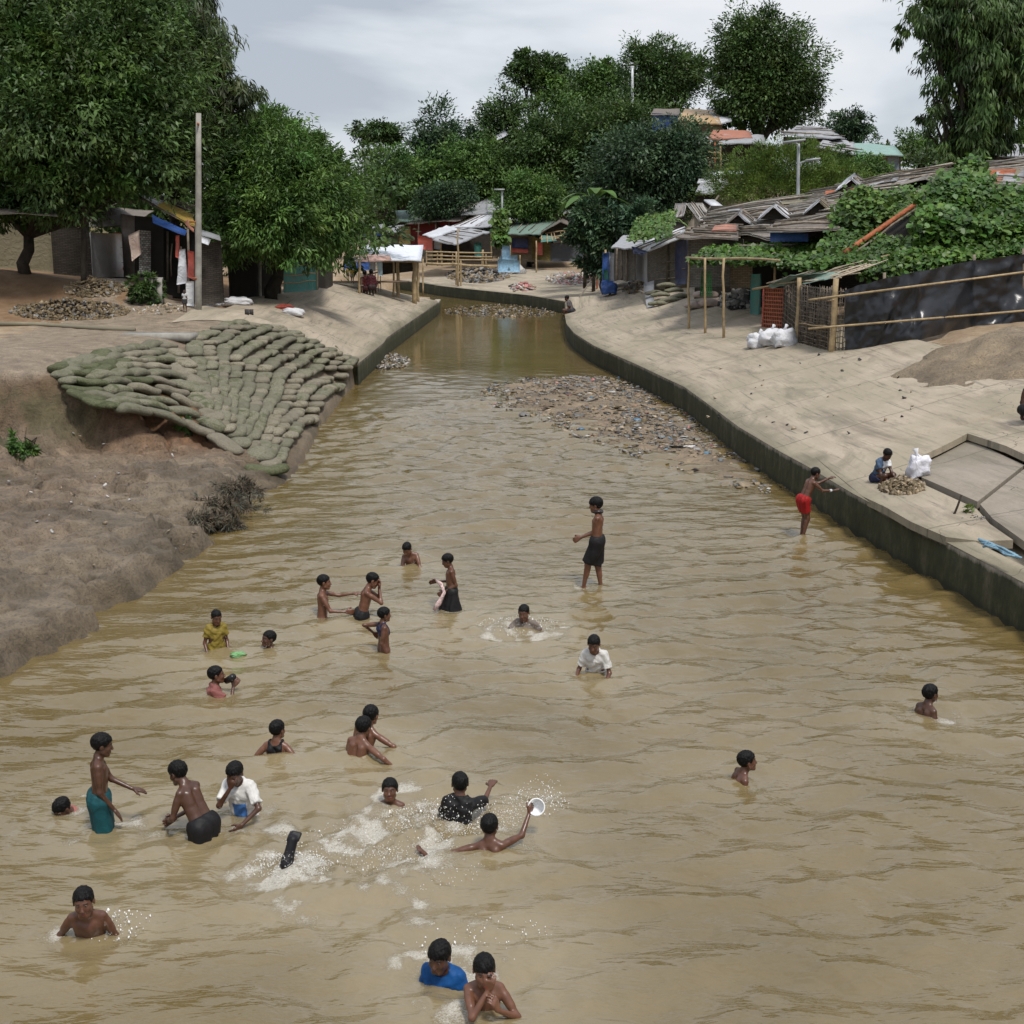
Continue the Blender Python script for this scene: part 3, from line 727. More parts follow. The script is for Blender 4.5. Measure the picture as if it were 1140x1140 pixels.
    if eyes and Yh < 24:
        for q in (1, -1):
            n = 10; m_ = 8; an = np.linspace(0, 2 * math.pi, n, endpoint=False); ph = np.linspace(0, math.pi, m_)
            g = np.array([[math.sin(p) * math.cos(t), math.cos(p), math.sin(p) * math.sin(t)] for p in ph for t in an])
            cc = np.where((g[:, 1] > .72)[:, None], np.array([[.012, .008, .007]]), np.array([[.10, .085, .075]]))
            fc = [[i * n + j, i * n + (j + 1) % n, (i + 1) * n + (j + 1) % n, (i + 1) * n + j] for i in range(m_ - 1) for j in range(n)]
            child('eye', np.array([Hd(q * .028, .0660, .003)] * len(g)) + (g * .0100 * hs) @ Rh.T, np.array(fc), EYE, cc)
    # clothing
    vc = max(vox, .008 / s) if Yh < 30 else vox
    for it in wear:
        kind = it[0]; c = it[1]; g = SDF()
        if kind in ('shirt', 'tank', 'robe'):
            g.p = list(f.p[:ntors - 1]); zt = 1.0 if kind != 'tank' else .985; zb = it[3] if len(it) > 3 else .60
            sl_ = it[2] if len(it) > 2 else .6
            if kind != 'tank':
                for q in (1, -1):
                    sh, el, t = arms[q]; e2 = sh + (el - sh) * min(sl_, 1); g.cap(sh, e2, .034, .034)
                    if sl_ > 1: g.cap(el, el + (t - el) * (sl_ - 1), .034, .028)
            g.cap(U(-.05, 0, .62), U(.05, 0, .62), .075)
            if kind == 'robe':
                for q in (1, -1): g.cap(LEG[q][0], LEG[q][2], .09, .12, k=.05)
                zb = .02
            off = .013 if kind != 'tank' else .008
            a2, DG = g.grid(vc, lo=lo); P = np.stack(np.meshgrid(*a2, indexing='ij'), -1); T = (P - P0) @ Rl + P0
            wr = .004 * np.sin(T[..., 0] * 90 + 4 * np.sin(T[..., 2] * 33 + NP[0])) * np.sin(T[..., 2] * 45 + 3 * np.sin(T[..., 0] * 28)) + .0045 * np.sin(T[..., 2] * 70 + np.sin(T[..., 0] * 30) * 2.5 + T[..., 1] * 25 + NP[0])
            DG = DG - off + wr
            if kind == 'tank':
                DG = np.maximum(DG, np.maximum(np.abs(T[..., 0]) - .074, -1) * (T[..., 2] > .85)); DG = np.maximum(DG, (.05 - np.hypot(T[..., 0], T[..., 2] - 1.02)))
            else: DG = np.maximum(DG, (.052 - np.sqrt((T[..., 0]) ** 2 + (T[..., 1] - .015) ** 2 + (T[..., 2] - 1.028) ** 2)))
            if sl_ < 1 and kind != 'tank':
                for q in (1, -1):
                    sh, el, t = arms[q]; u = (el - sh) / np.linalg.norm(el - sh); e2 = sh + (el - sh) * sl_
                    dd = ((P - e2) @ u) - .01; near = np.linalg.norm(P - e2, axis=-1) < .10
                    DG = np.where(near & (((P - sh) @ u) > .04), np.maximum(DG, dd), DG)
            DG = np.maximum(DG, zb - T[..., 2])
            if kind != 'robe': DG = np.maximum(DG, T[..., 2] - 1.03)
        else:   # shorts / skirt
            ln = it[2]; fl = it[3] if len(it) > 3 else .02
            g.cap(U(-.05, 0, .68), U(.05, 0, .68), .072)
            for q in (1, -1):
                hip, kn, ft = LEG[q]; g.cap(hip, hip + (kn - hip) * min(ln + .15, 1.05), .072, .05 + fl, k=.07)
            a2, DG = g.grid(vc, lo=lo); P = np.stack(np.meshgrid(*a2, indexing='ij'), -1); T = (P - P0) @ Rl + P0
            DG = DG - .007 + .005 * np.sin(P[..., 0] * 75 + P[..., 1] * 50 + NP[0])
            DG = np.maximum(DG, T[..., 2] - .735)
            for q in (1, -1):
                hip, kn, ft = LEG[q]; u = (kn - hip) / np.linalg.norm(kn - hip); dd = ((P - hip) @ u) - ln * .29
                DG = np.where((P[..., 0] * q > 0), np.maximum(DG, dd), DG)
        Vg, Qg = surfnet(a2, DG.astype(np.float32), vc)
        if len(Vg):
            Vg = relax(Vg, Qg, 1); C = np.ones((len(Vg), 3))
            T = (Vg - P0) @ Rl + P0
            if len(it) > 4 and it[4] == 'print': mprint = (np.abs(T[:, 0] + .01) < .06) & (T[:, 2] < .84) & (T[:, 1] > .02); C[mprint] = (.10, .28, .75)
            if len(it) > 4 and it[4] == 'yoke': C[(T[:, 2] > .93)] = (6, 6, 6)
            if len(it) > 4 and it[4] == 'bluehalf': C[(T[:, 0] > .05) | (T[:, 2] < .84)] = (.10, .16, .26)
            child({'shirt': 'shirt', 'tank': 'tank_top', 'robe': 'robe', 'shorts': 'shorts', 'skirt': 'skirt'}[kind], Vg, Qg, cloth(c), C)
    if rip and Y is None:
        c0 = W(U(0, 0, .8)); RIP.append((c0[0], c0[1], rip[0], rip[1]))
        for q in (1, -1):
            t = W(arms[q][2])
            if abs(t[2]) < .12: RIP.append((t[0], t[1], .5, rip[1]))
    return dict(obj=body, W=W, arms=arms, U=U, hc=hc, Hd=Hd, root=root, LEG=LEG, R0=R0, s=s)
BLK = (.012, .011, .012); NVY = (.02, .025, .06)
ST = (((.09, .10, -.60), (0, 1, 0)), ((-.06, -.03, -.60), (0, 1, 0)))
cast = {}
cast[1] = person('boy in flapping black shorts standing shin-deep with a dark scarf round his neck', (663, 562), wy=652, s=.98, a=-78, hp=12, rh=(-.02, .22, -.28), lh=(.08, .22, -.27), re=(0, -1, -.3), le=(0, -1, -.3), skin=2,
    legs=(((.05, -.05, -.60), (0, 1, 0)), ((-.05, .16, -.575), (0, 1, 0))), wear=(('shorts', BLK, .92, .02),), hair=.013, fringe=.03, clipz=-.2)
cast[2] = person('boy in red shorts wading by the mossy wall, arms stretched forward', (908, 527), wy=596, s=.93, a=72, lean=24, hp=20, rh=(.0, .34, -.14), lh=(0.03, .36, .02), re=(.2, -.3, -1), le=(-.4, 0, -1), skin=1,
    legs=(((.05, -.0, -.56), (0, 1, 0)), ((-.04, .02, -.56), (0, 1, 0))), wear=(('shorts', (.28, .012, .012), .62, .012),), clipz=-.2, rpn=(0, 0, 1), lpn=(0, 0, -1), hair=.009)
g3 = G(990, 534)
cast[3] = person('child in a white and navy shirt squatting behind a heap of earth', (988, 506), Y=g3[1] + .1, s=.86, a=150, lean=22, hp=35, rh=(-.02, .22, -.30), lh=(.05, .27, -.27), skin=0,
    legs=(((.10, .14, -.16), (0, .6, 1)), ((-.10, .14, -.16), (0, .6, 1))), wear=(('shirt', (.62, .62, .62), .55, .60, 'bluehalf'), ('shorts', NVY, .9, .01)), clipz=0, rip=None, rpn=(0, 0, -1), lpn=(0, 0, -1), hair=.009)
cast[4] = person('shirtless child hunched over folded arms, farthest out of the bathers', (453, 611), wy=628, s=.95, a=-165, lean=22, roll=12, hp=35, rh=(-.18, .14, -.14), lh=(.10, .12, -.2), re=(.8, 0, -.5), le=(-1, 0, -.2), skin=2, rip=(.8, .1))
cast[5] = person('bare-chested child in a black skirt holding a pink spotted cloth', (498, 624), wy=676, s=.86, a=-95, lean=2, hp=20, rh=(.05, .2, -.2), lh=(-.0, .10, -.28), re=(.3, -.5, -1), le=(0, -1, 0), skin=1, wear=(('skirt', BLK, .9, .09),), hair=.012,
    legs=(((.08, .10, -.57), (0, 1, 0)), ((-.06, -.08, -.57), (0, 1, 0))))
cast[6] = person('shirtless boy reaching his arm out to the back of the boy beside him', (361, 648), wy=684, s=.98, a=82, lean=4, hp=2, rh=(.05, .28, -.19), lh=(.02, .38, -.03), re=(.4, -.4, -1), le=(-.5, 0, -1), skin=2, rpn=(-1, 0, 0), lpn=(0, 0, -1), rip=(.8, .15))
cast[7] = person('shirtless boy in dark shorts pressing both hands to his face', (415, 646), wy=686, s=.98, a=80, lean=16, hp=24, rh=(-.07, .15, .04), lh=(.07, .15, .04), re=(.5, .2, -1), le=(-.5, .2, -1), rfd=(-.1, .2, 1), lfd=(.1, .2, 1), rpn=(0, -1, 0), lpn=(0, -1, 0), skin=2, wear=(('shorts', BLK, .5),), rip=(.8, .15))
cast[8] = person('small child in a navy tank top with one elbow bent behind', (428, 684), wy=724, s=.86, a=68, lean=0, hp=4, rh=(.03, .02, -.37), lh=(-.10, -.06, -.14), re=(0, -1, 0), le=(-.4, -1, -.1), skin=1, wear=(('tank', NVY, 0, .55),), rip=(.8, .15), hair=.010)
cast[9] = person('boy sunk to the shoulders amid a ring of splashes in mid canal', (583, 682), wy=698, s=.97, a=-165, lean=10, hp=8, rh=(.12, .28, -.14), lh=(-.25, .12, -.16), skin=1, wear=(('shirt', (.16, .13, .11), .5),), rip=(1.4, .5))
cast[10] = person('boy in a white shirt crouching in the water with navy shorts ballooning round him', (661, 717), wy=748, s=.97, a=-165, lean=24, hp=18, rh=(.08, .16, -.27), lh=(-.06, .2, -.26), skin=1, wear=(('shirt', (.55, .53, .5), .7, .70),), rip=(1., .2), hair=.009)
cast[11] = person('small child in a wet yellow shirt near the floating green bag', (241, 687), wy=723, s=.85, a=150, lean=6, hp=14, rh=(.05, .1, -.34), lh=(-.02, .12, -.33), skin=1, wear=(('shirt', (.21, .155, .03), .55, .55),), rip=(.8, .2))
cast[12] = person('child sunk to the chin just right of the green bag', (299, 711), wy=722, s=.97, a=-125, lean=5, hp=-6, skin=0, rip=(.8, .1))
cast[13] = person('boy in deep water lifting a black bottle to his mouth', (241, 751), wy=769, s=.98, a=75, lean=8, hp=-4, rh=(-.05, .19, .03), re=(.6, .1, -1), rfd=(-.2, .6, .8), skin=1, wear=(('shirt', (.22, .08, .07), .5),), rip=(.8, .2), rcurl=.7)
cast[14] = person('boy neck-deep at the far right looking away to the right', (1036, 772), wy=796, s=.98, a=62, lean=12, hp=0, skin=0, rip=(1.1, .35), hair=.009)
cast[15] = person('boy neck-deep alone at the right facing right with one wet shoulder showing', (832, 847), wy=867, s=.99, a=80, lean=20, roll=8, hp=-4, skin=1, rip=(1., .1), hair=.009)
cast[16] = person('shirtless boy in teal shorts standing thigh-deep at the left', (114, 829), wy=921, s=1.02, a=72, lean=4, hp=12, rh=(.02, .10, -.36), lh=(.08, .25, -.26), re=(.2, -1, 0), le=(-.3, -.3, -1), skin=0, wear=(('shorts', (.008, .060, .070), .8, .02),), rpn=(0, -.4, -1), lpn=(0, 0, -1), lfd=(.0, 1, -.35), rip=(1., .4), hair=.009, lcurl=.12, rcurl=.12)
cast[17] = person('shirtless boy in black shorts bending forward with hands at his waistband', (198, 860), wy=929, s=1.02, a=-62, lean=30, hp=26, rh=(-.09, .15, -.27), lh=(.04, .17, -.28), re=(1, -.7, -.1), le=(-.8, -.8, 0), skin=0, wear=(('shorts', BLK, .7),), rip=(1., .25), hair=.009)
cast[18] = person('boy in a white shirt with a blue print holding a hand to his mouth', (261, 861), wy=907, s=1.0, a=-165, lean=16, hp=24, rh=(-.09, .14, .035), lh=(-.02, .22, -.24), re=(.6, .2, -1), le=(-1, .1, -.4), rfd=(-.3, 0, 1), rpn=(-.2, -1, 0), skin=0, wear=(('shirt', (.60, .58, .55), .75, .6, 'print'),), rip=(1., .25), hair=.009)
cast[19] = person('child in a black tank top seen from behind with both arms spread in the water', (309, 812), wy=838, s=.97, a=12, lean=3, hp=4, hy=20, rh=(.28, .06, -.22), lh=(-.24, .04, -.24), skin=2, wear=(('tank', BLK, 0, .55),), rip=(1., .25), hair=.009)
cast[20] = person('long-haired child behind another bather, shoulder raised to the right', (413, 796), wy=832, s=1.0, a=25, lean=14, roll=12, hp=12, rh=(.20, .12, -.24), re=(1, -.3, 0), skin=2, rip=(1., .2), hair=.012)
cast[21] = person('bare-backed boy in front of the long-haired child with his arm on a teal cloth', (405, 809), wy=842, s=1.0, a=28, lean=16, roll=8, hp=14, rh=(.30, .04, -.20), re=(.6, -.5, .1), skin=2, rip=(1., .2), hair=.014)
cast[22] = person('boy sunk to the chin facing the camera with his mouth open', (434, 879), wy=893, s=1.0, a=180, lean=0, hp=-8, skin=1, rip=(1., .7), hair=.010)
cast[23] = person('boy in a wet black shirt seen from behind with his right arm out', (512, 872), wy=913, s=1.02, a=8, lean=6, roll=4, hp=6, hy=-18, rh=(.10, .36, .0), lh=(-.1, .25, -.3), re=(.5, 0, -1), rpn=(0, 0, -1), skin=1, wear=(('shirt', BLK, .95, .5),), rip=(1.5, .7), hair=.009)
cast[24] = person('shirtless boy seen from behind lifting a white plastic tub with his right hand', (545, 919), wy=949, s=1.02, a=12, lean=10, roll=-8, hp=2, rh=(.15, .30, .14), lh=(-.36, -.14, -.05), re=(.6, 0, -1), le=(-.3, .3, -1), skin=1, lpn=(0, .3, 1), lfd=(-.8, .2, .45), lcurl=.2, rip=(1.2, .4), hair=.009)
cast[25] = person('grinning boy with cropped hair and bare shoulders alone at the lower left', (93, 1004), wy=1038, s=1.05, a=172, lean=26, hp=4, hr=4, rh=(.18, .02, -.30), lh=(-.08, .05, -.34), skin=1, rip=(1., .35), hair=.008, fringe=.05)
cast[26] = person('boy with wet fringe at the bottom edge, a bright blue shirt on his shoulders', (489, 1065), wy=1087, s=1.08, a=-158, lean=14, hp=10, skin=0, wear=(('shirt', (.005, .06, .20), .9),), rip=(1.2, .6), hair=.009, fringe=.03)
cast[27] = person('shirtless boy at the bottom edge pinching his nose with one hand', (539, 1080), wy=1122, s=1.02, a=176, lean=8, hp=8, rh=(-.12, .125, .062), lh=(.02, .17, -.05), re=(.9, .1, -1), le=(-.8, .1, -1), rfd=(-.12, .1, 1), lfd=(.35, .1, .9), rpn=(-.3, -1, .1), lpn=(.8, -.3, .2), rcurl=.5, lcurl=.45, skin=2, rip=(1., .35), hair=.009, fringe=.032)
cast[29] = person('swimmer whose wet crown of hair just breaks the surface, pink shirt underwater', (69, 900), wy=893, s=1.0, a=-140, lean=50, hp=40, skin=0, wear=(('shirt', (.32, .12, .10), .6),), rip=(1., .3), rh=(.1, -.1, -.3), lh=(-.1, -.1, -.3))
# diver's foot
d0 = PZ(318, 966, 0); fs = SDF(); t = np.array([.035, .06, .135])
fs.cap((0, 0, -.12), (0, 0, .02), .032, .026); fs.cap((0, 0, .02), t * .3, .027, .03); fs.cap(t * .3, t, .03, .028)
for q in range(5):
    b = t + np.array([(q - 2) * .013, 0, 0]); fs.cap(b, b + np.array([.012, .03, .035 - .004 * abs(q - 1)]), .0105, .009, k=.004)
ax, D = fs.grid(.005); V, Q = surfnet(ax, D, .005); V = relax(V, Q, 1)
o = mesh_np('person', V * 1.25, Q, cloth((.014, .013, .015), .4), None, True, col=np.ones((len(V), 3))); o.location = d0
tag(o, 'dark foot of a diving swimmer kicking up out of white foam', 'person'); RIP.append((d0[0], d0[1], 1.2, .8))
# far people
gp = G(589, 289)
def far_person(label, px, foot, hgt_px, a, wear, skin=0, legs=None, lean=0, **k):
    g = G(px, foot); s = hgt_px / F * g[1] / 1.25
    top = foot - hgt_px; r = person(label, (px, top + hgt_px * .09), Y=g[1], s=s, a=a, lean=lean, wear=wear, skin=skin, legs=legs, clipz=-50, rip=None, eyes=False, **k)
    return r
far_person('woman in a long black veil walking in front of the blue-panelled hut', 589, 297, 26, -70, (('robe', (.008, .008, .009), 1.5),), hair=.03)
far_person('small child in a yellow shirt on the path, the taller of the pair', 392, 316, 19, 180, (('shirt', (.5, .30, .05), .5), ('shorts', (.25, .2, .15), .5)))
far_person('small child in brown and yellow on the path, on the left of the pair', 387, 313, 17, 180, (('shirt', (.28, .17, .04), .5), ('shorts', (.1, .08, .06), .5)))
far_person('child with a white patterned shirt standing at the dark hut doorway behind the pole', 205, 348, 26, 180, (('shirt', (.4, .4, .4), .5), ('shorts', (.04, .04, .04), .6)))
SIT = (((.10, .26, -.22), (0, .4, 1)), ((-.10, .26, -.22), (0, .4, 1)))
g = G(405, 327); k = dict(Y=g[1], clipz=-50, rip=None, eyes=False, vox=.016)
person('adult in dark red seated at the end of the shed bench', (406, 304), s=1.25, a=10, lean=8, wear=(('shirt', (.10, .02, .02), 1.4), ('shorts', (.05, .02, .02), .9)), legs=SIT, skin=0, **k)
person('adult in maroon seated beside the dark red one under the shed roof', (413, 303), s=1.25, a=-20, lean=8, wear=(('shirt', (.07, .015, .02), 1.4), ('shorts', (.03, .02, .02), .9)), legs=SIT, skin=0, **k)
g = G(632, 349); person('person in grey crouching at the end of the right wall rinsing things', (631, 332), Y=g[1], s=1.15, a=-70, lean=25, hp=20, wear=(('shirt', (.10, .09, .09), .6), ('shorts', (.03, .03, .035), .8)), legs=(((.10, .14, -.20), (0, .6, 1)), ((-.10, .14, -.20), (0, .6, 1))), clipz=-50, rip=None, eyes=False, vox=.014)
g = G(1146, 470)
person('figure mostly cut off by the right edge of the photo', (1150, 424), Y=g[1], s=.95, a=60, lean=10, hp=10, rh=(.0, .2, -.1), wear=(('shorts', BLK, .7),), legs=SIT, skin=0, clipz=-50, rip=None, eyes=False)
# ------------------------------------------------------------------ foliage
def m_leaf(name, dark, light, rough=.5, transl=.25):
    m, nt, n, l = newmat(name); ob = coords(nt); f = noise(nt, ob, 1.1, 4); g = noise(nt, ob, 9, 3)
    c = ramp(nt, f, [(.32, dark), (.68, light)]); c = mix(nt, 1., c, vcol(nt), 'MULTIPLY')
    return finish(m, nt, c, rough, None, spec=.35, transl=transl)
LF = dict(dark=m_leaf('leaf_dark', (.034, .066, .017), (.072, .122, .028)), mid=m_leaf('leaf_mid', (.046, .100, .020), (.095, .170, .034)),
          bright=m_leaf('leaf_bright', (.065, .115, .020), (.13, .19, .035)), blue=m_leaf('leaf_blue', (.030, .062, .028), (.060, .105, .046)), vine=m_leaf('leaf_vine', (.035, .085, .015), (.085, .165, .028), .45),
          dry=m_leaf('dry_twigs', (.06, .05, .033), (.12, .10, .07), .8, .1),
          euc=m_leaf('leaf_eucalypt', (.030, .050, .016), (.075, .095, .032)))
BARK = m_plain('bark', (.10, .085, .065), .4, 5, .9, .8, .04, .1)
BARKD = m_plain('bark_dark', (.045, .038, .03), .4, 5, .9, .8, .04, .1)
def leaves(C, R, n, L, style='out', rg=None, wid=.36, clump=60, shell=.55, cr=.32, jit=.22):
    """C (k,3) blob centres, R (k,3) radii; returns V,F,col"""
    rg = rg or rng; vol = (R[:, 0] * R[:, 2] + R[:, 0] * R[:, 1]); pr = vol / vol.sum()
    nc = max(4, n // clump); b = rg.choice(len(C), nc, p=pr)
    d = rg.normal(size=(nc, 3)); d /= np.linalg.norm(d, axis=1)[:, None]
    if style == 'flat': d[:, 2] = np.abs(d[:, 2]) * .6
    rr = shell + (1.04 - shell) * rg.random(nc) ** .6
    cc = C[b] + d * R[b] * rr[:, None]
    # uneven outline: push some clumps out, pull others in
    cc += d * R[b] * (jit * rg.normal(size=nc))[:, None]
    csz = cr * rg.uniform(.6, 1.4, nc) * np.clip(R[b].mean(1) / 1.3, .45, 1.5)
    N_ = nc * clump; ci = np.repeat(np.arange(nc), clump)
    o = rg.normal(size=(N_, 3)); o /= np.linalg.norm(o, axis=1)[:, None]; o *= rg.random(N_)[:, None] ** .5
    o[:, 2] *= .75; P = cc[ci] + o * csz[ci][:, None]
    out = d[ci] + .8 * o + np.array([0, 0, .0])
    if style in ('droop', 'euc'): D = .35 * out + rg.normal(size=(N_, 3)) * .35 + np.array([0, 0, -1.])
    elif style == 'mango': D = .8 * out + rg.normal(size=(N_, 3)) * .6 + np.array([0, 0, -.45])
    elif style == 'flat': D = rg.normal(size=(N_, 3)) * np.array([1, 1, .25]) + .3 * out
    elif style == 'spray': D = out + rg.normal(size=(N_, 3)) * .35 + np.array([0, 0, .5])
    else: D = out * .8 + rg.normal(size=(N_, 3)) * .55 + np.array([0, 0, -.15])
    D /= np.linalg.norm(D, axis=1)[:, None]
    Nn = np.array([0, 0, 1.]) + rg.normal(size=(N_, 3)) * .55 + .4 * out; S = np.cross(D, Nn); S /= np.linalg.norm(S, axis=1)[:, None] + 1e-9
    ln = L * rg.uniform(.6, 1.35, N_)[:, None]; w = ln * wid * rg.uniform(.8, 1.2, N_)[:, None]
    up = np.cross(S, D)
    v0 = P; v1 = P + D * ln * .45 + S * w * .5 + up * ln * .05; v2 = P + D * ln - up * ln * .12; v3 = P + D * ln * .45 - S * w * .5 + up * ln * .05
    V = np.stack([v0, v1, v2, v3], 1).reshape(-1, 3); Fq = np.arange(N_ * 4).reshape(-1, 4)
    t = (rg.uniform(.5, 1.6, nc)[ci] * rg.uniform(.85, 1.15, N_))[:, None]
    hue = rg.normal(0, .08, nc)[ci][:, None]
    col = np.clip(np.concatenate([t * (1 + hue), t, t * (1 - hue * .6)], 1), .2, 2)
    return V, Fq, np.repeat(col, 4, 0)
def pxblobs(bl, Y):
    C, R = [], []
    for b in bl:
        y = Y + (b[4] if len(b) > 4 else 0); c = PY(b[0], b[1], y); k = y / F / .97
        rx, rz = b[2] * k, b[3] * k; C.append(c); R.append((rx, (b[5] if len(b) > 5 else .5 * (rx + rz)), rz))
    return np.array(C), np.array(R)
def tree(name, label, Y, bl, base=None, n=9000, L=.16, mat='mid', style='out', tr=.14, cat='tree', group=None, bark=None, wid=.36, clump=60, shell=.5, cr=.34, limbs=True, lean=0, jit=.28):
    C, R = pxblobs(bl, Y); rg = np.random.default_rng(int(abs(bl[0][0] * 7 + bl[0][1] * 13 + Y)) + 5)
    if base is None: bx, by = C[0][0], C[0][1]
    else: bx = PY(base, 300, Y)[0]; by = Y
    bz = TZ(bx, by) - .1
    root = empty(name, (bx, by, bz)); tag(root, label, cat, group)
    V, Fq, col = leaves(C, R, n, L, style, rg, wid, clump, shell, cr, jit)
    o = mesh_np('crown', V - [bx, by, bz], Fq, LF[mat], root, False, col=col)
    mb = MB(); top = C[:, 2].max() - .2; cx, cy, cz = C[np.argmax(R.prod(1))]
    fork = np.array([bx + (cx - bx) * .35, by + (cy - by) * .35, bz + max(.4, (C[:, 2].min() - bz) * .55)])
    pts = [np.array([bx, by, bz])]
    for t in (.33, .66, 1.): pts.append(np.array([bx, by, bz]) + (fork - [bx, by, bz]) * t + np.r_[rg.normal(0, tr * .5, 2), 0])
    if lean: pts = [p for p in pts]
    mb.tube(np.array(pts) - [bx, by, bz], np.linspace(tr * 1.15, tr * .85, 4), 8)
    fk = pts[-1]
    if limbs:
        for c, r in zip(C, R):
            q = [fk]; 
            for t in (.3, .65, 1.): q.append(fk + (c - fk) * t + rg.normal(0, .12, 3) * (1 if t < 1 else 0) + np.array([0, 0, -.25 * r[2] * (1 - abs(t - .5) * 2)]))
            mb.tube(np.array(q) - [bx, by, bz], np.linspace(tr * .7, tr * .15, 4), 6)
            for _ in range(3):
                d = rg.normal(size=3); d[2] = abs(d[2]); d /= np.linalg.norm(d); e = c + d * r * .85
                s0 = q[2]; mb.tube(np.array([s0, (s0 + e) / 2 + rg.normal(0, .1, 3), e]) - [bx, by, bz], [tr * .28, tr * .18, tr * .06], 5)
    mb.build('trunk', BARKD if bark is None else bark, root, True)
    return root
TG = 'trees on the far hillside'
# left bank masses
tree('broadleaf_tree', 'huge dark broadleaf tree filling the upper left corner above the tan tarp wall', 36, [(20, 40, 80, 60), (100, 60, 70, 55, -1), (160, 90, 60, 55, 0), (60, 130, 85, 55, -1.5), (150, 160, 62, 45, -.5), (-30, 160, 60, 70), (70, 205, 66, 38, -1), (182, 178, 34, 28, 1), (10, 5, 70, 35), (120, 10, 75, 35), (120, 120, 60, 50, .5), (215, 165, 26, 36, 1), (0, 225, 45, 22)], base=28, n=140000, L=.16, mat='dark', tr=.16, cr=.5, shell=.25)
tree('broadleaf_tree', 'lighter green leafy tree in front of the huge dark tree at upper left', 34.5, [(95, 75, 38, 26), (55, 50, 30, 22), (125, 100, 34, 26), (60, 118, 34, 22), (110, 150, 30, 20), (30, 100, 28, 24), (45, 185, 40, 22), (115, 190, 36, 18)], base=92, n=30000, L=.18, mat='mid', tr=.07, cr=.4)
tree('eucalyptus_tree', 'tall tree with thin drooping leaves overhanging the concrete pole', 39, [(185, 20, 45, 40), (215, 55, 34, 42), (240, 95, 26, 22), (268, 105, 20, 17), (205, 105, 34, 28), (175, 70, 45, 40), (226, 14, 16, 22), (250, 122, 22, 14), (214, 135, 30, 20), (155, 8, 50, 30)], base=196, n=40000, L=.26, mat='euc', style='euc', wid=.17, tr=.14, cr=.42, shell=.3)
tree('mango_tree', 'dense rounded mango tree with glossy drooping leaves right of the concrete pole', 41, [(275, 195, 52, 48), (320, 215, 60, 50, -1), (350, 235, 46, 42, -1), (300, 250, 55, 32, -2), (356, 262, 24, 24), (255, 160, 34, 28), (300, 165, 40, 34), (255, 240, 34, 40, -1), (385, 240, 16, 22), (335, 180, 30, 26)], base=300, n=95000, L=.175, mat='mid', style='mango', wid=.27, tr=.2, cr=.42, shell=.35)
tree('shade_tree', 'pale green crown rising behind the mango tree', 47, [(305, 150, 22, 16), (328, 168, 26, 18), (350, 195, 30, 22), (280, 140, 22, 12), (372, 225, 22, 18)], base=330, n=14000, L=.25, mat='mid', tr=.13, cr=.45)
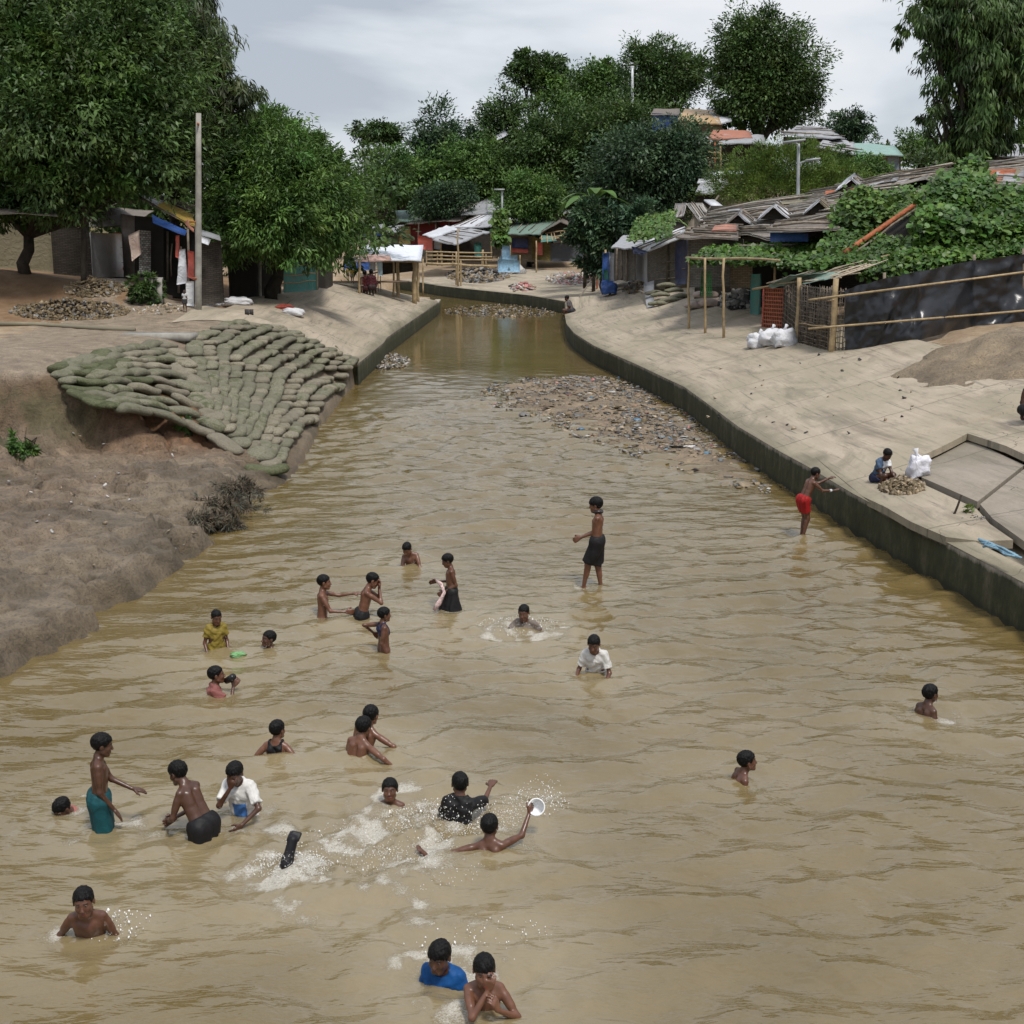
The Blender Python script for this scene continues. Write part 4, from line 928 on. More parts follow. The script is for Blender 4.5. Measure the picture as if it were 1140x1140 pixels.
# hillside
H = [
 ('umbrella_tree', 'small flat-topped umbrella tree standing alone left of the hill', 105, [(420, 147, 26, 8), (405, 143, 13, 6), (432, 152, 15, 7), (408, 156, 8, 4)], 421, 3500, .35, 'dark', .13),
 ('round_tree', 'bushy green tree at the left foot of the hill beside the roofs', 92, [(425, 190, 24, 20), (410, 215, 18, 18), (445, 185, 18, 16)], 425, 6000, .34, 'mid', .2),
 ('dark_tree', 'compact dark tree with pointed top on the left shoulder of the hill', 100, [(487, 150, 22, 26), (500, 165, 24, 22), (475, 170, 22, 22), (490, 190, 30, 20)], 488, 9000, .36, 'blue', .25),
 ('slender_tree', 'dark slender-crowned tree in the hollow left of the tall umbrella tree', 102, [(562, 125, 22, 22), (548, 145, 24, 22), (575, 150, 26, 28), (560, 175, 34, 26), (535, 165, 20, 18)], 562, 10000, .36, 'dark', .25),
 ('umbrella_tree', 'tall flat-topped umbrella tree with a bare trunk at the middle of the hill', 104, [(597, 72, 26, 9), (582, 82, 20, 8), (612, 80, 24, 9), (600, 94, 22, 7), (588, 62, 14, 5)], 597, 5500, .36, 'dark', .2),
 ('spreading_tree', 'wide spreading tree with layered boughs right of the umbrella tree', 103, [(640, 92, 30, 14), (665, 90, 24, 16), (650, 110, 38, 18), (625, 108, 22, 12), (676, 75, 12, 8), (690, 100, 22, 18), (640, 130, 34, 22)], 645, 13000, .36, 'mid', .25),
 ('dark_tree', 'broad dark tree behind the white pole on the hilltop', 98, [(720, 75, 22, 28), (745, 80, 28, 26), (768, 85, 20, 20), (735, 105, 32, 20), (712, 60, 12, 12), (775, 72, 12, 10)], 738, 14000, .34, 'dark', .25),
 ('hill_tree', 'deep green tree filling the centre of the hillside', 97, [(605, 158, 34, 22), (640, 160, 46, 34), (600, 185, 44, 30), (660, 195, 36, 30), (615, 215, 40, 22)], 630, 22000, .36, 'dark', .3),
 ('hill_tree', 'deep green tree in the shade left of centre on the hillside', 96, [(545, 195, 40, 24), (510, 205, 36, 22), (470, 200, 34, 22), (450, 212, 26, 16), (530, 175, 30, 18)], 520, 17000, .36, 'mid', .3),
 ('hill_tree', 'shaded tree just below the broad dark hilltop tree', 95, [(690, 140, 34, 26), (720, 145, 34, 24), (670, 170, 30, 26), (710, 170, 30, 24)], 700, 14000, .34, 'dark', .25),
 ('round_bush', 'round bright bush on the slope above the green-roofed hut', 88, [(590, 212, 22, 22), (608, 225, 22, 18), (575, 228, 20, 14)], 592, 7000, .30, 'mid', .15),
 ('leafy_shrub', 'grey green shrub in front of the deep hillside trees by the brown roof', 90, [(497, 222, 24, 14), (478, 228, 20, 12), (520, 215, 16, 10)], 495, 4500, .30, 'blue', .12),
 ('broadleaf_tree', 'large leafy tree above the blue net at the right bend', 68, [(700, 175, 34, 30), (735, 185, 38, 32), (755, 165, 28, 26), (690, 210, 32, 28), (730, 220, 36, 26), (765, 195, 24, 26), (680, 240, 26, 24), (710, 245, 26, 22), (772, 165, 14, 16)], 715, 32000, .28, 'blue', .22),
 ('big_tree', 'tallest round dark tree standing alone on the skyline right of centre', 82, [(850, 45, 36, 30), (835, 75, 34, 28), (875, 75, 34, 30), (850, 100, 42, 26), (820, 55, 20, 18), (890, 100, 22, 20), (870, 125, 34, 18), (832, 120, 24, 16), (812, 78, 16, 14), (845, 22, 22, 12), (808, 128, 14, 14)], 845, 34000, .30, 'dark', .28),
 ('small_tree', 'small rounded tree on the skyline behind the green tin roof', 88, [(945, 135, 20, 10), (935, 145, 16, 12), (955, 150, 16, 10), (945, 142, 18, 12)], 945, 4000, .28, 'blue', .12),
 ('small_tree', 'low pale tree on the skyline between the green tin roof and the tall right tree', 84, [(1020, 160, 18, 14), (1035, 170, 20, 12), (1008, 172, 16, 8), (982, 162, 8, 5)], 1020, 5000, .28, 'mid', .12),
 ('bright_bush', 'wide yellow green feathery bush behind the street lamp', 58, [(845, 190, 36, 24), (885, 185, 42, 24), (870, 205, 60, 20), (925, 200, 34, 18), (815, 205, 26, 14), (860, 170, 18, 12), (900, 170, 16, 10)], 870, 30000, .17, 'bright', .08),
 ('dark_bush', 'darker bush at the right end of the yellow green bush', 60, [(955, 190, 30, 16), (935, 182, 20, 12), (970, 197, 22, 10)], 955, 7000, .18, 'mid', .07),
]
for nm, lb, Y, bl, base, n, L, mt, tr in H:
    tree(nm, lb, Y, bl, base, n=int(n * 1.6), L=L * .74, mat=mt, tr=tr, group=TG if Y > 80 else None, style='spray' if nm == 'bright_bush' else 'out', cr=.34 if Y < 62 else .62, shell=.4, jit=.06 if nm == 'umbrella_tree' else .28, cat='tree' if 'tree' in nm else 'bush', wid=.22 if nm == 'bright_bush' else .42)
tree('tall_tree', 'tall dark drooping tree at the right edge standing over the roofs', 46, [(1060, 20, 40, 30), (1100, 30, 44, 40), (1085, 70, 42, 34), (1065, 60, 24, 22), (1095, 110, 36, 36), (1080, 145, 30, 22), (1130, 80, 40, 44), (1035, 25, 22, 20), (1075, 165, 30, 18), (1110, 150, 24, 20), (1040, 132, 18, 16), (1130, 10, 40, 30), (1060, -10, 50, 20), (1050, 90, 14, 12)], base=1083, n=42000, L=.26, mat='dark', style='droop', wid=.2, tr=.2, cr=.42, shell=.3)
tree('small_tree', 'light green tree peeking out behind the trunk at the far right', 55, [(1132, 165, 18, 16), (1150, 150, 20, 20), (1120, 180, 16, 12)], base=1140, n=5000, L=.22, mat='mid', tr=.08, cr=.3)
tree('dark_bush', 'dark shrubs at the foot of the banana plants by the bend', 61, [(668, 255, 22, 22), (650, 262, 14, 16), (690, 262, 22, 20), (672, 278, 20, 14), (708, 250, 20, 22), (655, 240, 14, 16), (666, 292, 18, 8), (690, 290, 14, 8)], base=672, n=17000, L=.26, mat='blue', tr=.08, cr=.5, cat='bush')
# background wood closing the gaps
rgw = np.random.default_rng(11); C = []; R = []
for px in np.arange(395, 800, 20):
    tp = np.interp(px, [395, 430, 480, 540, 600, 700, 800], [205, 190, 172, 165, 150, 125, 150])
    for py in np.arange(tp + 16, 250, 24):
        y = 112 - (py - tp) * .10; c = PY(px + rgw.normal(0, 5), py + rgw.normal(0, 4), y); C.append(c); R.append((1.7, 1.6, 1.6))
V, Fq, col = leaves(np.array(C), np.array(R), 90000, .3, 'out', rgw, .45, 60, .3, .75)
tag(mesh_np('woodland', V, Fq, LF['dark'], None, False, col=col), 'shaded undergrowth and far woodland covering the hillside behind the separate trees', 'woodland', kind='stuff')
C = []; R = []
for px in np.arange(-80, 420, 26):
    for py in (205, 235, 262):
        C.append(PY(px, py, 56 + rgw.normal(0, 1.5))); R.append((1.3, 1.2, 1.3))
for px in np.arange(990, 1230, 22):
    C.append(PY(px, 190, 74)); R.append((1.5, 1.4, 1.2))
V, Fq, col = leaves(np.array(C), np.array(R), 26000, .3, 'out', rgw, .42, 60, .3, .6)
tag(mesh_np('undergrowth', V, Fq, LF['dark'], None, False, col=col), 'dim undergrowth growing behind the shelters on both banks', 'undergrowth', kind='stuff')
# banana plant and papaya
def palmy(label, px, py, Y, size, name='banana_plant', nl=8, mat='mid', h=None):
    g = PY(px, py, Y); bz = TZ(g[0], g[1]); root = empty(name, (g[0], g[1], bz)); tag(root, label, 'plant'); hh = g[2] - bz if h is None else h
    MB().tube([(0, 0, 0), (0, 0, hh)], [.09, .05], 8).build('stem', BARK, root, True); rg = np.random.default_rng(int(px))
    for i in range(nl):
        a = i / nl * 6.28 + rg.normal(0, .2); el = rg.uniform(.5, 1.3); t = np.linspace(0, 1, 9)
        r = size * (t * math.cos(el) + .15 * t * t); z = size * (t * math.sin(el) - .75 * t ** 2.2); w = size * .17 * np.sin(np.pi * np.clip(t * .93 + .05, 0, 1)) ** .7
        cx, cy = math.cos(a), math.sin(a); P = np.stack([r * cx, r * cy, hh + z], 1); S = np.array([-cy, cx, 0])
        V = np.concatenate([P - S * w[:, None] + [0, 0, .0], P + [0, 0, -.02], P + S * w[:, None]]).reshape(3, 9, 3)
        mesh_np('frond', V.reshape(-1, 3), grid_faces(3, 9), LF[mat], root, True, col=np.ones((27, 3)) * rg.uniform(.8, 1.3))
    return root
palmy('banana plant with long pale arching leaves beside the large tree at the right bend', 662, 225, 64, 2.0)
palmy('upright banana plant with one bright yellow green leaf', 652, 232, 66, 1.5, mat='bright', nl=5)
palmy('papaya plant with a star of small leaves above the tin-roofed hut', 745, 252, 50, .9, 'papaya_plant', 9, 'bright')
# creeping vines: carpets of big leaves over the roofs and the pergola
def vine(label, quads, n, L, mat='vine', thick=.16, droop=0):
    rg = np.random.default_rng(n); V_, F_, C_ = [], [], []; k = 0
    P4 = np.array([[PY(*p) for p in q] for q in quads]); ar = np.array([np.linalg.norm(np.cross(q[1] - q[0], q[3] - q[0])) for q in P4]); pr = ar / ar.sum()
    b = rg.choice(len(P4), n, p=pr); u = rg.random(n)[:, None]; v = rg.random(n)[:, None]; q = P4[b]
    P = (q[:, 0] * (1 - u) + q[:, 1] * u) * (1 - v) + (q[:, 3] * (1 - u) + q[:, 2] * u) * v
    lump = fbm(P[:, 0] * 1.3, P[:, 2] * 1.7 + P[:, 1] * .9, 3, 6); P += rg.normal(size=(n, 3)) * thick * .6; P[:, 2] += lump * thick * 2.2
    keep = lump + rg.normal(0, .25, n) > -.42; P = P[keep]; lump = lump[keep]; n = len(P)
    D = rg.normal(size=(n, 3)) * [1, 1, .35] + [0, -.5, -.45 - droop]; D /= np.linalg.norm(D, axis=1)[:, None]
    Nn = rg.normal(size=(n, 3)) * .5 + [0, -.6, 1.]; S = np.cross(D, Nn); S /= np.linalg.norm(S, axis=1)[:, None]; up = np.cross(S, D); ln = L * rg.uniform(.5, 1.3, (n, 1))
    w = ln * .46
    V = np.stack([P, P + D * ln * .25 + S * w, P + D * ln * .7 + S * w * .7, P + D * ln - up * ln * .1, P + D * ln * .7 - S * w * .7, P + D * ln * .25 - S * w], 1).reshape(-1, 3)
    t = np.clip(rg.uniform(.6, 1.35, (n, 1)) * (1 + .5 * lump[:, None]), .35, 1.9); col = np.repeat(np.concatenate([t * rg.uniform(.85, 1.25, (n, 1)), t, t * .9], 1), 6, 0)
    i = np.arange(n)[:, None] * 6; f = np.concatenate([i + [0, 1, 2, 3], i + [0, 3, 4, 5]])
    return tag(mesh_np('creeping_vine', V, f, LF[mat], None, False, col=col), label, 'climbing plant')
vine('gourd vine carpeting the bamboo pergola in front of the wicker hut', [[(768, 287, 38), (868, 289, 35), (895, 272, 39), (800, 276, 41)], [(860, 290, 35.5), (905, 296, 34), (925, 272, 38), (895, 270, 39)], [(806, 268, 42.5), (840, 268, 42.5), (850, 256, 44), (830, 254, 44)]], 13000, .13, thick=.09)
vine('thick vine heaped over the roof edge beneath the big right tree', [[(1022, 245, 33), (1110, 245, 32.5), (1100, 205, 35), (1045, 205, 35)], [(1025, 262, 32), (1150, 262, 31.5), (1140, 228, 33.5), (1030, 235, 33.5)], [(1060, 210, 35), (1095, 212, 35), (1088, 188, 37), (1072, 188, 37)], [(1100, 245, 32.5), (1150, 245, 32.4), (1150, 222, 34), (1105, 215, 34.5)]], 26000, .15, thick=.22)
vine('pale green creeper spilling down above the black tarp fence', [[(1000, 300, 31), (1150, 282, 30.5), (1150, 250, 32.5), (985, 268, 33)], [(905, 295, 33), (1000, 300, 31.2), (985, 262, 34), (925, 262, 36)]], 17000, .13, thick=.12)
vine('dark rounded vine mound on the thatch left of the rusty beam', [[(932, 250, 37), (1018, 252, 36), (1016, 222, 38), (942, 218, 39)], [(945, 242, 36), (1010, 242, 35.6), (1005, 216, 37), (955, 212, 37.5)]], 15000, .14, 'mid', thick=.2)
vine('low shrubby creeper beside the tin roof at the right bend', [[(700, 268, 47), (745, 260, 46), (750, 235, 50), (712, 245, 51)]], 1500, .14, 'mid', thick=.1)
vine('hanging vine column wrapped round the post in front of the grey tarp gable', [[(551, 268, 79), (562, 268, 79), (562, 236, 79.2), (553, 238, 79.2)]], 1500, .3, 'mid', thick=.2, droop=1)
def shrub(label, px, py, w, h, n=900, L=.13, mat='mid', name='shrub', tmin=8):
    g = G(px, py, tmin); k = g[1] / F; root = tree(name, label, g[1], limbs=h > 15 and name != 'dry_brush', bl= [(px, py - h * .5, w * .5, h * .5), (px - w * .25, py - h * .35, w * .3, h * .35), (px + w * .25, py - h * .35, w * .3, h * .35)], base=px, n=n, L=L, mat=mat, tr=.015, cat='shrub', cr=.10, clump=24, shell=.2, wid=.14 if name == 'dry_brush' else .36); return root
shrub('dark shrub on the bank below the white tin panel', 162, 338, 34, 34, 2200, .12, 'dark')
shrub('small weed growing under the cut bank at the left edge', 26, 508, 26, 26, 700, .11)
shrub('scrawny shrub on the orange soil under the sandbags', 205, 480, 18, 16, 400, .09)
shrub('tiny green weed at the corner of the two tilted slabs', 1080, 572, 8, 9, 160, .05, 'bright')
for i, (px, py, w, h) in enumerate([(248, 572, 70, 24), (268, 552, 46, 20), (222, 588, 44, 18), (255, 592, 36, 14)]):
    shrub(['dry grey brush heap at the water edge below the last sandbags', 'upper dry brush tuft touching the last sandbags', 'left dry brush tuft on the grey mud', 'lowest dry brush tuft hanging over the water'][i], px, py, w, h, 1500, .09, 'dry' if 'dry' in LF else 'euc', 'dry_brush')
# ------------------------------------------------------------------ shelters, fences, bags
WV = dict(grey=m_weave('weave_grey', (.22, .20, .17), (.14, .125, .105)), tan=m_weave('weave_tan', (.34, .27, .18), (.22, .17, .11)), dark=m_weave('weave_dark', (.085, .07, .055), (.05, .042, .034)),
          yellow=m_weave('weave_yellow', (.22, .17, .05), (.13, .10, .04)), red=m_weave('weave_red', (.20, .028, .022), (.13, .02, .018)))
TP = dict(white=m_tarp('tarp_white', (.62, .63, .66), .4, .35, (.26, .24, .22)), grey=m_tarp('tarp_grey', (.34, .345, .36), .5, .5, (.15, .135, .12)), brown=m_tarp('tarp_brown', (.17, .14, .115), .7, .5, (.07, .06, .05)),
          blue=m_tarp('tarp_blue', (.03, .10, .34), .4, .3), teal=m_tarp('tarp_teal', (.04, .22, .19), .5, .5), green=m_tarp('tarp_green', (.16, .25, .20), .6, .6), orange=m_tarp('tarp_orange', (.50, .33, .16), .5, .5),
          red=m_tarp('tarp_red', (.50, .09, .06), .5, .4), yellow=m_tarp('tarp_yellow', (.50, .34, .07), .45, .35), tan=m_tarp('tarp_tan', (.19, .165, .10), .7, .45), black=m_plain('tarp_black', (.012, .013, .016), .3, 1.5, .30, .35, .05, .5, bscale=2.2),
          navy=m_tarp('tarp_navy', (.02, .03, .09), .5, .3), green2=m_tarp('tarp_mint', (.22, .36, .31), .5, .5), coral=m_tarp('tarp_coral', (.42, .17, .11), .6, .55), tin=m_tarp('tin_white', (.72, .72, .72), .4, .3, (.18, .15, .11)))
BAM = m_plain('bamboo', (.30, .22, .12), .35, 7, .6, .3, .01, .3)
BAMD = m_plain('old_bamboo', (.17, .14, .11), .45, 7, .85, .5, .01, .15, usecol=True)
DKI = m_plain('painted_inner_shade', (.015, .013, .011), .3, 3, .95)  # near-black colour that paints the shade inside huts and openings
WOOD = m_plain('weathered_wood', (.12, .085, .06), .4, 6, .85)
RUST = m_plain('rusty_metal', (.28, .085, .035), .5, 7, .75)
CONC = m_plain('pole_concrete', (.27, .255, .225), .3, 4, .85)
def m_net(name, c, cell=.09, th=.22, rough=.7):
    m, nt, n, l = newmat(name); uv = coords(nt, 'UV'); s = N(nt, 'ShaderNodeSeparateXYZ'); l.new(uv, s.inputs[0])
    a = math_(nt, 'LESS_THAN', math_(nt, 'FRACT', math_(nt, 'DIVIDE', s.outputs[0], cell)), th); b = math_(nt, 'LESS_THAN', math_(nt, 'FRACT', math_(nt, 'DIVIDE', s.outputs[1], cell)), th)
    al = math_(nt, 'MAXIMUM', a, b); f = noise(nt, uv, 8, 4); col = ramp(nt, f, [(.3, scl(c, .7)), (.7, scl(c, 1.2))])
    return finish(m, nt, col, rough, None, alpha=al)
NET = dict(red=m_net('net_red', (.30, .085, .04), .10, .3), grey=m_net('net_grey', (.20, .18, .145), .09, .25), blue=m_net('net_blue', (.22, .38, .52), .05, .55), teal=m_net('net_teal', (.02, .17, .13), .07, .75), green=m_net('net_green', (.05, .22, .06), .07, .45), wick=m_net('net_wicker', (.24, .20, .15), .16, .28))
SH = [0]
def sheet(name, P4, mat, parent=None, amp=.03, th=.015, res=.25, sag=0., ragged=0., fr=1.4, uvs=1.):
    """P4: four world points A,B (near/top edge) C,D; bilinear solid sheet with wrinkles"""
    A, B, C, D = [np.array(p, float) for p in P4]; SH[0] += 1; sd = SH[0]
    lu = max(np.linalg.norm(B - A), np.linalg.norm(C - D)); lv = max(np.linalg.norm(D - A), np.linalg.norm(C - B))
    n = int(np.clip(lu / res, 2, 60)) + 1; m = int(np.clip(lv / res, 2, 60)) + 1
    u = np.linspace(0, 1, n)[:, None, None]; v = np.linspace(0, 1, m)[None, :, None]
    P = (A * (1 - u) + B * u) * (1 - v) + (D * (1 - u) + C * u) * v
    Nn = np.cross(B - A, D - A); Nn /= np.linalg.norm(Nn) + 1e-9
    U_, V_ = np.broadcast_arrays(u[..., 0] * lu, v[..., 0] * lv)
    P = P + Nn * (amp * 1.3 * fbm(U_ * fr + sd * 3.1, V_ * fr, 3, sd))[..., None]
    if sag: P[..., 2] -= sag * 4 * (u * (1 - u))[..., 0] * 1.
    if ragged:
        r = ragged * fbm(np.linspace(0, lu * 2.2, n), np.full(n, sd * 1.7), 3, sd)
        P[:, 0] += (A - D) / lv * r[:, None]; P[:, -1] -= (A - D) / lv * r[::-1, None]
    V = np.concatenate([P.reshape(-1, 3), (P - Nn * th).reshape(-1, 3)]); k = n * m; f = grid_faces(n, m); F_ = [f, f[:, ::-1] + k]
    ed = []
    for i in range(n - 1): ed += [[(i + 1) * m, i * m, i * m + k, (i + 1) * m + k], [i * m + m - 1, (i + 1) * m + m - 1, (i + 1) * m + m - 1 + k, i * m + m - 1 + k]]
    for j in range(m - 1): ed += [[j, j + 1, j + 1 + k, j + k], [(n - 1) * m + j + 1, (n - 1) * m + j, (n - 1) * m + j + k, (n - 1) * m + j + 1 + k]]
    uv = np.stack([U_, V_], -1).reshape(-1, 2) * uvs
    return mesh_np(name, V, [f, f[:, ::-1] + k, np.array(ed)], mat, parent, True, col=np.ones((2 * k, 3)), uv=np.r_[uv, uv])
def Q(*pts): return [PY(*p) for p in pts]
def wall(name, pa, pb, h, mat, parent=None, h2=None, amp=.03, sink=.15, th=.03, tmin=8, lift=0., res=.25, **k):
    a = G(*pa, tmin) if len(pa) == 2 else PY(*pa); b = G(*pb, tmin) if len(pb) == 2 else PY(*pb); h2 = h if h2 is None else h2
    a = a + [0, 0, lift]; b = b + [0, 0, lift]
    return sheet(name, [a + [0, 0, h], b + [0, 0, h2], b - [0, 0, sink], a - [0, 0, sink]], mat, parent, amp, th, res=res, **k)
def pole(name, base, top, r=.035, mat=None, parent=None, r2=None, bend=.02, n=8):
    base, top = np.array(base, float), np.array(top, float); t = np.linspace(0, 1, 6)[:, None]; P = base + (top - base) * t; L = np.linalg.norm(top - base)
    P[1:-1] += np.random.default_rng(int(abs(base[0] * 97 + base[1] * 31)) % 9999).normal(0, bend, (4, 3)) * min(L, 3) * .35
    return MB().tube(P, np.linspace(r, r2 or r * .8, 6), n).build(name, mat or BAM, parent, True)
def vpole(px, py, ptop, r=.035, mat=None, parent=None, name='post', tmin=8, sink=.2):
    g = G(px, py, tmin); top = PY(px, ptop, g[1]); return pole(name, g - [0, 0, sink], top, r, mat, parent)
def battens(P4, n, parent, mat=None, r=.022, across=True, name='batten', ext=.12, jit=.05, lift=.03, seed=1):
    """bamboo strips tied over a roof: one mesh, read as one part"""
    A, B, C, D = [np.array(p, float) for p in P4]; rg = np.random.default_rng(seed); mb = MB(); Nn = np.cross(B - A, D - A); Nn /= np.linalg.norm(Nn); Nn *= np.sign(Nn[2]) or 1
    for i in range(n):
        t = (i + .5) / n + rg.normal(0, jit / n * 3); t = min(max(t, .01), .99)
        if across: a, b = A * (1 - t) + B * t, D * (1 - t) + C * t
        else: a, b = A * (1 - t) + D * t, B * (1 - t) + C * t
        s0, s1 = rg.uniform(-ext, .25), rg.uniform(.75, 1 + ext); w = rg.normal(0, jit, 3) * .6
        mb.tube([a + (b - a) * s0 + Nn * lift, a + (b - a) * (s0 + s1) / 2 + Nn * lift + w, a + (b - a) * s1 + Nn * lift + w * .5], r * rg.uniform(.7, 1.2), 5, col=np.ones(3) * rg.uniform(.45, 1.5))
    o = mb.build(name, mat or BAMD, parent, True); return o
def patches(P4, n, r, mats, seed, s0=.5, s1=1.6):
    A, B, C, D = [np.array(p, float) for p in P4]; rg = np.random.default_rng(seed); lu, lv = np.linalg.norm(B - A), np.linalg.norm(D - A); Nn = np.cross(B - A, D - A); Nn /= np.linalg.norm(Nn); Nn *= np.sign(Nn[2]) or 1
    for i in range(n):
        w, h = rg.uniform(s0, s1) / lu, rg.uniform(s0, s1) * 1.4 / lv; u, v = rg.uniform(0, max(1 - w, .01)), rg.uniform(0, max(1 - h, .01)); f = lambda a, b: (A * (1 - a) + B * a) * (1 - b) + (D * (1 - a) + C * a) * b
        k = rg.normal(0, .12 / lu, 4); q = [f(u, v), f(u + w, v + k[0]), f(u + w + k[1], v + h), f(u + k[2], v + h + k[3])]; sheet('roof_patch', [p + Nn * rg.uniform(.10, .2) for p in q], mats[rg.integers(len(mats))], r, .05, .02, .2, ragged=.12)
def thing(name, label, cat, group=None, loc=(0, 0, 0)): return tag(empty(name, loc), label, cat, group)
def reorigin(root):
    """put the empty at the base of its parts"""
    lo = np.array([1e9] * 3); hi = -lo
    for c in root.children:
        v = np.array([tuple(x) for x in c.bound_box]); lo = np.minimum(lo, v.min(0)); hi = np.maximum(hi, v.max(0))
    p = np.array([(lo[0] + hi[0]) / 2, (lo[1] + hi[1]) / 2, lo[2]]); root.location = p
    for c in root.children: c.location = -p
HUTS = []
def hut(label, group=None, name='bamboo_shelter', cat='shelter'):
    r = thing(name, label, cat, group); HUTS.append(r); return r
# ---- left bank shelters
h = hut('shaded hut with a yellow and white patched roof and clothes hung in front')
wall('wall', (60, 305), (103, 309), 1.6, WV['dark'], h, amp=.02); 
a = G(103, 309); wall('wall', (139, 309), (172, 318), 2.0, TP['brown'], h)
sheet('roof', Q((104, 236, a[1] - .3), (152, 218, a[1] + .3), (182, 222, a[1] + 3.5), (110, 228, a[1] + 3.5)), TP['brown'], h, .05)
sheet('roof', Q((152, 217, 36), (217, 254, 35.2), (212, 232, 39), (172, 220, 39)), TP['brown'], h, .05, .04)
sheet('roof_patch', Q((153, 216, 35.95), (176, 229, 35.8), (183, 226, 37.6), (160, 217, 37.4)), TP['white'], h, .03)
sheet('roof_patch', Q((174, 227, 35.8), (217, 252, 35.15), (215, 238, 37), (183, 225, 37.2)), TP['yellow'], h, .05)
sheet('roof_patch', Q((206, 248, 35.1), (216, 258, 34.95), (216, 252, 35.4), (209, 244, 35.6)), TP['coral'], h, .02)
battens(Q((178, 222, 37.5), (214, 238, 37.2), (214, 228, 39), (180, 219, 39)), 9, h, across=False, seed=3)
sheet('wall', Q((150, 240, 35.6), (182, 243, 35.6), (182, 312, 35.6), (150, 308, 35.6)), DKI, h, .01)  # near-black sheet paints the shaded hut interior
sheet('wall', Q((182, 248, 36.4), (220, 258, 36.2), (220, 338, 36.2), (182, 326, 36.4)), DKI, h, .01)  # second near-black sheet, also painted interior shade
sheet('awning', Q((169, 240, 35.2), (208, 258, 34.8), (206, 262, 34.2), (170, 249, 34.6)), TP['blue'], h, .05)
sheet('wall_panel', Q((155, 256, 35.3), (168, 257, 35.3), (168, 306, 35.3), (155, 305, 35.3)), m_weave('weave_white', (.34, .33, .31), (.10, .09, .08), .5, 1.), h, .01)
for px, pb, pt in ((170, 308, 246), (148, 305, 238), (209, 340, 255)): vpole(px, pb, pt, .035, BAMD, h)
battens(Q((183, 256, 36.0), (206, 262, 36.0), (206, 330, 36.0), (183, 320, 36.0)), 4, h, r=.03, name='rafter', seed=6)
h = hut('low leaning shelter of upright bamboo sticks with a ragged tin roof right of the pole')
sheet('roof', Q((222, 262, 34.6), (246, 268, 34.4), (244, 262, 37), (218, 252, 37)), TP['grey'], h, .06, ragged=.1)
sheet('roof_patch', Q((222, 262, 34.5), (234, 266, 34.4), (232, 273, 34.3), (224, 270, 34.4)), TP['white'], h, .04)
sheet('wall', Q((222, 272, 34.8), (246, 268, 34.8), (250, 337, 34.8), (222, 340, 34.8)), WV['dark'], h, .02)
rg = np.random.default_rng(4)
for i, px in enumerate((226, 231, 236, 239, 243, 247)):
    g = G(px, 339 - i * .4); pole('upright_stick', g - [0, 0, .1], PY(px + rg.uniform(-1, 3), [310, 268, 308, 270, 266, 308][i], g[1] + .1), .035, BAM, h)
h = hut('old hut walled in drab tan tarpaulin under the huge dark tree', name='tarp_shelter')
wall('wall', (-60, 296), (60, 303), 1.75, TP['tan'], h, h2=1.6, amp=.06); sheet('roof', Q((-70, 236, 33), (64, 240, 33.5), (64, 225, 37), (-70, 222, 37)), TP['brown'], h, .06)
h = hut('hut corner closed by a pale corrugated tin panel with two dark battens', name='tin_shelter')
wall('tin_panel', (103, 309), (139, 308), 1.36, TP['tin'], h, amp=.01)
g1, g2 = G(103, 309), G(139, 308)
for hh in (.42, .9): pole('batten', g1 + [-.02, -.05, hh], g2 + [.02, -.05, hh + .03], .014, BAMD, h)
sheet('roof', [g1 + [-.3, -.2, 1.5], g2 + [.3, -.2, 1.62], g2 + [.3, 3, 2.1], g1 + [-.3, 3, 2.1]], TP['brown'], h, .05)
sheet('hanging_cloth', [g2 + [-.28, -.08, 1.4], g2 + [-.02, -.08, 1.4], g2 + [-.05, -.08, .9], g2 + [-.2, -.08, .95]], TP['coral'], h, .03)
h = hut('dark shelter with a teal netting wall under the mango tree')
g1, g2 = G(314, 326), G(352, 324)
wall('wall', (255, 330), (312, 327), 1.7, DKI, h); wall('net_wall', (316, 326), (352, 323), 1.15, TP['teal'], h, amp=.03)  # the near-black wall is painted shade inside the shelter
for k_ in (.3, .55, .85): pole('rail', g1 + [0, -.06, k_], g2 + [0, -.06, k_ + .06], .02, BAM, h)
wall('wall', (352, 323), (370, 318), 1.6, WV['dark'], h); vpole(312, 327, 285, .04, BAM, h); vpole(353, 323, 284, .04, BAM, h); vpole(289, 330, 268, .07, CONC, h)
sheet('roof', Q((250, 272, 38), (372, 280, 43), (372, 268, 47), (255, 262, 44)), TP['brown'], h, .08)
# pole
g = G(220, 345); r = thing('utility_pole', 'tall round grey concrete pole beside the yellow-roofed hut', 'pole'); tp_ = PY(221, 126, g[1])
pole('shaft', g - [0, 0, .3], tp_, .088, CONC, r, .062, 0, 14); MB().box(tp_ + [0, 0, -.25], (.04, .3, .05)).build('bracket', RUST, r)
for k_ in (.75, 2.1): MB().tube([g + [0, 0, k_], g + [0, 0, k_ + .04]], .092, 14).build('band', RUST, r)
reorigin(r)
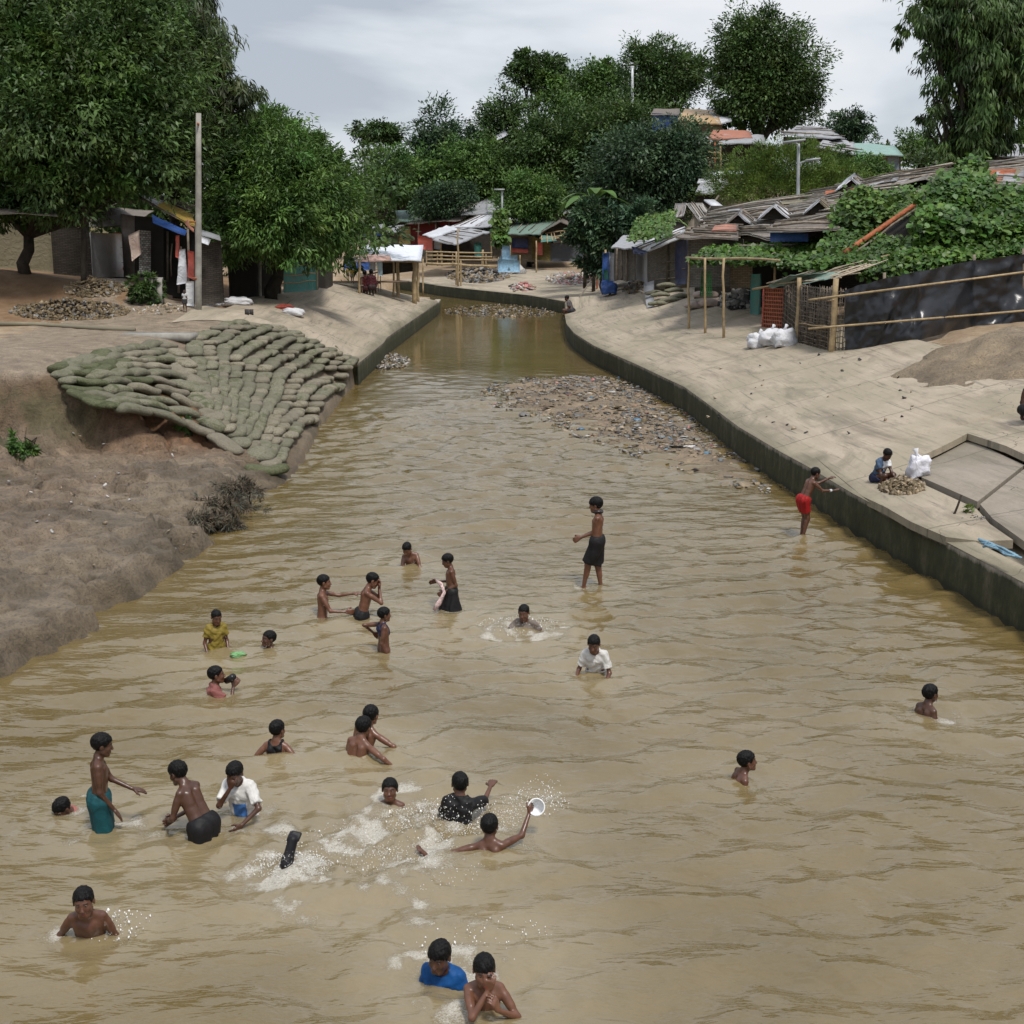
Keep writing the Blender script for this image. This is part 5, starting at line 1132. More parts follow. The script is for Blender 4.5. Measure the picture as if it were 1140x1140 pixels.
# hanging laundry, each piece on its own
def cloth_px(label, pts, Y, mat, name='hanging_cloth', amp=.05, cat='laundry'):
    return tag(sheet(name, [PY(a, b, Y) for a, b in pts], mat, None, amp, .012, res=.06, fr=5), label, cat)
cloth_px('long white towel hanging left of the concrete pole', [(200, 278), (206, 277), (209, 315), (197, 317)], 34.2, TP['white'])
cloth_px('red and white shirt hanging against the concrete pole', [(209, 279), (216, 280), (217, 312), (209, 308)], 34.1, TP['red'])
cloth_px('blotched beige cloth hanging from the hut corner', [(143, 262), (155, 256), (157, 283), (147, 291)], 34.6, m_tarp('cloth_beige', (.50, .40, .33), .8, .5, (.4, .15, .12)))
cloth_px('dark red cloth hanging under the blue awning', [(196, 262), (200, 262), (199, 288), (195, 286)], 34.5, TP['red'])
cloth_px('grey patched door board standing right of the hanging towel', [(207, 313), (216, 313), (216, 341), (207, 340)], 33.9, TP['tin'], 'door_board', .01, 'board')
g = G(146, 309); mb = MB(); 
for z_, r_ in ((0, .12), (.08, .2), (.2, .23), (.33, .18), (.38, .1)): pass
o = MB().tube([g + [0, 0, z_] for z_ in (.1, .16, .28, .42, .5, .53)], [.08, .2, .25, .2, .1, .1], 16).build('water_pot', TP['red'], None, True); tag(o, 'round red pot on the bank beside the beige hanging cloth', 'pot')
g = G(175, 338); o = MB().box(g + [0, 0, .28], (.32, .2, .72), col=(1, 1, 1)).build('concrete_stub', CONC); tag(o, 'upright concrete slab stub beside the bank shrub', 'concrete slab')
# culvert head
a, b = PZ(150, 372, 1.86), PZ(188, 368, 1.86); r = thing('culvert', 'square concrete culvert outlet at the top of the sandbag slope', 'culvert')
c0 = PZ(176, 372, 1.84)
MB().box(c0 + [0, .1, -.06], (1.5, .55, .14), rotz(-.12)).build('top_slab', CONC, r); MB().box(c0 + [-.45, .12, -.46], (.6, .5, .62), rotz(-.12)).build('side_wall', MT['wall'], r); MB().box(c0 + [.55, .12, -.46], (.16, .5, .62), rotz(-.12)).build('side_wall', MT['wall'], r); MB().box(c0 + [.1, .42, -.46], (.8, .06, .6), rotz(-.12)).build('back', DKI, r)  # back is coloured near-black to paint the shade inside the outlet
reorigin(r)
# kerb along the path edge
P = [PZ(px, py, TZ(*PZ(px, py, 1.85)[:2]) + .03) for px, py in ((-40, 360), (40, 361), (118, 366), (150, 367))]
tag(MB().tube(P, .06, 6).build('kerb', MT['concrete'], None, True), 'thin raised concrete edging along the dirt terrace at left', 'kerb')
# ---- open shed with the white roof
r = hut('open bamboo shed roofed with a bright white tarp on the left bank', name='open_shed')
Ys = G(461, 338)[1]; Yb = G(399, 327)[1]
sheet('roof', Q((398, 289, Ys - 1.5), (469, 290, Ys - .5), (471.5, 272, Ys + 3.0), (404, 272, Ys + 2.5)), m_tarp('shed_white', (.74, .77, .84), .4, .12), r, .05, .02)
sheet('roof_patch', Q((396, 290, Ys - 1.8), (436, 290, Ys - 1.3), (434, 283, Ys - .4), (399, 282, Ys - .4)), m_tarp('shed_coral', (.62, .40, .34), .5, .3), r, .06, .02)
for px, pb, rr in ((461, 338, .10), (465, 336, .07), (438, 331, .045), (443, 331, .075), (400, 327, .05), (471, 325, .04)): vpole(px, pb, 288, rr, BAM, r)
for q_ in (0, 1): pole('beam', PY(399, 291 - q_ * 5, Ys - 1 + 2.6 * q_), PY(470, 291 - q_ * 5, Ys - .2 + 2.6 * q_), .04, BAM, r)
sheet('back_mat', Q((425, 291, Ys + 1.8), (460, 291, Ys + 1.8), (460, 302, Ys + 1.8), (425, 306, Ys + 1.8)), WV['dark'], r, .02)
reorigin(r)
r = thing('bamboo_bench', 'bamboo bench with an upright slatted side under the shed roof', 'bench'); g1, g2 = G(400, 327), G(424, 325)
pole('rail', g1 + [0, 0, .62], g2 + [0, 0, .8], .03, BAMD, r); pole('rail', g1 + [0, 0, .3], g2 + [0, 0, .35], .03, BAMD, r)
MB().box((g1 + g2) / 2 + [0, .2, .42], (np.linalg.norm(g2 - g1), .45, .05)).build('seat', WOOD, r)
for i in range(9): p = g1 + (g2 - g1) * i / 8; pole('slat', p + [0, 0, -.05], p + [0, 0, .62 + .02 * i], .018, BAMD, r)
reorigin(r)
cloth_px('pale blue shirt hanging from the shed roof edge', [(419, 290), (426, 290), (426, 308), (421, 306)], Ys - 1.2, m_tarp('cloth_paleblue', (.40, .52, .56), .8, .2))
cloth_px('grey shirt hanging beside the pale blue one', [(411, 290), (418, 290), (418, 302), (411, 301)], Ys - 1.2, m_tarp('cloth_grey', (.42, .44, .46), .8, .2))
cloth_px('blue tarp screen beyond the yellow-dressed children, left half', [(383, 287), (395, 287), (395, 300), (383, 300)], 66, TP['blue'], 'tarp_screen', .02, 'screen')
cloth_px('blue tarp screen behind the shed, right of the pale gatepost', [(397, 287), (412, 287), (412, 301), (397, 301)], 66, TP['blue'], 'tarp_screen', .02, 'screen')
# ---- centre shelters
def flat_roof(r, pts, mat, amp=.06, bat=0, across=True, ragged=.15, name='roof', seed=1, rr=.03, bm=None, th=.04):
    P = Q(*pts); o = sheet(name, P, mat, r, amp, th, ragged=ragged, res=.35)
    if bat: battens(P, bat, o, bm, rr, across, seed=seed)
    return o
GC = 'huts around the bend of the canal'
r = hut('long hut with a brown mat roof, red tarp wall and grey gable cover', GC, 'tarp_shelter')
flat_roof(r, ((452, 249, 90), (513, 245, 89), (545, 222, 95), (500, 225, 96)), m_tarp('mat_roof', (.30, .275, .25), .8, .5), bat=9, across=False, seed=2)
flat_roof(r, ((513, 239, 89), (543, 238, 88), (542, 221, 94.8), (526, 230, 92)), TP['grey'], .05, ragged=0); flat_roof(r, ((543, 238, 88), (558, 236, 88), (557, 230, 92), (542, 221, 94.8)), TP['grey'], .05, ragged=0)
sheet('wall', Q((455, 249, 90.5), (512, 246, 89.8), (512, 278, 89.5), (455, 276, 90.3)), WV['red'], r, .04)
for px in (466, 485, 500): pole('post', PY(px, 278, 89.6), PY(px, 247, 89.8), .06, BAMD, r)
r = hut('hut with striped white and grey tarps sloping down to a wide awning', GC, 'tarp_shelter')
flat_roof(r, ((500, 253, 85), (530, 253, 84.5), (556, 236, 88.6), (540, 236, 89.5)), TP['white'], bat=4, seed=4); flat_roof(r, ((528, 254, 84.4), (549, 252, 84), (557, 237, 88.2), (553, 237, 88.5)), TP['grey'])
flat_roof(r, ((470, 261, 81), (482, 265, 79.5), (512, 255, 83), (497, 251, 85)), TP['white'], .05, ragged=.05); flat_roof(r, ((481, 266, 79.5), (506, 273, 78.5), (548, 257, 82), (511, 254, 84)), TP['grey'], .08, bat=5, across=False, seed=8)
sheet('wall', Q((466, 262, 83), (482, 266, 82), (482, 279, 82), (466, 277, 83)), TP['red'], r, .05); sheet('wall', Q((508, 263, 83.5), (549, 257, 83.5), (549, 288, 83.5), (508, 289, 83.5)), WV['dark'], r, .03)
sheet('door', Q((528, 270, 83.3), (536, 270, 83.3), (536, 287, 83.3), (528, 287, 83.3)), TP['teal'], r, .02); sheet('wall', Q((482, 266, 84), (508, 266, 84), (508, 290, 84), (482, 288, 84)), DKI, r, .02); sheet('curtain', Q((483, 268, 81), (490, 268, 81), (490, 278, 81), (483, 277, 81)), TP['grey'], r, .03)  # near-black wall between the mats paints the shade within
for px in (491, 510, 547): pole('post', PY(px, 290, 80.5), PY(px, 268 - (px - 491) * .15, 80.5), .05, BAM, r)
r = hut('green grey roofed hut with a blue panelled wall at the bend', GC, 'tarp_shelter')
flat_roof(r, ((560, 260, 84), (601, 261, 82), (624, 244, 88), (578, 243, 91)), TP['green'], bat=6, across=True, seed=5); flat_roof(r, ((601, 262, 82), (603, 258, 82), (625, 246, 82.5), (624, 243, 88)), TP['brown'], .02)
flat_roof(r, ((624, 246, 82.5), (646, 256, 82), (640, 250, 89), (626, 243, 89)), TP['brown']); sheet('gable', Q((603, 263, 83), (644, 258, 83), (626, 247, 83), (622, 248, 83)), WV['dark'], r, .02)
sheet('wall', Q((566, 262, 84), (596, 263, 84), (596, 292, 84), (566, 290, 84)), WV['tan'], r, .02); sheet('painted_panel', Q((570, 265, 83.8), (588, 266, 83.8), (588, 277, 83.8), (570, 276, 83.8)), TP['navy'], r, .01); sheet('painted_panel', Q((570, 276.5, 83.8), (588, 277.5, 83.8), (588, 282, 83.8), (570, 281, 83.8)), TP['red'], r, .01)
sheet('wall', Q((592, 263, 83.2), (613, 270, 83.2), (613, 291, 83.2), (592, 289, 83.2)), WV['yellow'], r, .02); sheet('wall', Q((596, 270, 83), (604, 270, 83), (604, 284, 83), (596, 284, 83)), TP['red'], r, .02)
sheet('wall', Q((613, 271, 83.4), (664, 266, 83.4), (664, 291, 83.4), (613, 291, 83.4)), m_tarp('tin_dark', (.07, .08, .10), .5, .4), r, .02)
sheet('notice', Q((634, 270, 83.2), (638, 270, 83.2), (638, 274, 83.2), (634, 274, 83.2)), TP['white'], r, .0)
r = thing('awning_frame', 'bare bamboo awning frame backed with torn teal cloth', 'frame')
P = Q((600, 272, 80.5), (650, 264, 80), (641, 256, 83), (601, 259, 83)); battens(P, 8, r, BAM, .04, True, 'pole', .02); battens(P, 3, r, BAM, .045, False, 'rail', .02, seed=3)
sheet('cloth', Q((602, 270, 80.7), (620, 268, 80.5), (616, 262, 82), (603, 262, 82)), TP['teal'], r, .05)
for px, pb, pt in ((597, 304, 268), (625, 290, 268), (643, 292, 262)): vpole(px, pb, pt, .05, BAM, r)
reorigin(r)
r = hut('small gabled hut with a mint green roof behind the brown-roofed hut', GC, 'tarp_shelter')
flat_roof(r, ((440, 228, 101), (459, 218, 100), (462, 219, 104), (444, 226, 105)), TP['brown'], .03); flat_roof(r, ((459, 218, 100), (477, 226, 101), (480, 224, 105), (462, 217, 104)), TP['brown'], .03)
sheet('gable', Q((441, 230, 101), (475, 230, 101), (460, 219, 101), (458, 219, 101)), WV['dark'], r, .02); sheet('wall', Q((442, 229, 101.2), (474, 229, 101.2), (474, 240, 101.2), (442, 240, 101.2)), WV['dark'], r, .02)
flat_roof(r, ((443, 247, 94), (470, 246, 94), (476, 234, 99), (440, 234, 99)), TP['green2'], .05)
sheet('wall', Q((443, 247, 95), (468, 247, 95), (468, 276, 95), (443, 276, 95)), WV['dark'], r, .02)
r = hut('low hut under a blue tarp at the left end of the far huts', GC, 'tarp_shelter')
flat_roof(r, ((400, 256, 84), (425, 254, 84), (428, 249, 88), (404, 251, 88)), TP['grey'], .04); sheet('wall', Q((400, 256, 84.3), (424, 254, 84.3), (424, 262, 84.3), (400, 264, 84.3)), TP['blue'], r, .1); sheet('wall', Q((400, 262, 84.6), (440, 262, 84.6), (440, 282, 84.6), (400, 282, 84.6)), WV['dark'], r, .05)
flat_roof(r, ((405, 272, 78), (424, 270, 78), (420, 264, 82), (404, 266, 82)), TP['brown'], .04)
r = hut('hut side of yellow woven mats piled with dark rags', GC, 'tarp_shelter')
sheet('wall', Q((444, 252, 88), (457, 252, 88), (457, 272, 88), (444, 272, 88)), WV['yellow'], r, .04); sheet('wall', Q((424, 262, 88.5), (446, 256, 88.5), (446, 274, 88.5), (424, 276, 88.5)), TP['brown'], r, .15)
flat_roof(r, ((424, 263, 87), (446, 257, 87), (450, 250, 91), (432, 252, 91)), TP['grey'], .06)
for lb, pp in (('hillside roof with shining white sheets above the green grey roof', ((617, 229, 98), (640, 228, 97), (649, 219, 102), (618, 219, 103))), ('dull grey hillside roof just below the shining white one', ((613, 238, 94), (639, 237, 93), (634, 230, 97), (616, 231, 98))), ('faint white roof half buried in trees on the central hill', ((553, 157, 98), (566, 150, 98), (562, 145, 101), (552, 150, 101))), ('flat pale roof behind the green grey roof', ((560, 246, 93), (592, 246, 93), (596, 241, 97), (566, 241, 97)))):
    r = hut(lb, 'roofs half hidden in the hillside trees'); P = Q(*pp); sheet('roof', P, TP['grey'] if 'dull' in lb else TP['white'], r, .12, ragged=.1); P2 = [P[0] + [.2, .3, -.05], P[1] + [-.2, .3, -.05], P[1] + [-.2, .3, -2], P[0] + [.2, .3, -2]]; sheet('wall', P2, WV['dark'], r, .02)
r = hut('pair of pale roofs seen beyond the small umbrella tree on the left skyline', 'roofs half hidden in the hillside trees')
flat_roof(r, ((363, 193, 110), (402, 196, 110), (396, 188, 116), (372, 186, 116)), TP['white'], .05); flat_roof(r, ((372, 202, 106), (404, 206, 106), (402, 198, 110), (366, 197, 110)), TP['grey'], .05); sheet('wall', Q((374, 203, 106.5), (402, 207, 106.5), (402, 222, 106.5), (374, 222, 106.5)), WV['grey'], r, .02); sheet('wall', Q((365, 196, 111), (400, 198, 111), (400, 204, 111), (365, 204, 111)), WV['dark'], r, .02)
# drying rack / bridge
r = thing('bamboo_railing', 'long bamboo rail fence with a plank rail standing before the central huts', 'fence')
Yr = 73.
for py0, py1 in ((280.5, 281.5), (284.5, 286), (289, 289)): pole('rail', PY(474, py0, Yr), PY(548, py1, Yr), .045, BAM, r)
pole('rail', PY(474, 293.5, Yr - 1), PY(553, 297, Yr - 1), .07, BAM, r)
for px, pt in ((475, 279), (487, 280), (492, 280), (504, 282), (538, 278), (541, 283)): pole('post', PY(px, 296, Yr), PY(px, pt, Yr), .04, BAM, r)
for px, pb, pt in ((510, 319.5, 254), (508, 318, 280), (513, 319, 290), (537, 307, 278), (541, 306, 290)): vpole(px, pb, pt, .05, BAM, r)
reorigin(r)
r = thing('mesh_enclosure', 'pale blue mesh enclosure wrapped round thin posts on a ring of stones', 'enclosure')
sheet('mesh', Q((554, 288, 76.5), (578, 290, 77), (579, 303, 77), (554, 303, 76.5)), NET['blue'], r, .1); sheet('mesh', Q((559, 273, 78), (568, 274, 78), (568, 292, 78), (559, 292, 78)), NET['blue'], r, .08); sheet('mesh', Q((556, 285, 79), (576, 284, 79), (576, 300, 79), (556, 300, 79)), NET['blue'], r, .08)
for px, pt in ((555, 286), (561, 272), (568, 273), (579, 284)): vpole(px, 303, pt, .035, BAM, r)
reorigin(r)
# ---- rubble, rags, litter
def heap(name, label, pxs, n, sz, mats, cat='heap', kind=None, hmax=.3, flat=.5, tmin=8, seed=1, base=None, seat=0.):
    """pile of irregular angular bits on the ground, one mesh"""
    rg = np.random.default_rng(seed); cx, cy, rx, ry = pxs; mb = [MB() for _ in mats]
    for i in range(n):
        a = rg.uniform(0, 6.28); q = rg.random() ** .5; g = G(cx + rx * q * math.cos(a), cy + ry * q * math.sin(a), tmin) if base is None else PZ(cx + rx * q * math.cos(a), cy + ry * q * math.sin(a), base)
        s = sz * rg.uniform(.4, 1.5); R = rotz(rg.uniform(0, 6.28)) @ rotx(rg.normal(0, .5)) @ roty(rg.normal(0, .5)); v = rg.normal(size=(8, 3)); 
        P = np.array([[x, y, z] for z in (-.5, .5) for y in (-.5, .5) for x in (-.5, .5)]) * [1, rg.uniform(.4, .9), flat * rg.uniform(.5, 1)] + rg.normal(0, .12, (8, 3)); P = P * s @ R.T
        m = mb[rg.integers(len(mats))]; m.add(P + g + [0, 0, hmax * (1 - q) * rg.random() + seat], [[0, 2, 3, 1], [4, 5, 7, 6], [0, 1, 5, 4], [2, 6, 7, 3], [0, 4, 6, 2], [1, 3, 7, 5]], c=np.ones(3) * rg.uniform(.6, 1.3))
    mbs = [(m, k) for m, k in zip(mb, mats) if m.n]
    V = np.concatenate([np.concatenate(m.V) for m, _ in mbs]); off = np.cumsum([0] + [m.n for m, _ in mbs]); Fq = [np.concatenate(m.F4) + o for (m, _), o in zip(mbs, off)]; mi = np.concatenate([[i] * len(f) for i, f in enumerate(Fq)])
    o = mesh_np(name, V, np.concatenate(Fq), None, None, False, col=np.concatenate([np.concatenate(m.C) for m, _ in mbs]), mats=[k for _, k in mbs], midx=mi); return tag(o, label, cat, kind=kind)
LT = dict(w=m_plain('litter_white', (.38, .36, .33), .3, 20, .6, usecol=True), g=m_plain('litter_grey', (.19, .18, .165), .4, 20, .8, usecol=True), b=m_plain('litter_blue', (.09, .17, .24), .4, 20, .6, usecol=True), p=m_plain('litter_pink', (.36, .15, .14), .4, 20, .7, usecol=True), d=m_plain('litter_dark', (.035, .032, .032), .4, 20, .7, usecol=True), t=m_plain('litter_tan', (.27, .21, .14), .4, 20, .8, usecol=True), m=m_plain('earth', (.14, .105, .06), .4, 20, .95, usecol=True))
L_ = lambda s: [LT[c] for c in s]
heap('rag_heap', 'flat spread of pinkish white rags drying on the far slope', (636, 311, 27, 7), 900, .17, L_('wwpgtt'), hmax=.25, seed=2)
heap('stone_heap', 'dark grey pile of stones and rags below the bamboo railing', (532, 308, 34, 8), 1100, .20, L_('ggdtm'), hmax=.7, seed=3)
heap('rag_heap', 'small red and purple rag heap near the edge of the far wall', (582, 321, 14, 4), 160, .17, L_('pdwt'), hmax=.3, seed=4)
heap('stone_ring', 'rough ring of pale stones around the blue mesh enclosure', (568, 303, 18, 3), 60, .45, L_('gtw'), hmax=.1, seed=5)
heap('debris_heap', 'long heap of stones, roots and plastic scraps along the edge of the terrace', (78, 347, 66, 10), 1900, .09, L_('gmdmmmtmmm'), hmax=.35, seed=6)
heap('debris_heap', 'grey scraps and sacking under the white tin panel', (105, 322, 34, 9), 700, .09, L_('gmtmmm'), hmax=.3, seed=7)
heap('debris_heap', 'scattered pale scraps on the path left of the white sacks', (180, 345, 32, 6), 90, .08, L_('wtt'), hmax=.03, seed=8)
heap('earth_heap', 'low heap of crumbled brown earth in front of the squatting child', (1004, 543, 25, 9), 900, .055, L_('mmmt'), hmax=.16, seed=9)
heap('stone_heap', 'rubble of stones under the bamboo walls at the right bend', (707, 318, 15, 10), 260, .2, L_('tggm'), hmax=.3, seed=10)
heap('stone_heap', 'rocks piled under the pergola beside the teal cloth', (826, 336, 24, 9), 260, .22, L_('gggd'), hmax=.4, seed=11)
heap('litter', 'crushed litter on the slab under the tilted concrete', (1075, 578, 22, 5), 120, .045, L_('ggd'), hmax=.02, seed=12, kind='stuff')
heap('litter', 'small scraps strewn over the grey mud bank', (120, 560, 120, 80), 60, .04, L_('wtgtw'), hmax=.0, seed=13, kind='stuff', seat=.03)
heap('litter', 'small scraps strewn over the right concrete slope', (900, 440, 130, 50), 32, .05, L_('dtgd'), hmax=.0, seed=14, kind='stuff', seat=.015)
heap('litter', 'scraps caught under the sandbags', (215, 466, 24, 8), 50, .07, L_('wbgt'), hmax=.02, seed=15, kind='stuff')
heap('litter', 'rubbish washed up along the bend in front of the far wall', (560, 346, 66, 7), 380, .09, L_('ggttmmd'), hmax=.03, seed=16, kind='stuff', base=.02)
heap('litter', 'rubbish at the foot of the left retaining wall', (430, 402, 26, 9), 300, .07, L_('gtwd'), hmax=.02, seed=17, kind='stuff', base=.02)
# sand bar with rubbish
SBP = [(548, 440), (562, 428), (600, 422), (650, 420), (692, 421), (715, 432), (745, 452), (790, 485), (835, 523), (862, 546), (836, 541), (790, 528), (740, 512), (700, 498), (655, 484), (620, 466), (585, 458), (556, 450)]
SB = zpoly(SBP, .0)
bx = np.linspace(SB[:, 0].min() - .3, SB[:, 0].max() + .3, 110); by = np.linspace(SB[:, 1].min() - .3, SB[:, 1].max() + .3, 170); BX, BY = np.meshgrid(bx, by, indexing='ij')
dS = pdist(np.r_[SB, SB[:1]], BX, BY) * np.where(inside(SB, BX, BY), 1, -1)
BZ = .13 * sstep(-.5, 1.3, dS + .5 * fbm(BX * .9, BY * .9, 4, 41)) - .045 + .05 * fbm(BX * 2, BY * 2, 4, 44)
tagc = np.array([.30, .225, .145]) * (1 + .5 * fbm(BX * 1.3, BY * 1.3, 4, 46))[..., None]
tag(mesh_np('sand_bar', np.stack([BX, BY, BZ], -1).reshape(-1, 3), grid_faces(110, 170), MT['mud'], None, True, col=np.clip(tagc, .05, 1).reshape(-1, 3)), kind='structure')
def bar_litter():
    rg = np.random.default_rng(5); mb = [MB() for _ in range(7)]; n = 0
    while n < 5200:
        x, y = rg.uniform(bx[0], bx[-1]), rg.uniform(by[0], by[-1]); d = float(pdist(np.r_[SB, SB[:1]], np.array([x]), np.array([y]))[0]); ins_ = inside(SB, np.array([x]), np.array([y]))[0]
        if not ins_ and d > .35: continue
        if float(fbm(x * 1.1, y * 1.1, 3, 12)) + rg.normal(0, .2) < -.1 + .25 * min(d, .6) * 0: continue
        i = int(np.searchsorted(bx, x)) - 1; j = int(np.searchsorted(by, y)) - 1; z = max(BZ[max(i, 0), max(j, 0)], 0) + .012
        s = .042 * rg.lognormal(0, .6); R = rotz(rg.uniform(0, 6.28)) @ rotx(rg.normal(0, .3))
        P = np.array([[a, b, c] for c in (-.5, .5) for b in (-.5, .5) for a in (-.5, .5)]) * [1, rg.uniform(.3, .9), .14] + rg.normal(0, .13, (8, 3)) * [1, 1, .4]; P = P * min(s, .22) @ R.T
        mb[rg.choice(7, p=[.10, .30, .03, .02, .12, .28, .15])].add(P + [x, y, z], [[0, 2, 3, 1], [4, 5, 7, 6], [0, 1, 5, 4], [2, 6, 7, 3], [0, 4, 6, 2], [1, 3, 7, 5]], c=np.ones(3) * rg.uniform(.6, 1.3)); n += 1
    V = np.concatenate([np.concatenate(m.V) for m in mb]); off = np.cumsum([0] + [m.n for m in mb]); Fq = [np.concatenate(m.F4) + o for m, o in zip(mb, off)]
    o = mesh_np('litter', V, np.concatenate(Fq), None, None, False, col=np.concatenate([np.concatenate(m.C) for m in mb]), mats=L_('wgbpdtm'), midx=np.concatenate([[i] * len(f) for i, f in enumerate(Fq)])); tag(o, 'layer of small crushed rubbish covering the sand bar in the canal', 'litter', kind='stuff')
bar_litter()
# ---- crumpled bags and sacks
def blob(name, label, cen, rad, mat, cat, amp=.25, parent=None, seed=1, group=None, knot=False, res=(28, 18), rz=0.):
    n, m = res; th = np.linspace(0, 2 * math.pi, n, endpoint=False); ph = np.linspace(0, math.pi, m); T, Pp = np.meshgrid(th, ph, indexing='ij')
    x = np.sign(np.cos(T)) * np.abs(np.cos(T)) ** .8 * np.sin(Pp) ** .7; y = np.sign(np.sin(T)) * np.abs(np.sin(T)) ** .8 * np.sin(Pp) ** .7; z = np.cos(Pp)
    nn = 1 + amp * fbm(x * 2.3 + seed * 5, y * 2.3 + z * 2.9, 4, seed)
    P = np.stack([x * nn * rad[0], y * nn * rad[1], np.maximum(z, -.55) * nn * rad[2]], -1) @ rotz(rz).T
    f = []; 
    for i in range(n):
        for j in range(m - 1): f.append([i * m + j, i * m + j + 1, ((i + 1) % n) * m + j + 1, ((i + 1) % n) * m + j])
    o = mesh_np(name, P.reshape(-1, 3), np.array(f), mat, parent, True, col=np.ones((n * m, 3))); o.location = np.array(cen) + [0, 0, rad[2] * .5]
    if label: tag(o, label, cat, group)
    return o
WS = m_tarp('sack_white', (.66, .66, .68), .6, .25, (.35, .3, .25))
for i, (px, py, rx, rz, lb) in enumerate(((845, 386, .30, .22, 'left white sack of the three leaning on the red net fence'), (859, 384, .28, .26, 'middle white sack of the three leaning on the red net fence'), (873, 385, .30, .27, 'right white sack of the three by the wicker fence post'))):
    g = G(px, py); o = blob('sack', lb, g, (rx, .24, rz), WS, 'sack', .35, seed=i + 3, group='white sacks by the fence')
    MB().tube([(0, 0, rz * .8), (.02, 0, rz * 1.15), (.05, .02, rz * 1.3)], [.06, .03, .05], 8).build('knot', WS, o, True)
for i, (px, py, rx, lb) in enumerate(((234, 341, .36, 'crumpled white sack at the foot of the concrete pole'), (265, 339, .38, 'grey white sack lying under the mango tree'), (326, 351, .30, 'white sack beside a red bag on the left concrete slope'))):
    blob('sack', lb, G(px, py), (rx, .22, .14), WS, 'sack', .4, seed=i + 9)
blob('bag', 'crushed red bag on the left concrete slope', G(318, 345), (.26, .16, .11), TP['red'], 'bag', .5, seed=14)
for i, px in enumerate((275, 280)): tag(MB().box(G(px, 351) + [0, 0, .07], (.09, .1, .16)).build('block', LT['d']), ['dark block standing on the path, the left of a close pair', 'dark block standing on the path, the right of a close pair'][i], 'block')
g = G(1022, 530); o = blob('plastic_bag', 'crumpled white plastic bag beside the squatting child', g, (.17, .13, .19), m_tarp('bag_white', (.72, .71, .76), .45, .15, (.3, .25, .3)), 'bag', .7, seed=21); MB().tube([(-.03, 0, .17), (-.04, 0, .22), (-.06, .01, .29)], [.035, .02, .045], 7).build('handle', WS, o, True)
g = PZ(265, 728, .02); blob('plastic_bag', 'bright green and white plastic bag floating by the yellow-shirted child', g - [0, 0, .03], (.075, .045, .035), m_tarp('bag_green', (.12, .30, .09), .35, .4, (.6, .65, .6)), 'bag', .4, seed=22, rz=.4)
g = G(1075, 608); g = PZ(1078, 607, TZ(g[0], g[1]) - .18); tag(MB().box(g + [0, 0, .05], (.18, .12, .09), rotz(.3)).build('foam_block', WS), 'small white foam block in the gap behind the retaining wall', 'foam block')
gs = [PZ(x, y, .78) for x, y in ((1093, 604), (1105, 606), (1118, 612), (1134, 619))]; mb = MB()
for k_ in range(7): mb.tube(np.array(gs) + [0, .05 * (k_ - 3) * .7, 0] + rng.normal(0, .015, (4, 3)), .014, 5)
tag(mb.build('blue_cloth', TP['blue'] if 0 else m_tarp('cloth_sky', (.22, .38, .48), .8, .3), None, True), 'twisted strip of pale blue cloth behind the retaining wall', 'cloth')
g = PZ(248, 757, .12)
o = MB().tube([PZ(252, 758, .09), PZ(256, 756, .12), PZ(260, 753, .16)], [.03, .035, .03], 10).build('bottle', m_plain('black_plastic', (.01, .01, .01), .1, 5, .25), None, True); tag(o, 'black bottle held at the mouth of the boy at left', 'bottle')
# tub, cloths held
P0_ = PZ(567, 900, .18); mbt = MB(); an = np.linspace(0, 2 * math.pi, 24, endpoint=False); pr = [(.0, 0), (.075, 0), (.09, .06), (.105, .13), (.118, .135), (.118, .145), (.100, .138), (.085, .03), (0, .02)]
V = np.concatenate([np.stack([r_ * np.cos(an), r_ * np.sin(an), np.full(24, z_)], 1) for r_, z_ in pr]); Fq = [[i * 24 + j, i * 24 + (j + 1) % 24, (i + 1) * 24 + (j + 1) % 24, (i + 1) * 24 + j] for i in range(len(pr) - 1) for j in range(24)]
th_ = cast[24]; hw_ = th_['W'](th_['arms'][1][2])
o = mesh_np('plastic_tub', V, np.array(Fq), m_plain('white_plastic', (.75, .75, .75), .08, 5, .25), None, True, col=np.ones((len(V), 3))); o.location = hw_ + np.array([.07, .07, .02]); o.rotation_euler = (.9, -.9, .3); o.scale = (.54, .54, .54); tag(o, 'white plastic tub held up by the shirtless boy over the splash', 'tub')
tc_ = m_tarp('cloth_tealgrey', (.10, .25, .25), .6, .3)
t_ = cast[21]; w_ = t_['W'](t_['arms'][1][2]); o = sheet('wet_cloth', [w_ + [-.16, .05, .03], w_ + [.12, .12, .02], w_ + [.16, -.05, .0], w_ + [-.1, -.1, .02]], tc_, None, .05, .01, .04, fr=8); tag(o, 'wet teal cloth under the hand of the bare-backed boy', 'cloth')
SPOT = m_plain('cloth_spotted', (.50, .36, .34), .7, 45, .7)
t_ = cast[5]; a_, b_ = t_['W'](t_['arms'][1][2]), t_['W'](t_['arms'][-1][2]); c_ = t_['W'](t_['U'](.0, .10, .80)); mb = MB(); mb.tube([a_ + [0, -.03, .02], c_ + [-.03, -.08, 0], b_ + [0, -.03, 0], b_ + [-.06, -.05, -.12], b_ + [-.12, -.06, -.2]], [.014, .024, .02, .032, .02], 8)
tag(mb.build('spotted_cloth', SPOT, None, True), 'pale pink cloth held round the waist of the child in the black skirt', 'cloth')
t_ = cast[1]; cc = t_['W'](t_['hc'] + t_['R0'].T @ np.array([0, 0, 0])) ; n0 = t_['root'] + (t_['R0'] @ (t_['U'](0, .0, 1.02) * t_['s'])); an = np.linspace(0, 2 * math.pi, 17)
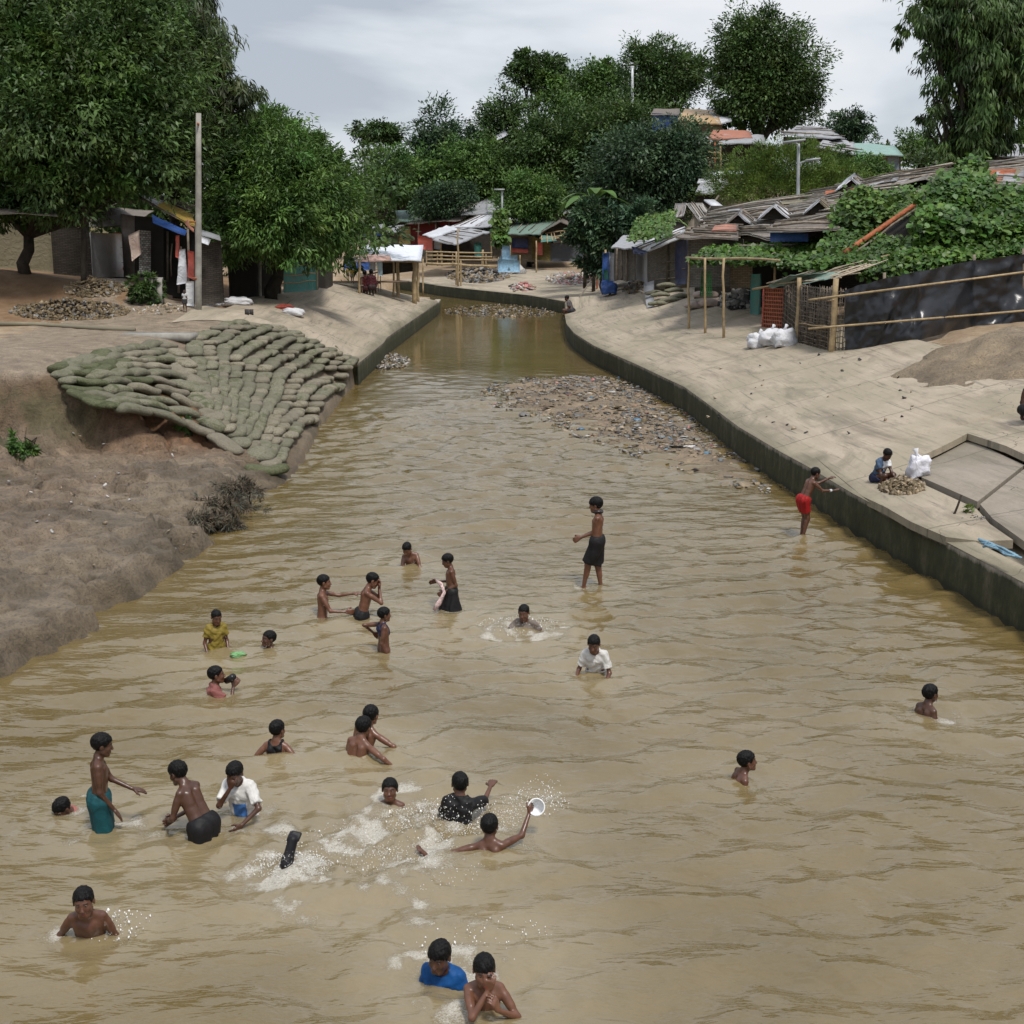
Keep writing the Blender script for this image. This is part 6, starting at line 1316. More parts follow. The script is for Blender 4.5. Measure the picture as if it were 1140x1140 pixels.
tag(MB().tube(np.stack([n0[0] + .052 * np.cos(an), n0[1] + .056 * np.sin(an), n0[2] + .008 * np.sin(an * 3) + .012], 1), .017, 8).build('scarf', TP['black'], None, True), 'dark scarf tied round the neck of the boy standing shin-deep', 'scarf')
t_ = cast[2]; 
for q in (1,):
    sh, el, tt = t_['arms'][q]; mid = el + (tt - el) * .72; d_ = (tt - el) / np.linalg.norm(tt - el); tag(MB().tube([t_['W'](mid), t_['W'](mid + d_ * .035)], .023 * t_['s'], 12).build('wristband', WS, None, True), 'white band on the wrist of the boy in red shorts', 'wristband')
# ---- sandbag slope
def bag_mesh(seed, L=.66, W=.38, H=.15):
    n, m = 26, 16; u = np.linspace(-1, 1, n); a = np.linspace(0, 2 * math.pi, m, endpoint=False)
    pinch = (1 - np.abs(u) ** 3.2) ** .42; pinch[0] = pinch[-1] = .12
    U, A = np.meshgrid(u, a, indexing='ij'); pw = pinch[:, None]
    c, s = np.cos(A), np.sin(A); ce = np.sign(c) * np.abs(c) ** .75; se = np.sign(s) * np.abs(s) ** .8
    wr = 1 + .13 * fbm(U * 3 + seed * 3, A * 1.2 + seed, 3, seed)
    X = U * L / 2; Y = ce * W / 2 * (pw * .25 + .75 * pw ** .5) * wr; Z = se * H / 2 * pw ** .8 * wr + .02 * np.sin(U * 3 + seed)
    V = np.stack([X, Y, Z], -1).reshape(-1, 3); f = []
    for i in range(n - 1):
        for j in range(m): f.append([i * m + j, (i + 1) * m + j, (i + 1) * m + (j + 1) % m, i * m + (j + 1) % m])
    return V, np.array(f), [list(range(m))[::1], [(n - 1) * m + j for j in range(m)][::-1]]
def m_bag(name, c, moss):
    m, nt, n, l = newmat(name); ob = coords(nt); oi = nt.nodes.new('ShaderNodeObjectInfo'); ad = nt.nodes.new('ShaderNodeVectorMath'); ad.operation = 'ADD'; l.new(ob, ad.inputs[0]); sm = nt.nodes.new('ShaderNodeVectorMath'); sm.operation = 'SCALE'; sm.inputs['Scale'].default_value = 30.; cb = nt.nodes.new('ShaderNodeCombineXYZ'); l.new(oi.outputs['Random'], cb.inputs[0]); l.new(oi.outputs['Random'], cb.inputs[1]); l.new(cb.outputs[0], sm.inputs[0]); l.new(sm.outputs[0], ad.inputs[1]); v = ad.outputs[0]
    f = noise(nt, v, 4, 8, .7, .5); g = noise(nt, v, 40, 4, .7); w = N(nt, 'ShaderNodeTexChecker'); l.new(v, w.inputs[0]); w.inputs['Scale'].default_value = 90.
    a = ramp(nt, f, [(.35, scl(c, .75)), (.6, scl(c, 1.2))]); a = mix(nt, ramp(nt, f, [(.45, (.0, .0, .0)), (.62, (.9, .9, .9))]), a, moss); a = mix(nt, ramp(nt, g, [(.4, (.5, .5, .5)), (.6, (0, 0, 0))]), a, scl(moss, .6))
    a = mix(nt, ramp(nt, oi.outputs['Random'], [(0, (0, 0, 0)), (1, (.7, .7, .7))]), a, scl(c, .5))
    return finish(m, nt, a, .9, math_(nt, 'ADD', g, f), .9, .04, .12)
BAGM = [m_bag('bag_olive', (.29, .27, .20), (.085, .095, .042)), m_bag('bag_tan', (.36, .32, .245), (.14, .125, .075)), m_bag('bag_green', (.17, .175, .10), (.05, .062, .025))]
protos = []
for mi, mt in enumerate(BAGM):
    for sd in range(2):
        V, f, caps = bag_mesh(sd + mi * 2 + 1); me_o = mesh_np('sandbag', V, [f, np.array([caps[0]]), np.array([caps[1]])], mt, None, True, col=np.ones((len(V), 3))); protos.append(me_o)
used = [False] * 6; nb = 0
def put_bag(p, d, k, label, sc_=1., nrm=None):
    """lay a bag at p, long axis d (world)"""
    global nb
    nb += 1; src = protos[k]
    if used[k]: o = src.copy(); COL.objects.link(o)
    else: o = src; used[k] = True
    x = Vector(d).normalized(); up = Vector(nrm if nrm is not None else (0, 0, 1)); y = up.cross(x).normalized(); z = x.cross(y)
    M = Matrix((x, y, z)).transposed().to_4x4(); M.translation = Vector(p); o.matrix_world = M @ Matrix.Diagonal((sc_ * random.uniform(.92, 1.08), sc_ * random.uniform(.9, 1.1), sc_ * random.uniform(.85, 1.15), 1))
    tag(o, label, 'sandbag', 'sandbags protecting the left bank'); return o
def Lz(x, y): return max(TZ(x, y), .02)
# fan B: courses parallel to the water between the culvert and the concrete apron
lo_line = [PZ(*p) for p in ((303, 531, .05), (330, 497, .05), (356, 464, .05), (380, 438, .05), (398, 424, .05))]
hi_line = [PZ(*p) for p in ((222, 420, 1.55), (212, 395, 1.72), (205, 372, 1.8), (250, 361, 1.8), (300, 357, 1.8))]
def at_line(ln, t):
    ln = np.array(ln); s = np.r_[0, np.cumsum(np.linalg.norm(np.diff(ln, axis=0), axis=1))]; s /= s[-1]; return np.array([np.interp(t, s, ln[:, i]) for i in range(3)])
rows_ = 10
for r_ in range(rows_):
    f_ = (r_ + .3) / rows_; pts = [at_line(lo_line, t) * (1 - f_) + at_line(hi_line, t) * f_ for t in np.linspace(0, 1, 40)]
    s_ = np.r_[0, np.cumsum(np.linalg.norm(np.diff(pts, axis=0), axis=1))]; cnt = int(s_[-1] / .54)
    for j in range(cnt):
        t = (j + .5 + (r_ % 2) * .4 - .2) / cnt * s_[-1] ; p = np.array([np.interp(t, s_, np.array(pts)[:, i]) for i in range(3)]); q = np.array([np.interp(t + .2, s_, np.array(pts)[:, i]) for i in range(3)]) - np.array([np.interp(t - .2, s_, np.array(pts)[:, i]) for i in range(3)])
        q = q / (np.linalg.norm(q) + 1e-9); p += np.r_[rng.normal(0, .015, 2), 0]; zt = Lz(p[0], p[1]); p[2] = max(zt, .0) + .07 + rng.normal(0, .012); qq = q + rng.normal(0, .025, 3)
        low_ = r_ < 3; k = int(rng.choice([0, 1, 2, 3], p=[.15, .2, .3, .35] if low_ else [.4, .35, .15, .1])); put_bag(p, qq, k, ['olive mossy sandbag in the upper courses of the bag slope between culvert and water', 'pale tan sandbag in the lowest courses along the water edge'][low_], 1.0)
# fan A: bags draped down the corner of the terrace
top_ = [PZ(*p) for p in ((64, 410, 1.8), (105, 398, 1.8), (145, 388, 1.8), (178, 384, 1.75), (205, 392, 1.7))]
bot_ = [PZ(*p) for p in ((88, 440, 1.45), (130, 452, 1.3), (175, 458, 1.15), (225, 478, .8), (262, 500, .5))]
for r_ in range(10):
    f_ = (r_ + .1) / 9.4; pts = np.array([at_line(top_, t) * (1 - f_) + at_line(bot_, t) * f_ for t in np.linspace(0, 1, 30)]); s_ = np.r_[0, np.cumsum(np.linalg.norm(np.diff(pts, axis=0), axis=1))]; cnt = int(s_[-1] / .56)
    for j in range(cnt):
        t = (j + .5 + (r_ % 2) * .4 - .2) / cnt * s_[-1]; e = lambda t: np.array([np.interp(t, s_, pts[:, i]) for i in range(3)]); p = e(t); q = e(t + .2) - e(t - .2); p[2] = max(p[2] - .12, Lz(p[0], p[1])) + .07
        put_bag(p, q + rng.normal(0, .02, 3), int(rng.choice([0, 1, 4, 5], p=[.25, .25, .25, .25])) if t < s_[-1] * .45 else int(rng.choice([0, 1, 2, 3])), ['dark green mossy sandbag draped over the cut corner of the dirt terrace', 'sandbag in the middle courses that turn the corner of the bag slope'][t >= s_[-1] * .45], 1.0)
for px, py, z_ in ((297, 528, .12), (283, 512, .2), (276, 500, .3), (266, 492, .42), (252, 476, .6)): put_bag(PZ(px, py, z_) + [0, 0, .08], (1, .25, -.05), 4, 'loose dark green sandbag jutting out at the lowest corner of the bag slope', 1.15)
# ---- lower sandbags under the right hut
for i, (px, py, dz) in enumerate(((732, 341, .1), (745, 337, .1), (757, 333, .1), (735, 338, .3), (750, 333, .3), (741, 333, .48), (728, 335, .28))):
    g = G(px, py); o = protos[0].copy(); COL.objects.link(o); o.matrix_world = Matrix.Translation(g + [0, 0, dz]) @ Matrix.Rotation(rng.uniform(-.4, .4), 4, 'Z'); tag(o, 'grey green sandbag stacked under the floor of the bamboo hut at right', 'sandbag', 'sandbags under the right hut')
PK = m_tarp('sack_pink', (.42, .33, .28), .7, .4)
for i, (px, py, dz, lb) in enumerate(((776, 343, .1, 'lower left pinkish sack of the stack behind the pergola posts'), (792, 341, .1, 'lower right pinkish sack of the stack behind the pergola posts'), (785, 341, .36, 'pinkish sack lying on top of the stack behind the pergola posts'))):
    blob('sack', lb, G(px, py) + [0, 0, dz - .08], (.40, .25, .13), PK, 'sack', .12, seed=31 + i, group='pink sacks in a stack')
# ---- right bank huts
r = hut('tin-roofed hut walled with grey split bamboo at the right bend', name='bamboo_hut', cat='hut')
yA, yB = G(722, 326)[1], G(765, 322)[1]
sheet('wall', Q((721, 279, yA), (766, 262, yA - 2.5), (766, 318, yA - 2.5), (721, 322, yA)), WV['grey'], r, .02); sheet('wall', Q((703, 281, yA + 3), (721, 279, yA), (721, 316, yA), (703, 308, yA + 3)), TP['grey'], r, .03)
sheet('door', Q((752, 270, yA - 2.1), (765, 266, yA - 2.6), (765, 316, yA - 2.6), (752, 317, yA - 2.0)), TP['navy'], r, .02); sheet('wall_patch', Q((700, 283, yA + 3.1), (706, 283, yA + 2.6), (706, 305, yA + 2.6), (700, 303, yA + 3.1)), RUST, r, .02)
flat_roof(r, ((692, 276, yA + 2.5), (716, 272, yA - .5), (748, 253, yA + 1), (738, 252, yA + 4)), TP['grey'], .04, bat=2, across=False, seed=2); flat_roof(r, ((703, 275, yA - .8), (722, 280, yA - 1.2), (765, 262, yA - 3), (762, 252, yA + .5)), TP['white'], .05, bat=3, across=True, seed=3)
sheet('awning', Q((703, 274, yA - .9), (722, 280, yA - 1.3), (716, 284, yA - 1.4), (705, 282, yA - 1)), TP['navy'], r, .05)
for px, pb, pt in ((720, 322, 279), (735, 320, 275), (751, 319, 270), (766, 366, 266)): vpole(px, pb, pt, .035, BAMD, r, tmin=30) if px != 766 else None
battens(Q((724, 290, yA - .2), (764, 284, yA - 2.7), (764, 312, yA - 2.7), (724, 316, yA - .2)), 3, r, BAMD, .02, False, 'rail', .0)
sheet('floor', Q((722, 322, yA - .1), (768, 318, yA - 2.6), (800, 316, yA + .5), (740, 318, yA + 3)), WOOD, r, .01, .06); pole('floor_beam', PY(722, 322, yA - .2), PY(790, 319, yA - 3.2), .06, BAMD, r)
reorigin(r)
tag(sheet('leaning_board', [G(720, 343) + [0, 0, .02], G(728, 342) + [0, 0, .02], PY(728, 312, yA - .6), PY(716, 316, yA - .4)], TP['grey'], None, .02, .02), 'grey sheet leaning against the corner of the tin-roofed hut', 'board')
r = hut('gabled hut with ribbed pale roof panels behind the tin-roofed hut', name='gabled_hut', cat='hut')
yG = yA + 3
sheet('gable', Q((762, 258, yG), (782, 258, yG), (778, 240, yG), (773, 238, yG)), m_plain('pale_board', (.36, .31, .24), .2, 5, .85), r, .01)
flat_roof(r, ((779, 246, yG - .3), (797, 247, yG + 1.5), (782, 226, yG + 3), (765, 226, yG + .5)), m_tarp('ribbed_pale', (.42, .40, .38), .7, .4), .02, bat=6, across=True, seed=5, rr=.02, ragged=.03); flat_roof(r, ((748, 243, yG + 1), (760, 240, yG), (764, 226, yG + .6), (752, 226, yG + 3)), m_tarp('ribbed_pale', (.40, .37, .35), .7, .4), .02, bat=4, rr=.02, seed=6, ragged=.03)
sheet('wall', Q((742, 246, yG + .4), (762, 242, yG), (762, 258, yG), (744, 256, yG + .4)), WV['dark'], r, .03)
pole('ridge_pole', PY(772, 262, yG - 1), PY(800, 218, yG + 3), .05, BAMD, r)
r2 = thing('bundle', 'white sheet-wrapped box resting on the roofs above the gabled hut', 'bundle'); MB().box(PY(800, 235, yG + .5), (.42, .6, .42), rotz(.3)).build('box', WV['grey'], r2); MB().box(PY(795, 227, yG + 1.0) + [0, 0, .0], (.45, 1.0, .06), rotz(.3) @ rotx(.3)).build('cover', TP['white'], r2)
r = hut('long wicker-walled hut under a low brown thatch roof behind the pergola', name='thatched_hut', cat='hut')
yC = 42.
sheet('wall', Q((766, 264, yC - 1), (828, 266, yC - 2), (828, 318, yC - 2), (766, 320, yC - 1)), WV['grey'], r, .03); sheet('wall_panel', Q((813, 288, yC - 2.4), (838, 289, yC - 2.8), (838, 321, yC - 2.8), (813, 321, yC - 2.4)), WV['tan'], r, .02)
flat_roof(r, ((752, 263, yC - 1.5), (822, 266, yC - 2.6), (822, 249, yC + 1.5), (790, 248, yC + 2.5)), TP['brown'], .06, bat=9, across=False, seed=7); flat_roof(r, ((792, 257, yC - .8), (820, 256, yC - 1.2), (820, 250, yC + .6), (796, 251, yC + .8)), TP['coral'], .04, ragged=.2, name='roof_patch')
sheet('wall', Q((828, 268, yC - 1), (900, 270, yC - 3.5), (900, 330, yC - 3.5), (828, 322, yC - 1)), DKI, r, .03); sheet('net_door', Q((781, 302, yC - 2.2), (792, 302, yC - 2.2), (793, 330, yC - 2.2), (779, 330, yC - 2.2)), NET['green'], r, .03); sheet('shutter', Q((858, 259, yC - 4), (900, 260, yC - 5), (900, 269, yC - 5), (858, 269, yC - 4)), TP['blue'], r, .03)  # the near-black wall stands in for shade behind the pergola
flat_roof(r, ((853, 257, yC - 5), (938, 256, yC - 6.5), (930, 246, yC - 3), (862, 248, yC - 2)), TP['brown'], .06, bat=3, across=False, seed=9)
GR = 'stick-covered roofs stepping up the right bank'
ST_ = m_tarp('sticks_roof', (.24, .215, .185), .85, .6, (.09, .08, .07))
for lb, pp, y0 in (('broad stick-covered roof sweeping up from the gabled hut', ((770, 262, 44), (925, 262, 39), (915, 217, 52), (802, 236, 54)), 0), ('long ridge roof of loose sticks climbing toward the big right tree', ((868, 258, 40), (1020, 245, 36), (1055, 186, 44), (905, 214, 50)), 0), ('stick roof at the right edge above the vines', ((1060, 225, 37), (1190, 262, 34), (1200, 172, 42), (1098, 184, 43)), 0), ('pale flat roof behind the gabled hut', ((800, 250, 50), (880, 246, 50), (860, 232, 56), (800, 232, 56)), 0)):
    r = hut(lb, GR, 'thatched_hut', 'hut'); P = Q(*pp); sheet('roof', P, ST_ if 'pale' not in lb else TP['grey'], r, .16, .06, .4, ragged=.3, fr=.8)
    battens(P, 26 if 'pale' not in lb else 8, r, BAMD, .035, False, 'roof_sticks', .1, .12, .09, seed=int(pp[0][0])); battens(P, 22 if 'pale' not in lb else 0, r, m_plain('pale_stick', (.30, .27, .23), .3, 8, usecol=True), .028, False, 'roof_sticks', .12, .15, .13, seed=int(pp[0][0]) + 1) if 'pale' not in lb else None
    patches(P, 9 if 'pale' not in lb else 4, r, [TP['grey'], TP['brown'], TP['grey'], TP['white'] if 'pale' in lb else TP['tan'], RUST, ST_], int(pp[0][0]) + 7)
    P2 = [P[0] + [.2, .4, -.05], P[1] + [-.2, .4, -.05]]; sheet('wall', [P2[0], P2[1], P2[1] - [0, 0, 2.6], P2[0] - [0, 0, 2.6]], WV['dark'], r, .03); P3 = [P[1] + [-.2, .4, -.05], P[2] + [-.3, -.3, -.05]]; sheet('wall', [P3[0], P3[1], P3[1] - [0, 0, 3.4], P3[0] - [0, 0, 2.6]], WV['dark'], r, .03)
for lb, px, py, w, Yg, ma, mb_ in (('small gable with pale ribbed sheets set into the stick roof, nearest the street lamp', 862, 244, 36, 42.5, 'grey', 'white'), ('small gable with a brown sheet set into the stick roof behind the white-wrapped bundle', 822, 250, 30, 43.5, 'brown', 'grey'), ('small gable with grey sheets half under the vine mound on the stick roof', 912, 238, 34, 41.5, 'grey', 'tan'), ('low grey gable peeping over the ridge of the stick roof right of the lamp', 948, 212, 34, 45.5, 'white', 'grey')):
    r = hut(lb, GR, 'gabled_hut', 'hut'); h_ = w * .42
    sheet('gable', Q((px - w * .42, py, Yg), (px + w * .42, py, Yg), (px + 2, py - h_ * .8, Yg), (px - 2, py - h_ * .8, Yg)), WV['dark'], r, .01)
    sheet('roof', Q((px - w * .55, py + 1, Yg - .25), (px, py - h_, Yg - .25), (px + w * .12, py - h_ - 5, Yg + 3), (px - w * .40, py - 6, Yg + 3)), TP[ma], r, .05, .03, ragged=.08); P_ = Q((px, py - h_, Yg - .25), (px + w * .55, py + 1, Yg - .25), (px + w * .62, py - 6, Yg + 3), (px + w * .12, py - h_ - 5, Yg + 3)); o = sheet('roof', P_, TP[mb_], r, .05, .03, ragged=.08); battens(P_, 4, o, BAMD, .025, False, seed=int(px))
# gabled opening near the ridge, its inner shade painted on a near-black sheet
r = thing('roof_dormer', 'small dark triangular opening in the ridge of the stick roof', 'roof opening'); sheet('opening', Q((1005, 208, 40.5), (1052, 208, 40.5), (1040, 201, 40.5), (1024, 200, 40.5)), DKI, r, .0); sheet('cover', Q((1000, 208, 40), (1030, 199, 40), (1034, 194, 43), (1004, 203, 43)), ST_, r, .05); sheet('cover', Q((1030, 199, 40), (1058, 210, 40), (1060, 204, 43), (1034, 194, 43)), ST_, r, .05)  # opening is a solid near-black sheet, shade put into its colour
# rusty beam
r = thing('roof_beam', 'rusty red beam slanting up out of the vines', 'beam'); pole('beam', PY(940, 282, 33.5), PY(1018, 228, 35), .07, RUST, r, .06, 0); pole('lath', PY(948, 284, 33.3), PY(1022, 231, 34.8), .03, BAMD, r); sheet('shade', Q((955, 280, 34), (1020, 262, 34.5), (1022, 235, 35.2), (985, 255, 35)), DKI, r, .02)  # the near-black sheet paints shade below the beam
# pergola
r = thing('pergola', 'low bamboo pergola frame carrying the gourd vine', 'pergola')
for px, pb in ((767, 366), (785, 371), (806, 376), (862, 350)): vpole(px, pb, 287, .038, BAM, r)
g1, g2 = G(785, 371), G(806, 376); pole('beam', PY(764, 287, G(767, 366)[1]), PY(868, 290, 33), .035, BAM, r); pole('beam', PY(800, 275, 40), PY(905, 272, 38), .035, BAMD, r)
battens(Q((766, 287, 38), (866, 290, 35), (900, 268, 40), (796, 272, 42)), 10, r, BAMD, .018, True, 'lath', .05); reorigin(r)
# fence: wicker panels and posts
r = thing('wicker_fence', 'curved wicker and red net fence held by two stout bamboo posts', 'fence')
gA, gB, gC, gD, gE = G(849, 364), G(886, 381), G(926, 391), G(870, 366), G(940, 390)
hA = PY(849, 320, gA[1])[2] - gA[2]; hB = PY(886, 309, gB[1])[2] - gB[2]; hC = PY(926, 310, gC[1])[2] - gC[2]
sheet('net_panel', [gA + [0, 0, hA], gD + [0, 0, hA], gD, gA], WV['dark'], r, .03); sheet('net_panel', [gA + [0, -.12, hA], gD + [0, -.12, hA], gD + [0, -.12, 0], gA + [0, -.12, 0]], NET['red'], r, .012)
def bars(a, b, h, nv, nh, mat, name, seed):
    rg = np.random.default_rng(seed); mb = MB()
    for i in range(nv):
        p = a + (b - a) * i / (nv - 1) + np.r_[rg.normal(0, .012, 2), 0]; mb.tube([p, p + np.r_[rg.normal(0, .02, 2), h * rg.uniform(.93, 1.03)]], .007, 4)
    for j in range(nh):
        z = h * (j + .5) / nh; t = np.linspace(0, 1, 10)[:, None]; P = a + (b - a) * t; P[:, 2] += z + rg.normal(0, .012, 10); P[:, 1] += rg.normal(0, .015, 10); mb.tube(P, .010, 4)
    return mb.build(name, mat, r)
bars(gD + [0, -.03, 0], gB, hB * .88, 22, 11, BAMD, 'wicker_panel', 1); bars(gB, gC, hB * .92, 40, 12, BAMD, 'wicker_panel', 2); bars(gC, gE + [.1, 0, 0], hC * .85, 14, 11, BAMD, 'wicker_panel', 3)
bars(gB + [0, .12, 0], gC + [0, .12, 0], hB * .9, 30, 20, BAMD, 'wicker_panel', 4)
sheet('backing', [gD + [0, .35, hB * .86], gC + [0, .35, hB * .86], gC + [0, .35, 0], gD + [0, .35, 0]], WV['dark'], r, .04)
pole('post', gB - [0, .06, .2], gB + [0, -.06, hB], .065, BAM, r); pole('post', gC - [0, .06, .2], gC + [0, -.06, hC], .075, BAM, r); pole('post', gA - [0, 0, .1], gA + [0, 0, hA * 1.02], .035, TP['red'], r)
pole('rail', PY(890, 360, gB[1] - .15), PY(926, 365, gC[1] - .15), .022, BAM, r); pole('rail', PY(906, 334, gB[1] - .1), PY(928, 334, gC[1] - .15), .022, BAM, r); reorigin(r)
r = hut('low shelter roofed with a lattice of thin sticks behind the wicker fence', name='lean_to', cat='shelter')
P = Q((845, 321, gA[1] + .3), (930, 315, gC[1] + .1), (992, 292, 31.6), (935, 296, 33)); sheet('roof', Q((850, 321, gA[1] + .5), (915, 313, gC[1] + .6), (940, 303, 31.5), (880, 306, 32)), TP['green'], r, .06)
battens(P, 11, r, m_plain('pale_stick2', (.36, .30, .22), .3, 8), .018, False, 'lattice', .05, .06, .06); battens(P, 16, r, m_plain('pale_stick3', (.36, .30, .22), .3, 8), .016, True, 'lattice', .05, .06, .08, seed=4)
pole('rafter', PY(838, 322, gA[1] + .3), PY(990, 284, 32), .03, BAM, r)
# black tarp fence
r = thing('tarp_fence', 'long black plastic tarp fence with two bamboo rails climbing to the right edge', 'fence')
gs = [gE, G(985, 383), G(1024, 377), G(1085, 363), G(1140, 357), G(1230, 350)]; tops = [323, 310, 302, 290, 283, 272]; pxs = [940, 985, 1024, 1085, 1140, 1230]
tp = [PY(px, t_, g_[1]) for px, t_, g_ in zip(pxs, tops, gs)]
n = 120; m = 34; U_ = np.linspace(0, 1, n); X0 = np.array([[np.interp(u * 5, range(6), np.array(tp)[:, i]) for i in range(3)] for u in U_]); X1 = np.array([[np.interp(u * 5, range(6), np.array(gs)[:, i]) for i in range(3)] for u in U_]); v = np.linspace(0, 1, m)[None, :, None]
P = X0[:, None] * (1 - v) + X1[:, None] * v; UU, VV = np.meshgrid(U_ * 8.5, np.linspace(0, 1.6, m), indexing='ij')
P[..., 1] -= .06 * np.sin(UU * 2.2 + VV * 4 + 3 * fbm(UU * .5, VV * .8, 2, 64)) * sstep(0, .4, VV) + .10 * fbm(UU * 1.2, VV * 1.5, 3, 61) + .05 * (1 - np.abs(fbm((UU + VV * 1.1) * 1.6, (VV - UU * .4) * 2, 3, 62)) * 2) + .05 * sstep(.55, 1.6, VV) + .02 * np.sin(UU * 9 + VV * 6 + 2 * fbm(UU, VV, 2, 5)); P[..., 2] += .03 * fbm(UU * 2, VV * 0, 2, 63) * (1 - VV / 1.6)
o = mesh_np('tarp', P.reshape(-1, 3), grid_faces(n, m), TP['black'], r, True, col=np.ones((n * m, 3)), uv=np.stack([UU, VV], -1).reshape(-1, 2))
for py0, py1, nm in ((334, 303, 'rail'), (366, 346, 'rail')):
    pts = []
    for i, px in enumerate((900, 940, 985, 1024, 1085, 1140, 1230)):
        g_ = gs[max(i - 1, 0)]; py = np.interp(px, [900, 1140, 1230], [py0, py1, py1 - 9]); pts.append(PY(px, py, g_[1] - .20))
    MB().tube(pts, [.022, .024, .022, .024, .022, .026, .022], 8).build(nm, BAM, r, True)
for i in (1, 3, 4): pole('post', gs[i] + [0, .06, -.1], tp[i] + [0, .06, .12], .04, BAMD, r)
reorigin(r)
# dirt mound at right
gx_ = np.linspace(-1, 1, 60); MX, MY = np.meshgrid(gx_, gx_, indexing='ij'); c0 = G(1150, 395); WX = c0[0] + MX * 3.0 + .2; WY = c0[1] + MY * 3.4; rr = np.hypot(MX * .95, MY)
MZ = terrain(WX, WY) + .55 * (1 - sstep(.1, .95, rr + .25 * fbm(MX * 3, MY * 3, 3, 8))) + .12 * fbm(WX * 2.2, WY * 2.2, 5, 7) - .08
dc = np.ones((3600, 3)) * [.80, .74, .62] * (1 + .4 * fbm(WX * 2, WY * 2, 4, 9)).reshape(-1, 1)
tag(mesh_np('earth_mound', np.stack([WX, WY, MZ], -1).reshape(-1, 3), grid_faces(60, 60), MT['mud'], None, True, col=dc * [.36, .30, .23]), kind='structure')
# teal cloth, blue nets, logs
tag(wall('hanging_net', (836, 350), (846, 350), 1.1, TP['teal'], None, amp=.06), 'dark teal cloth hung beside the red net panel', 'cloth')
g = G(679, 328); r = thing('net_bundle', 'tall blue and white net bundle tied upright at the right bend', 'net bundle')
sheet('blue_cloth', Q((671, 282, g[1]), (678, 281, g[1]), (678, 326, g[1]), (670, 328, g[1])), TP['blue'], r, .12, .12); sheet('white_cloth', Q((678, 281, g[1] + .2), (686, 283, g[1] + .2), (683, 322, g[1]), (677, 325, g[1])), TP['white'], r, .15, .1); blob('net', None, PY(678, 326, g[1] - .2), (.32, .25, .32), TP['blue'], None, .5, r, 3); sheet('teal_cloth', Q((672, 300, g[1] - .15), (677, 300, g[1] - .15), (678, 322, g[1] - .2), (672, 322, g[1] - .2)), TP['teal'], r, .1)
pole('post', g, PY(674, 278, g[1]), .05, BAM, r)
for i, (y_, lb) in enumerate(((318, 'upper pale log lying beside the net bundle'), (324, 'lower pale log lying beside the net bundle'), (311, 'thin stick lying above the pale logs'))):
    tag(pole('log', PY(684, y_ + 1, g[1] + .5), PY(700, y_ - 3, g[1] + 1.2), .09 if i < 2 else .04, m_plain('log', (.36, .33, .28), .2, 6)), lb, 'log')
vpole(665, 322, 300, .05, RUST, tag(empty('prop'), 'short rusty stake with a slanting bamboo prop on the far slope', 'stake')); 
st_ = [o for o in bpy.data.objects if o.name.startswith('prop')][0]; pole('brace', G(645, 331), PY(665, 303, G(665, 322)[1]), .03, BAMD, st_)
# dark hut behind bend right
r = hut('shaded timber hut behind the blue net bundle', name='timber_hut', cat='hut'); sheet('wall', Q((684, 276, 54), (708, 278, 52), (708, 312, 52), (684, 312, 54)), WV['grey'], r, .03)
for px in (687, 692, 698, 704): pole('post', PY(px, 312, 52.5), PY(px, 276, 52.5), .05, BAMD, r)
flat_roof(r, ((680, 276, 53), (712, 276, 51), (722, 262, 54), (694, 262, 57)), TP['grey'], .05)
sheet('wall', Q((655, 262, 74), (690, 262, 72), (690, 300, 72), (655, 296, 74)), DKI, r, .02)  # near-black sheet set back behind the hut as painted shade
# ---- hilltop huts
GH = 'huts on the right hilltop'
r = hut('hilltop hut with a blue wall and orange and white tarp roof', GH, 'tarp_shelter'); flat_roof(r, ((754, 135, 80), (803, 138, 78), (798, 122, 84), (762, 121, 85)), TP['orange'], .08, ragged=.05); flat_roof(r, ((800, 138, 78), (815, 134, 80), (808, 119, 86), (786, 120, 85)), TP['white'], .05, ragged=.05)
sheet('wall', Q((726, 126, 81), (755, 127, 80), (755, 147, 80), (726, 148, 81)), TP['blue'], r, .04); sheet('wall', Q((755, 134, 79.5), (804, 137, 79), (804, 165, 79), (755, 165, 79.5)), WV['tan'], r, .03); sheet('doorway', Q((770, 136, 78.9), (778, 137, 78.9), (778, 150, 78.9), (770, 150, 78.9)), DKI, r, 0)  # doorway is a near-black sheet on the wall, its inner shade painted
sheet('roof', Q((724, 128, 80.5), (757, 128, 79.5), (757, 121, 84), (728, 121, 84)), TP['brown'], r, .05)
r = hut('hilltop hut with a coral red tarp above dark posts', GH, 'tarp_shelter'); flat_roof(r, ((788, 155, 74), (838, 153, 74), (834, 145, 78), (794, 145, 78)), TP['coral'], .08); flat_roof(r, ((798, 160, 72.5), (853, 159, 72), (850, 150, 76), (806, 150, 76)), TP['grey'], .08)
sheet('wall', Q((790, 158, 73.5), (852, 159, 73.5), (852, 190, 73.5), (790, 190, 73.5)), WV['dark'], r, .03); flat_roof(r, ((768, 154, 74), (794, 158, 73), (786, 150, 77), (770, 149, 77)), TP['grey'], .05); sheet('wall', Q((770, 156, 74.5), (792, 158, 74), (792, 195, 74), (770, 195, 74.5)), DKI, r, .03)  # the last wall is near-black, painted shade behind the posts
for px in (778, 790, 796, 802): pole('post', PY(px, 192, 72.5), PY(px, 158, 72.5), .06, BAM if px != 796 else RUST, r)
for py in (170, 176): pole('rail', PY(778, py, 72.3), PY(802, py, 72.3), .04, BAM, r)
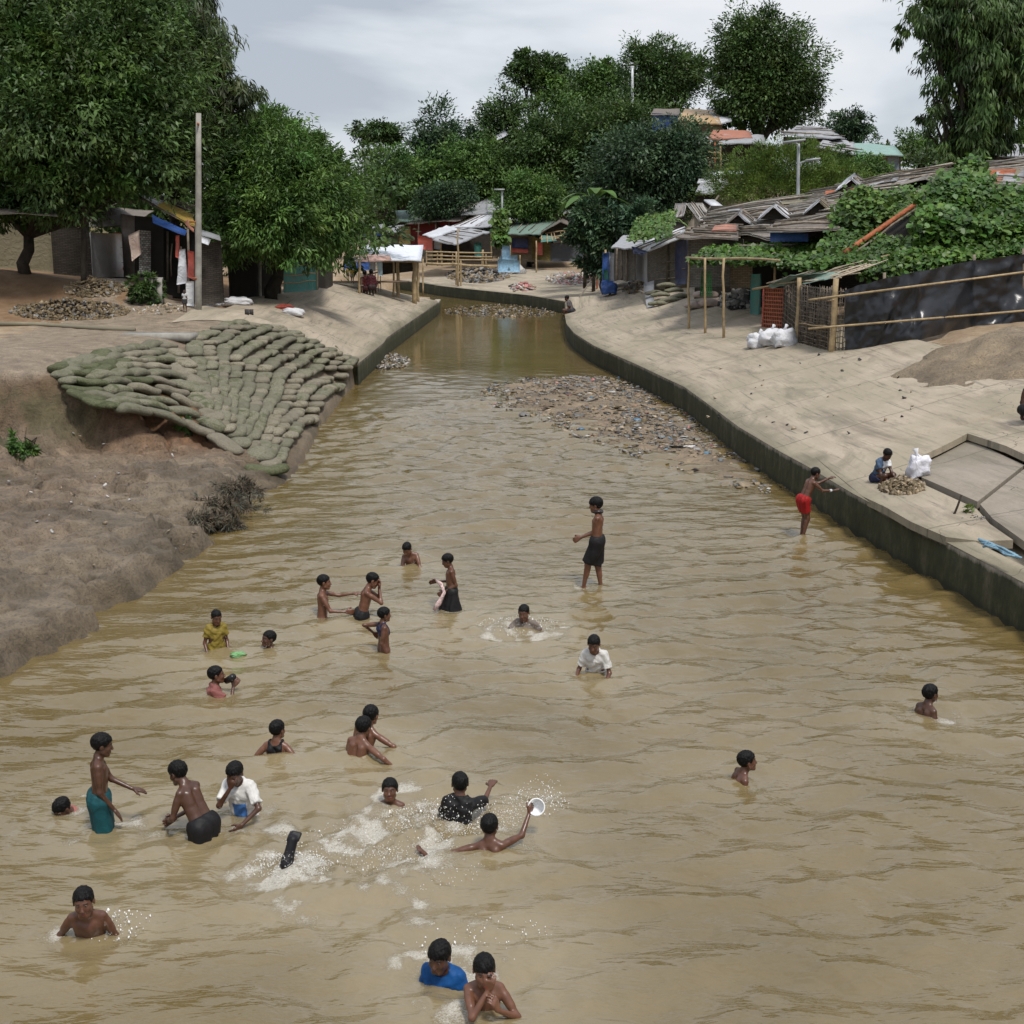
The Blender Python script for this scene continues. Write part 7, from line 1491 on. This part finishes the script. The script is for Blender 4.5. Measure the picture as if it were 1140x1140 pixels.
r = hut('hilltop hut with patched grey roof left of the small skyline tree', GH, 'tarp_shelter'); flat_roof(r, ((868, 150, 74), (941, 154, 72), (920, 141, 78), (888, 140, 79)), TP['grey'], .1, bat=5, across=False, seed=3); sheet('wall', Q((872, 152, 74), (936, 155, 73), (936, 175, 73), (872, 175, 74)), WV['dark'], r, .03)
r = hut('hut with a pale green tin roof on the skyline left of the tall right tree', GH, 'tarp_shelter'); flat_roof(r, ((955, 171, 68), (1006, 173, 67), (996, 162, 72), (945, 158, 73)), TP['green2'], .04, ragged=.03); flat_roof(r, ((908, 163, 70), (960, 172, 68), (950, 158, 73), (920, 154, 74)), TP['grey'], .1, bat=4, across=False, seed=4)
sheet('wall', Q((915, 166, 70), (972, 172, 69), (972, 190, 69), (915, 190, 70)), WV['dark'], r, .02); sheet('wall', Q((970, 172, 68.5), (1003, 173, 68), (1003, 193, 68), (970, 193, 68.5)), WV['tan'], r, .02); sheet('door', Q((988, 175, 67.8), (1001, 175, 67.8), (1001, 189, 67.8), (988, 189, 67.8)), m_tarp('slate', (.16, .20, .24), .6, .3), r, .01)
r = hut('low roofs with white sheets below the hilltop railing', GH, 'tarp_shelter'); flat_roof(r, ((774, 214, 62), (800, 214, 62), (808, 205, 66), (780, 203, 66)), TP['grey'], .08); flat_roof(r, ((776, 204, 66), (812, 204, 65), (806, 192, 70), (784, 192, 70)), TP['white'], .12, ragged=.2); sheet('wall', Q((775, 213, 62.5), (806, 213, 62.5), (806, 235, 62.5), (775, 235, 62.5)), WV['dark'], r, .03)
r = hut('grey roof corner with vines at the far right edge of the hill', GH, 'tarp_shelter'); flat_roof(r, ((1108, 172, 50), (1170, 176, 48), (1165, 162, 54), (1120, 160, 54)), TP['grey'], .08); sheet('wall', Q((1110, 174, 50), (1170, 178, 49), (1170, 200, 49), (1110, 200, 50)), WV['dark'], r, .02)
# street lamp and mast
g = PY(888, 240, 52); r = thing('street_lamp', 'grey street lamp with two arms rising behind the stick roofs', 'street lamp'); LPM = m_plain('lamp_metal', (.34, .36, .37), .15, 5, .5)
pole('pole', PY(888, 262, 52), PY(889, 160, 52), .075, LPM, r, .055, 0, 12); pole('arm', PY(889, 161, 52), PY(882, 157.5, 51.8), .03, LPM, r, bend=0); pole('arm', PY(889, 182, 52), PY(901, 178, 51.8), .03, LPM, r, bend=0)
def lens(px, py, w): 
    c = PY(px, py, 51.7); MB().box(c, (w, .28, .07), roty(-.12)).box(c - [0, 0, .045], (w * .8, .2, .03), roty(-.12)).build('lamp_head', LPM, r)
lens(884, 157, .8); lens(905, 177.5, .5); reorigin(r)
r = thing('mast', 'thin white pole standing among the hilltop trees', 'pole'); pole('shaft', PY(704, 130, 96), PY(704, 76, 96), .10, m_plain('white_paint', (.6, .62, .63), .1, 4, .5), r, .08, 0); MB().box(PY(704, 76, 96), (.25, .1, .3)).build('cap', LPM, r)
r = thing('lamp_post', 'slim lamp post rising left of the vine column at the bend', 'lamp post'); pole('shaft', PY(559, 300, 79.5), PY(559, 211, 79.5), .07, LPM, r, .05, 0); MB().box(PY(556, 211, 79.4), (.6, .2, .08)).build('lamp_head', LPM, r); reorigin(r)
for h_ in HUTS:
    if h_.location.length < .01: reorigin(h_)
# ---- slabs
def slab(name, label, pxz, th, mat, cat='slab', top=None):
    P = np.array(top if top is not None else [PZ(*p) for p in pxz]); n = len(P); cen = P.mean(0); bm = bmesh.new()
    tv = [bm.verts.new(p) for p in P]; bv = [bm.verts.new(p - [0, 0, th]) for p in P]; 
    a = bm.faces.new(tv); b = bm.faces.new(bv[::-1])
    for i in range(n): bm.faces.new([tv[i], bv[i], bv[(i + 1) % n], tv[(i + 1) % n]])
    bmesh.ops.recalc_face_normals(bm, faces=bm.faces[:]); bmesh.ops.triangulate(bm, faces=[a, b])
    me = bpy.data.meshes.new(name); uvl = bm.loops.layers.uv.new('UVMap')
    d0 = R_TOP[2] - R_TOP[0]; d0 = d0 / np.linalg.norm(d0); e0 = np.array([-d0[1], d0[0]])
    for f in bm.faces:
        for l_ in f.loops: c = np.array(l_.vert.co[:2]) - R_TOP[0]; l_[uvl].uv = (c @ d0, abs(c @ e0))
    bm.to_mesh(me); bm.free(); me.materials.append(mat); o = bpy.data.objects.new(name, me); COL.objects.link(o)
    return tag(o, label, cat) if label else tag(o, kind='structure')
def onT(px, py, dz=0.):
    g = G(px, py); g[2] += dz; return g
apron = [(903, 523), (952, 548.5), (1012, 581), (1052, 601), (1090, 602), (1127, 601), (1102, 584), (1086, 567), (1050, 550), (1022, 537), (1027, 508), (1046, 499), (1058, 491), (1077, 482), (1120, 498), (1150, 512), (1260, 560), (1400, 520), (1140, 418), (1040, 404), (930, 394)]
wl_ = R_TOP
mainp = [onT(*p) + [0, 0, .012] for p in [(1052, 603), (1128, 602), (1102, 584), (1087, 567), (1050, 550), (1022, 537), (1026, 508), (1046, 499), (1062, 491), (1077, 483), (1120, 497), (1150, 511), (1240, 556), (1290, 520), (1160, 438), (1030, 400)]]
# lower-left boundary follows the crack behind the wall, then rejoins the apron beyond the pit
yb = PIT + .3; tt = [onT(1014, 586), onT(985, 569), onT(960, 555)]; 
extra = [t_ + [0, 0, .05] for t_ in tt]
wl2 = [p for p in R_TOP if 15 < p[1] < yb]
far_ = []
for q in np.linspace(.28, 4.6, 5):
    i_ = int(np.argmin(np.abs(R_TOP[:, 1] - yb))); 
k_ = None
def rw(y): o_ = np.argsort(R_TOP[:, 1]); return float(np.interp(y, R_TOP[o_, 1], R_TOP[o_, 0]))
A_ = np.array([rw(yb) + .24, yb]); Bv = np.array([rw(yb) + 4.9, yb + .9])
poly_main = [np.r_[A_, TZ(*A_) + .008], np.r_[Bv, TZ(*Bv) + .008]]
ring = [(1290, 520), (1240, 556), (1150, 511), (1120, 497), (1077, 483), (1062, 491), (1046, 499), (1026, 508), (1022, 537), (1050, 550), (1087, 567), (1102, 584), (1128, 602), (1090, 603), (1053, 603), (1014, 586), (985, 569), (960, 553)]
poly_main += [onT(*p) + np.array([0, 0, .008 + (.05 if p in ((1053, 603), (1014, 586), (985, 569)) else 0.)]) for p in ring]
slab('concrete_slab', 'wide cracked concrete slope panel on which the child squats', None, .10, MT['concrete'], 'concrete slab', top=poly_main)
dip = -.10
slab('concrete_slab', 'grey tilted slab sunk below the slope beside the white plastic bag', None, .10, MT['slab'], 'concrete slab', top=[onT(1074, 478) + [0, 0, dip - .02], onT(1141, 508) + [0, 0, dip - .02], onT(1088, 561) + [0, 0, .03], onT(1026, 533) + [0, 0, .02], onT(1029, 505) + [0, 0, dip - .03]])
slab('concrete_slab', 'second grey tilted slab running out of the right edge of the photo', None, .10, MT['slab'], 'concrete slab', top=[onT(1144, 510) + [0, 0, dip - .02], onT(1240, 565) + [0, 0, dip], onT(1190, 640) + [0, 0, .0], onT(1138, 604) + [0, 0, .03], onT(1105, 580) + [0, 0, .03], onT(1091, 563) + [0, 0, .02]])
0 and heap('litter', 'earth crumbs in the gap behind the right retaining wall', (1100, 612, 50, 10), 200, .05, L_('mmtw'), hmax=.0, seed=19, kind='stuff', seat=-.26)
# foam and splashes
FOAM += [(*PZ(430, 945, 0)[:2], .95, .34, .7, .85), (*PZ(465, 915, 0)[:2], .5, .3, .3, .9), (*PZ(395, 925, 0)[:2], .9, .35, .1, .5), (*PZ(340, 965, 0)[:2], .45, .22, .1, .8), (*PZ(330, 925, 0)[:2], .7, .14, .1, .55), (*PZ(500, 905, 0)[:2], .45, .22, 0, .8), (*PZ(445, 975, 0)[:2], .35, .75, .1, .6), (*PZ(570, 700, 0)[:2], .7, .8, 0, .35), (*PZ(385, 1000, 0)[:2], .9, .35, .6, .35), (*PZ(595, 885, 0)[:2], .35, .2, .4, .5), (*PZ(130, 1030, 0)[:2], .3, .3, 0, .4), (*PZ(440, 895, 0)[:2], .35, .15, 0, .5), (*PZ(545, 1040, 0)[:2], .7, .5, 0, .25)]
WD = newmat('spray')[0]; nt = WD.node_tree; finish(WD, nt, (.72, .71, .68), .12, None, spec=.6)
def splash(label, px, py, n, rx, ry, hz, seed, r0=.0025, dirn=(0, 0)):
    rg = np.random.default_rng(seed); c = PZ(px, py, 0); oc = np.array([[1, 0, 0], [-1, 0, 0], [0, 1, 0], [0, -1, 0], [0, 0, 1], [0, 0, -1.]]); f3 = np.array([[0, 2, 4], [2, 1, 4], [1, 3, 4], [3, 0, 4], [2, 0, 5], [1, 2, 5], [3, 1, 5], [0, 3, 5]])
    q = rg.random(n) ** .7; a = rg.uniform(0, 6.28, n); z = hz * rg.random(n) ** 2 * (1.1 - q); P = c + np.stack([rx * q * np.cos(a) + dirn[0] * z, ry * q * np.sin(a) + dirn[1] * z, z], 1)
    r = r0 * rg.lognormal(0, .4, n); V = (P[:, None] + oc[None] * r[:, None, None] * np.stack([np.ones(n), np.ones(n), rg.uniform(.8, 2.2, n)], 1)[:, None]).reshape(-1, 3); Fq = (np.arange(n)[:, None, None] * 6 + f3[None]).reshape(-1, 3)
    return tag(mesh_np('spray', V, Fq, WD, None, True, col=np.ones((len(V), 3))), label, 'water spray', kind='stuff')
splash('white spray around the boy in the wet black shirt', 500, 915, 1500, .55, .3, .22, 1); splash('spray thrown up around the diving foot', 322, 965, 900, .3, .2, .12, 2); splash('spray around the boy splashing in mid canal', 578, 698, 500, .55, .35, .12, 3, .003)
splash('spray flying off the raised white tub', 590, 900, 500, .3, .15, .3, 4, .0028, (.5, .3)); splash('churned spray trail across the foreground water', 430, 950, 1400, .8, .6, .035, 5, .0024); splash('drops around the grinning boy', 125, 1030, 120, .25, .2, .08, 6, .004); splash('drops by the boys at the bottom edge', 530, 1045, 160, .5, .3, .06, 7, .004)
build_water()
print('BUILD', round(time.time() - T0, 1), 's', len(bpy.data.objects), 'objects')
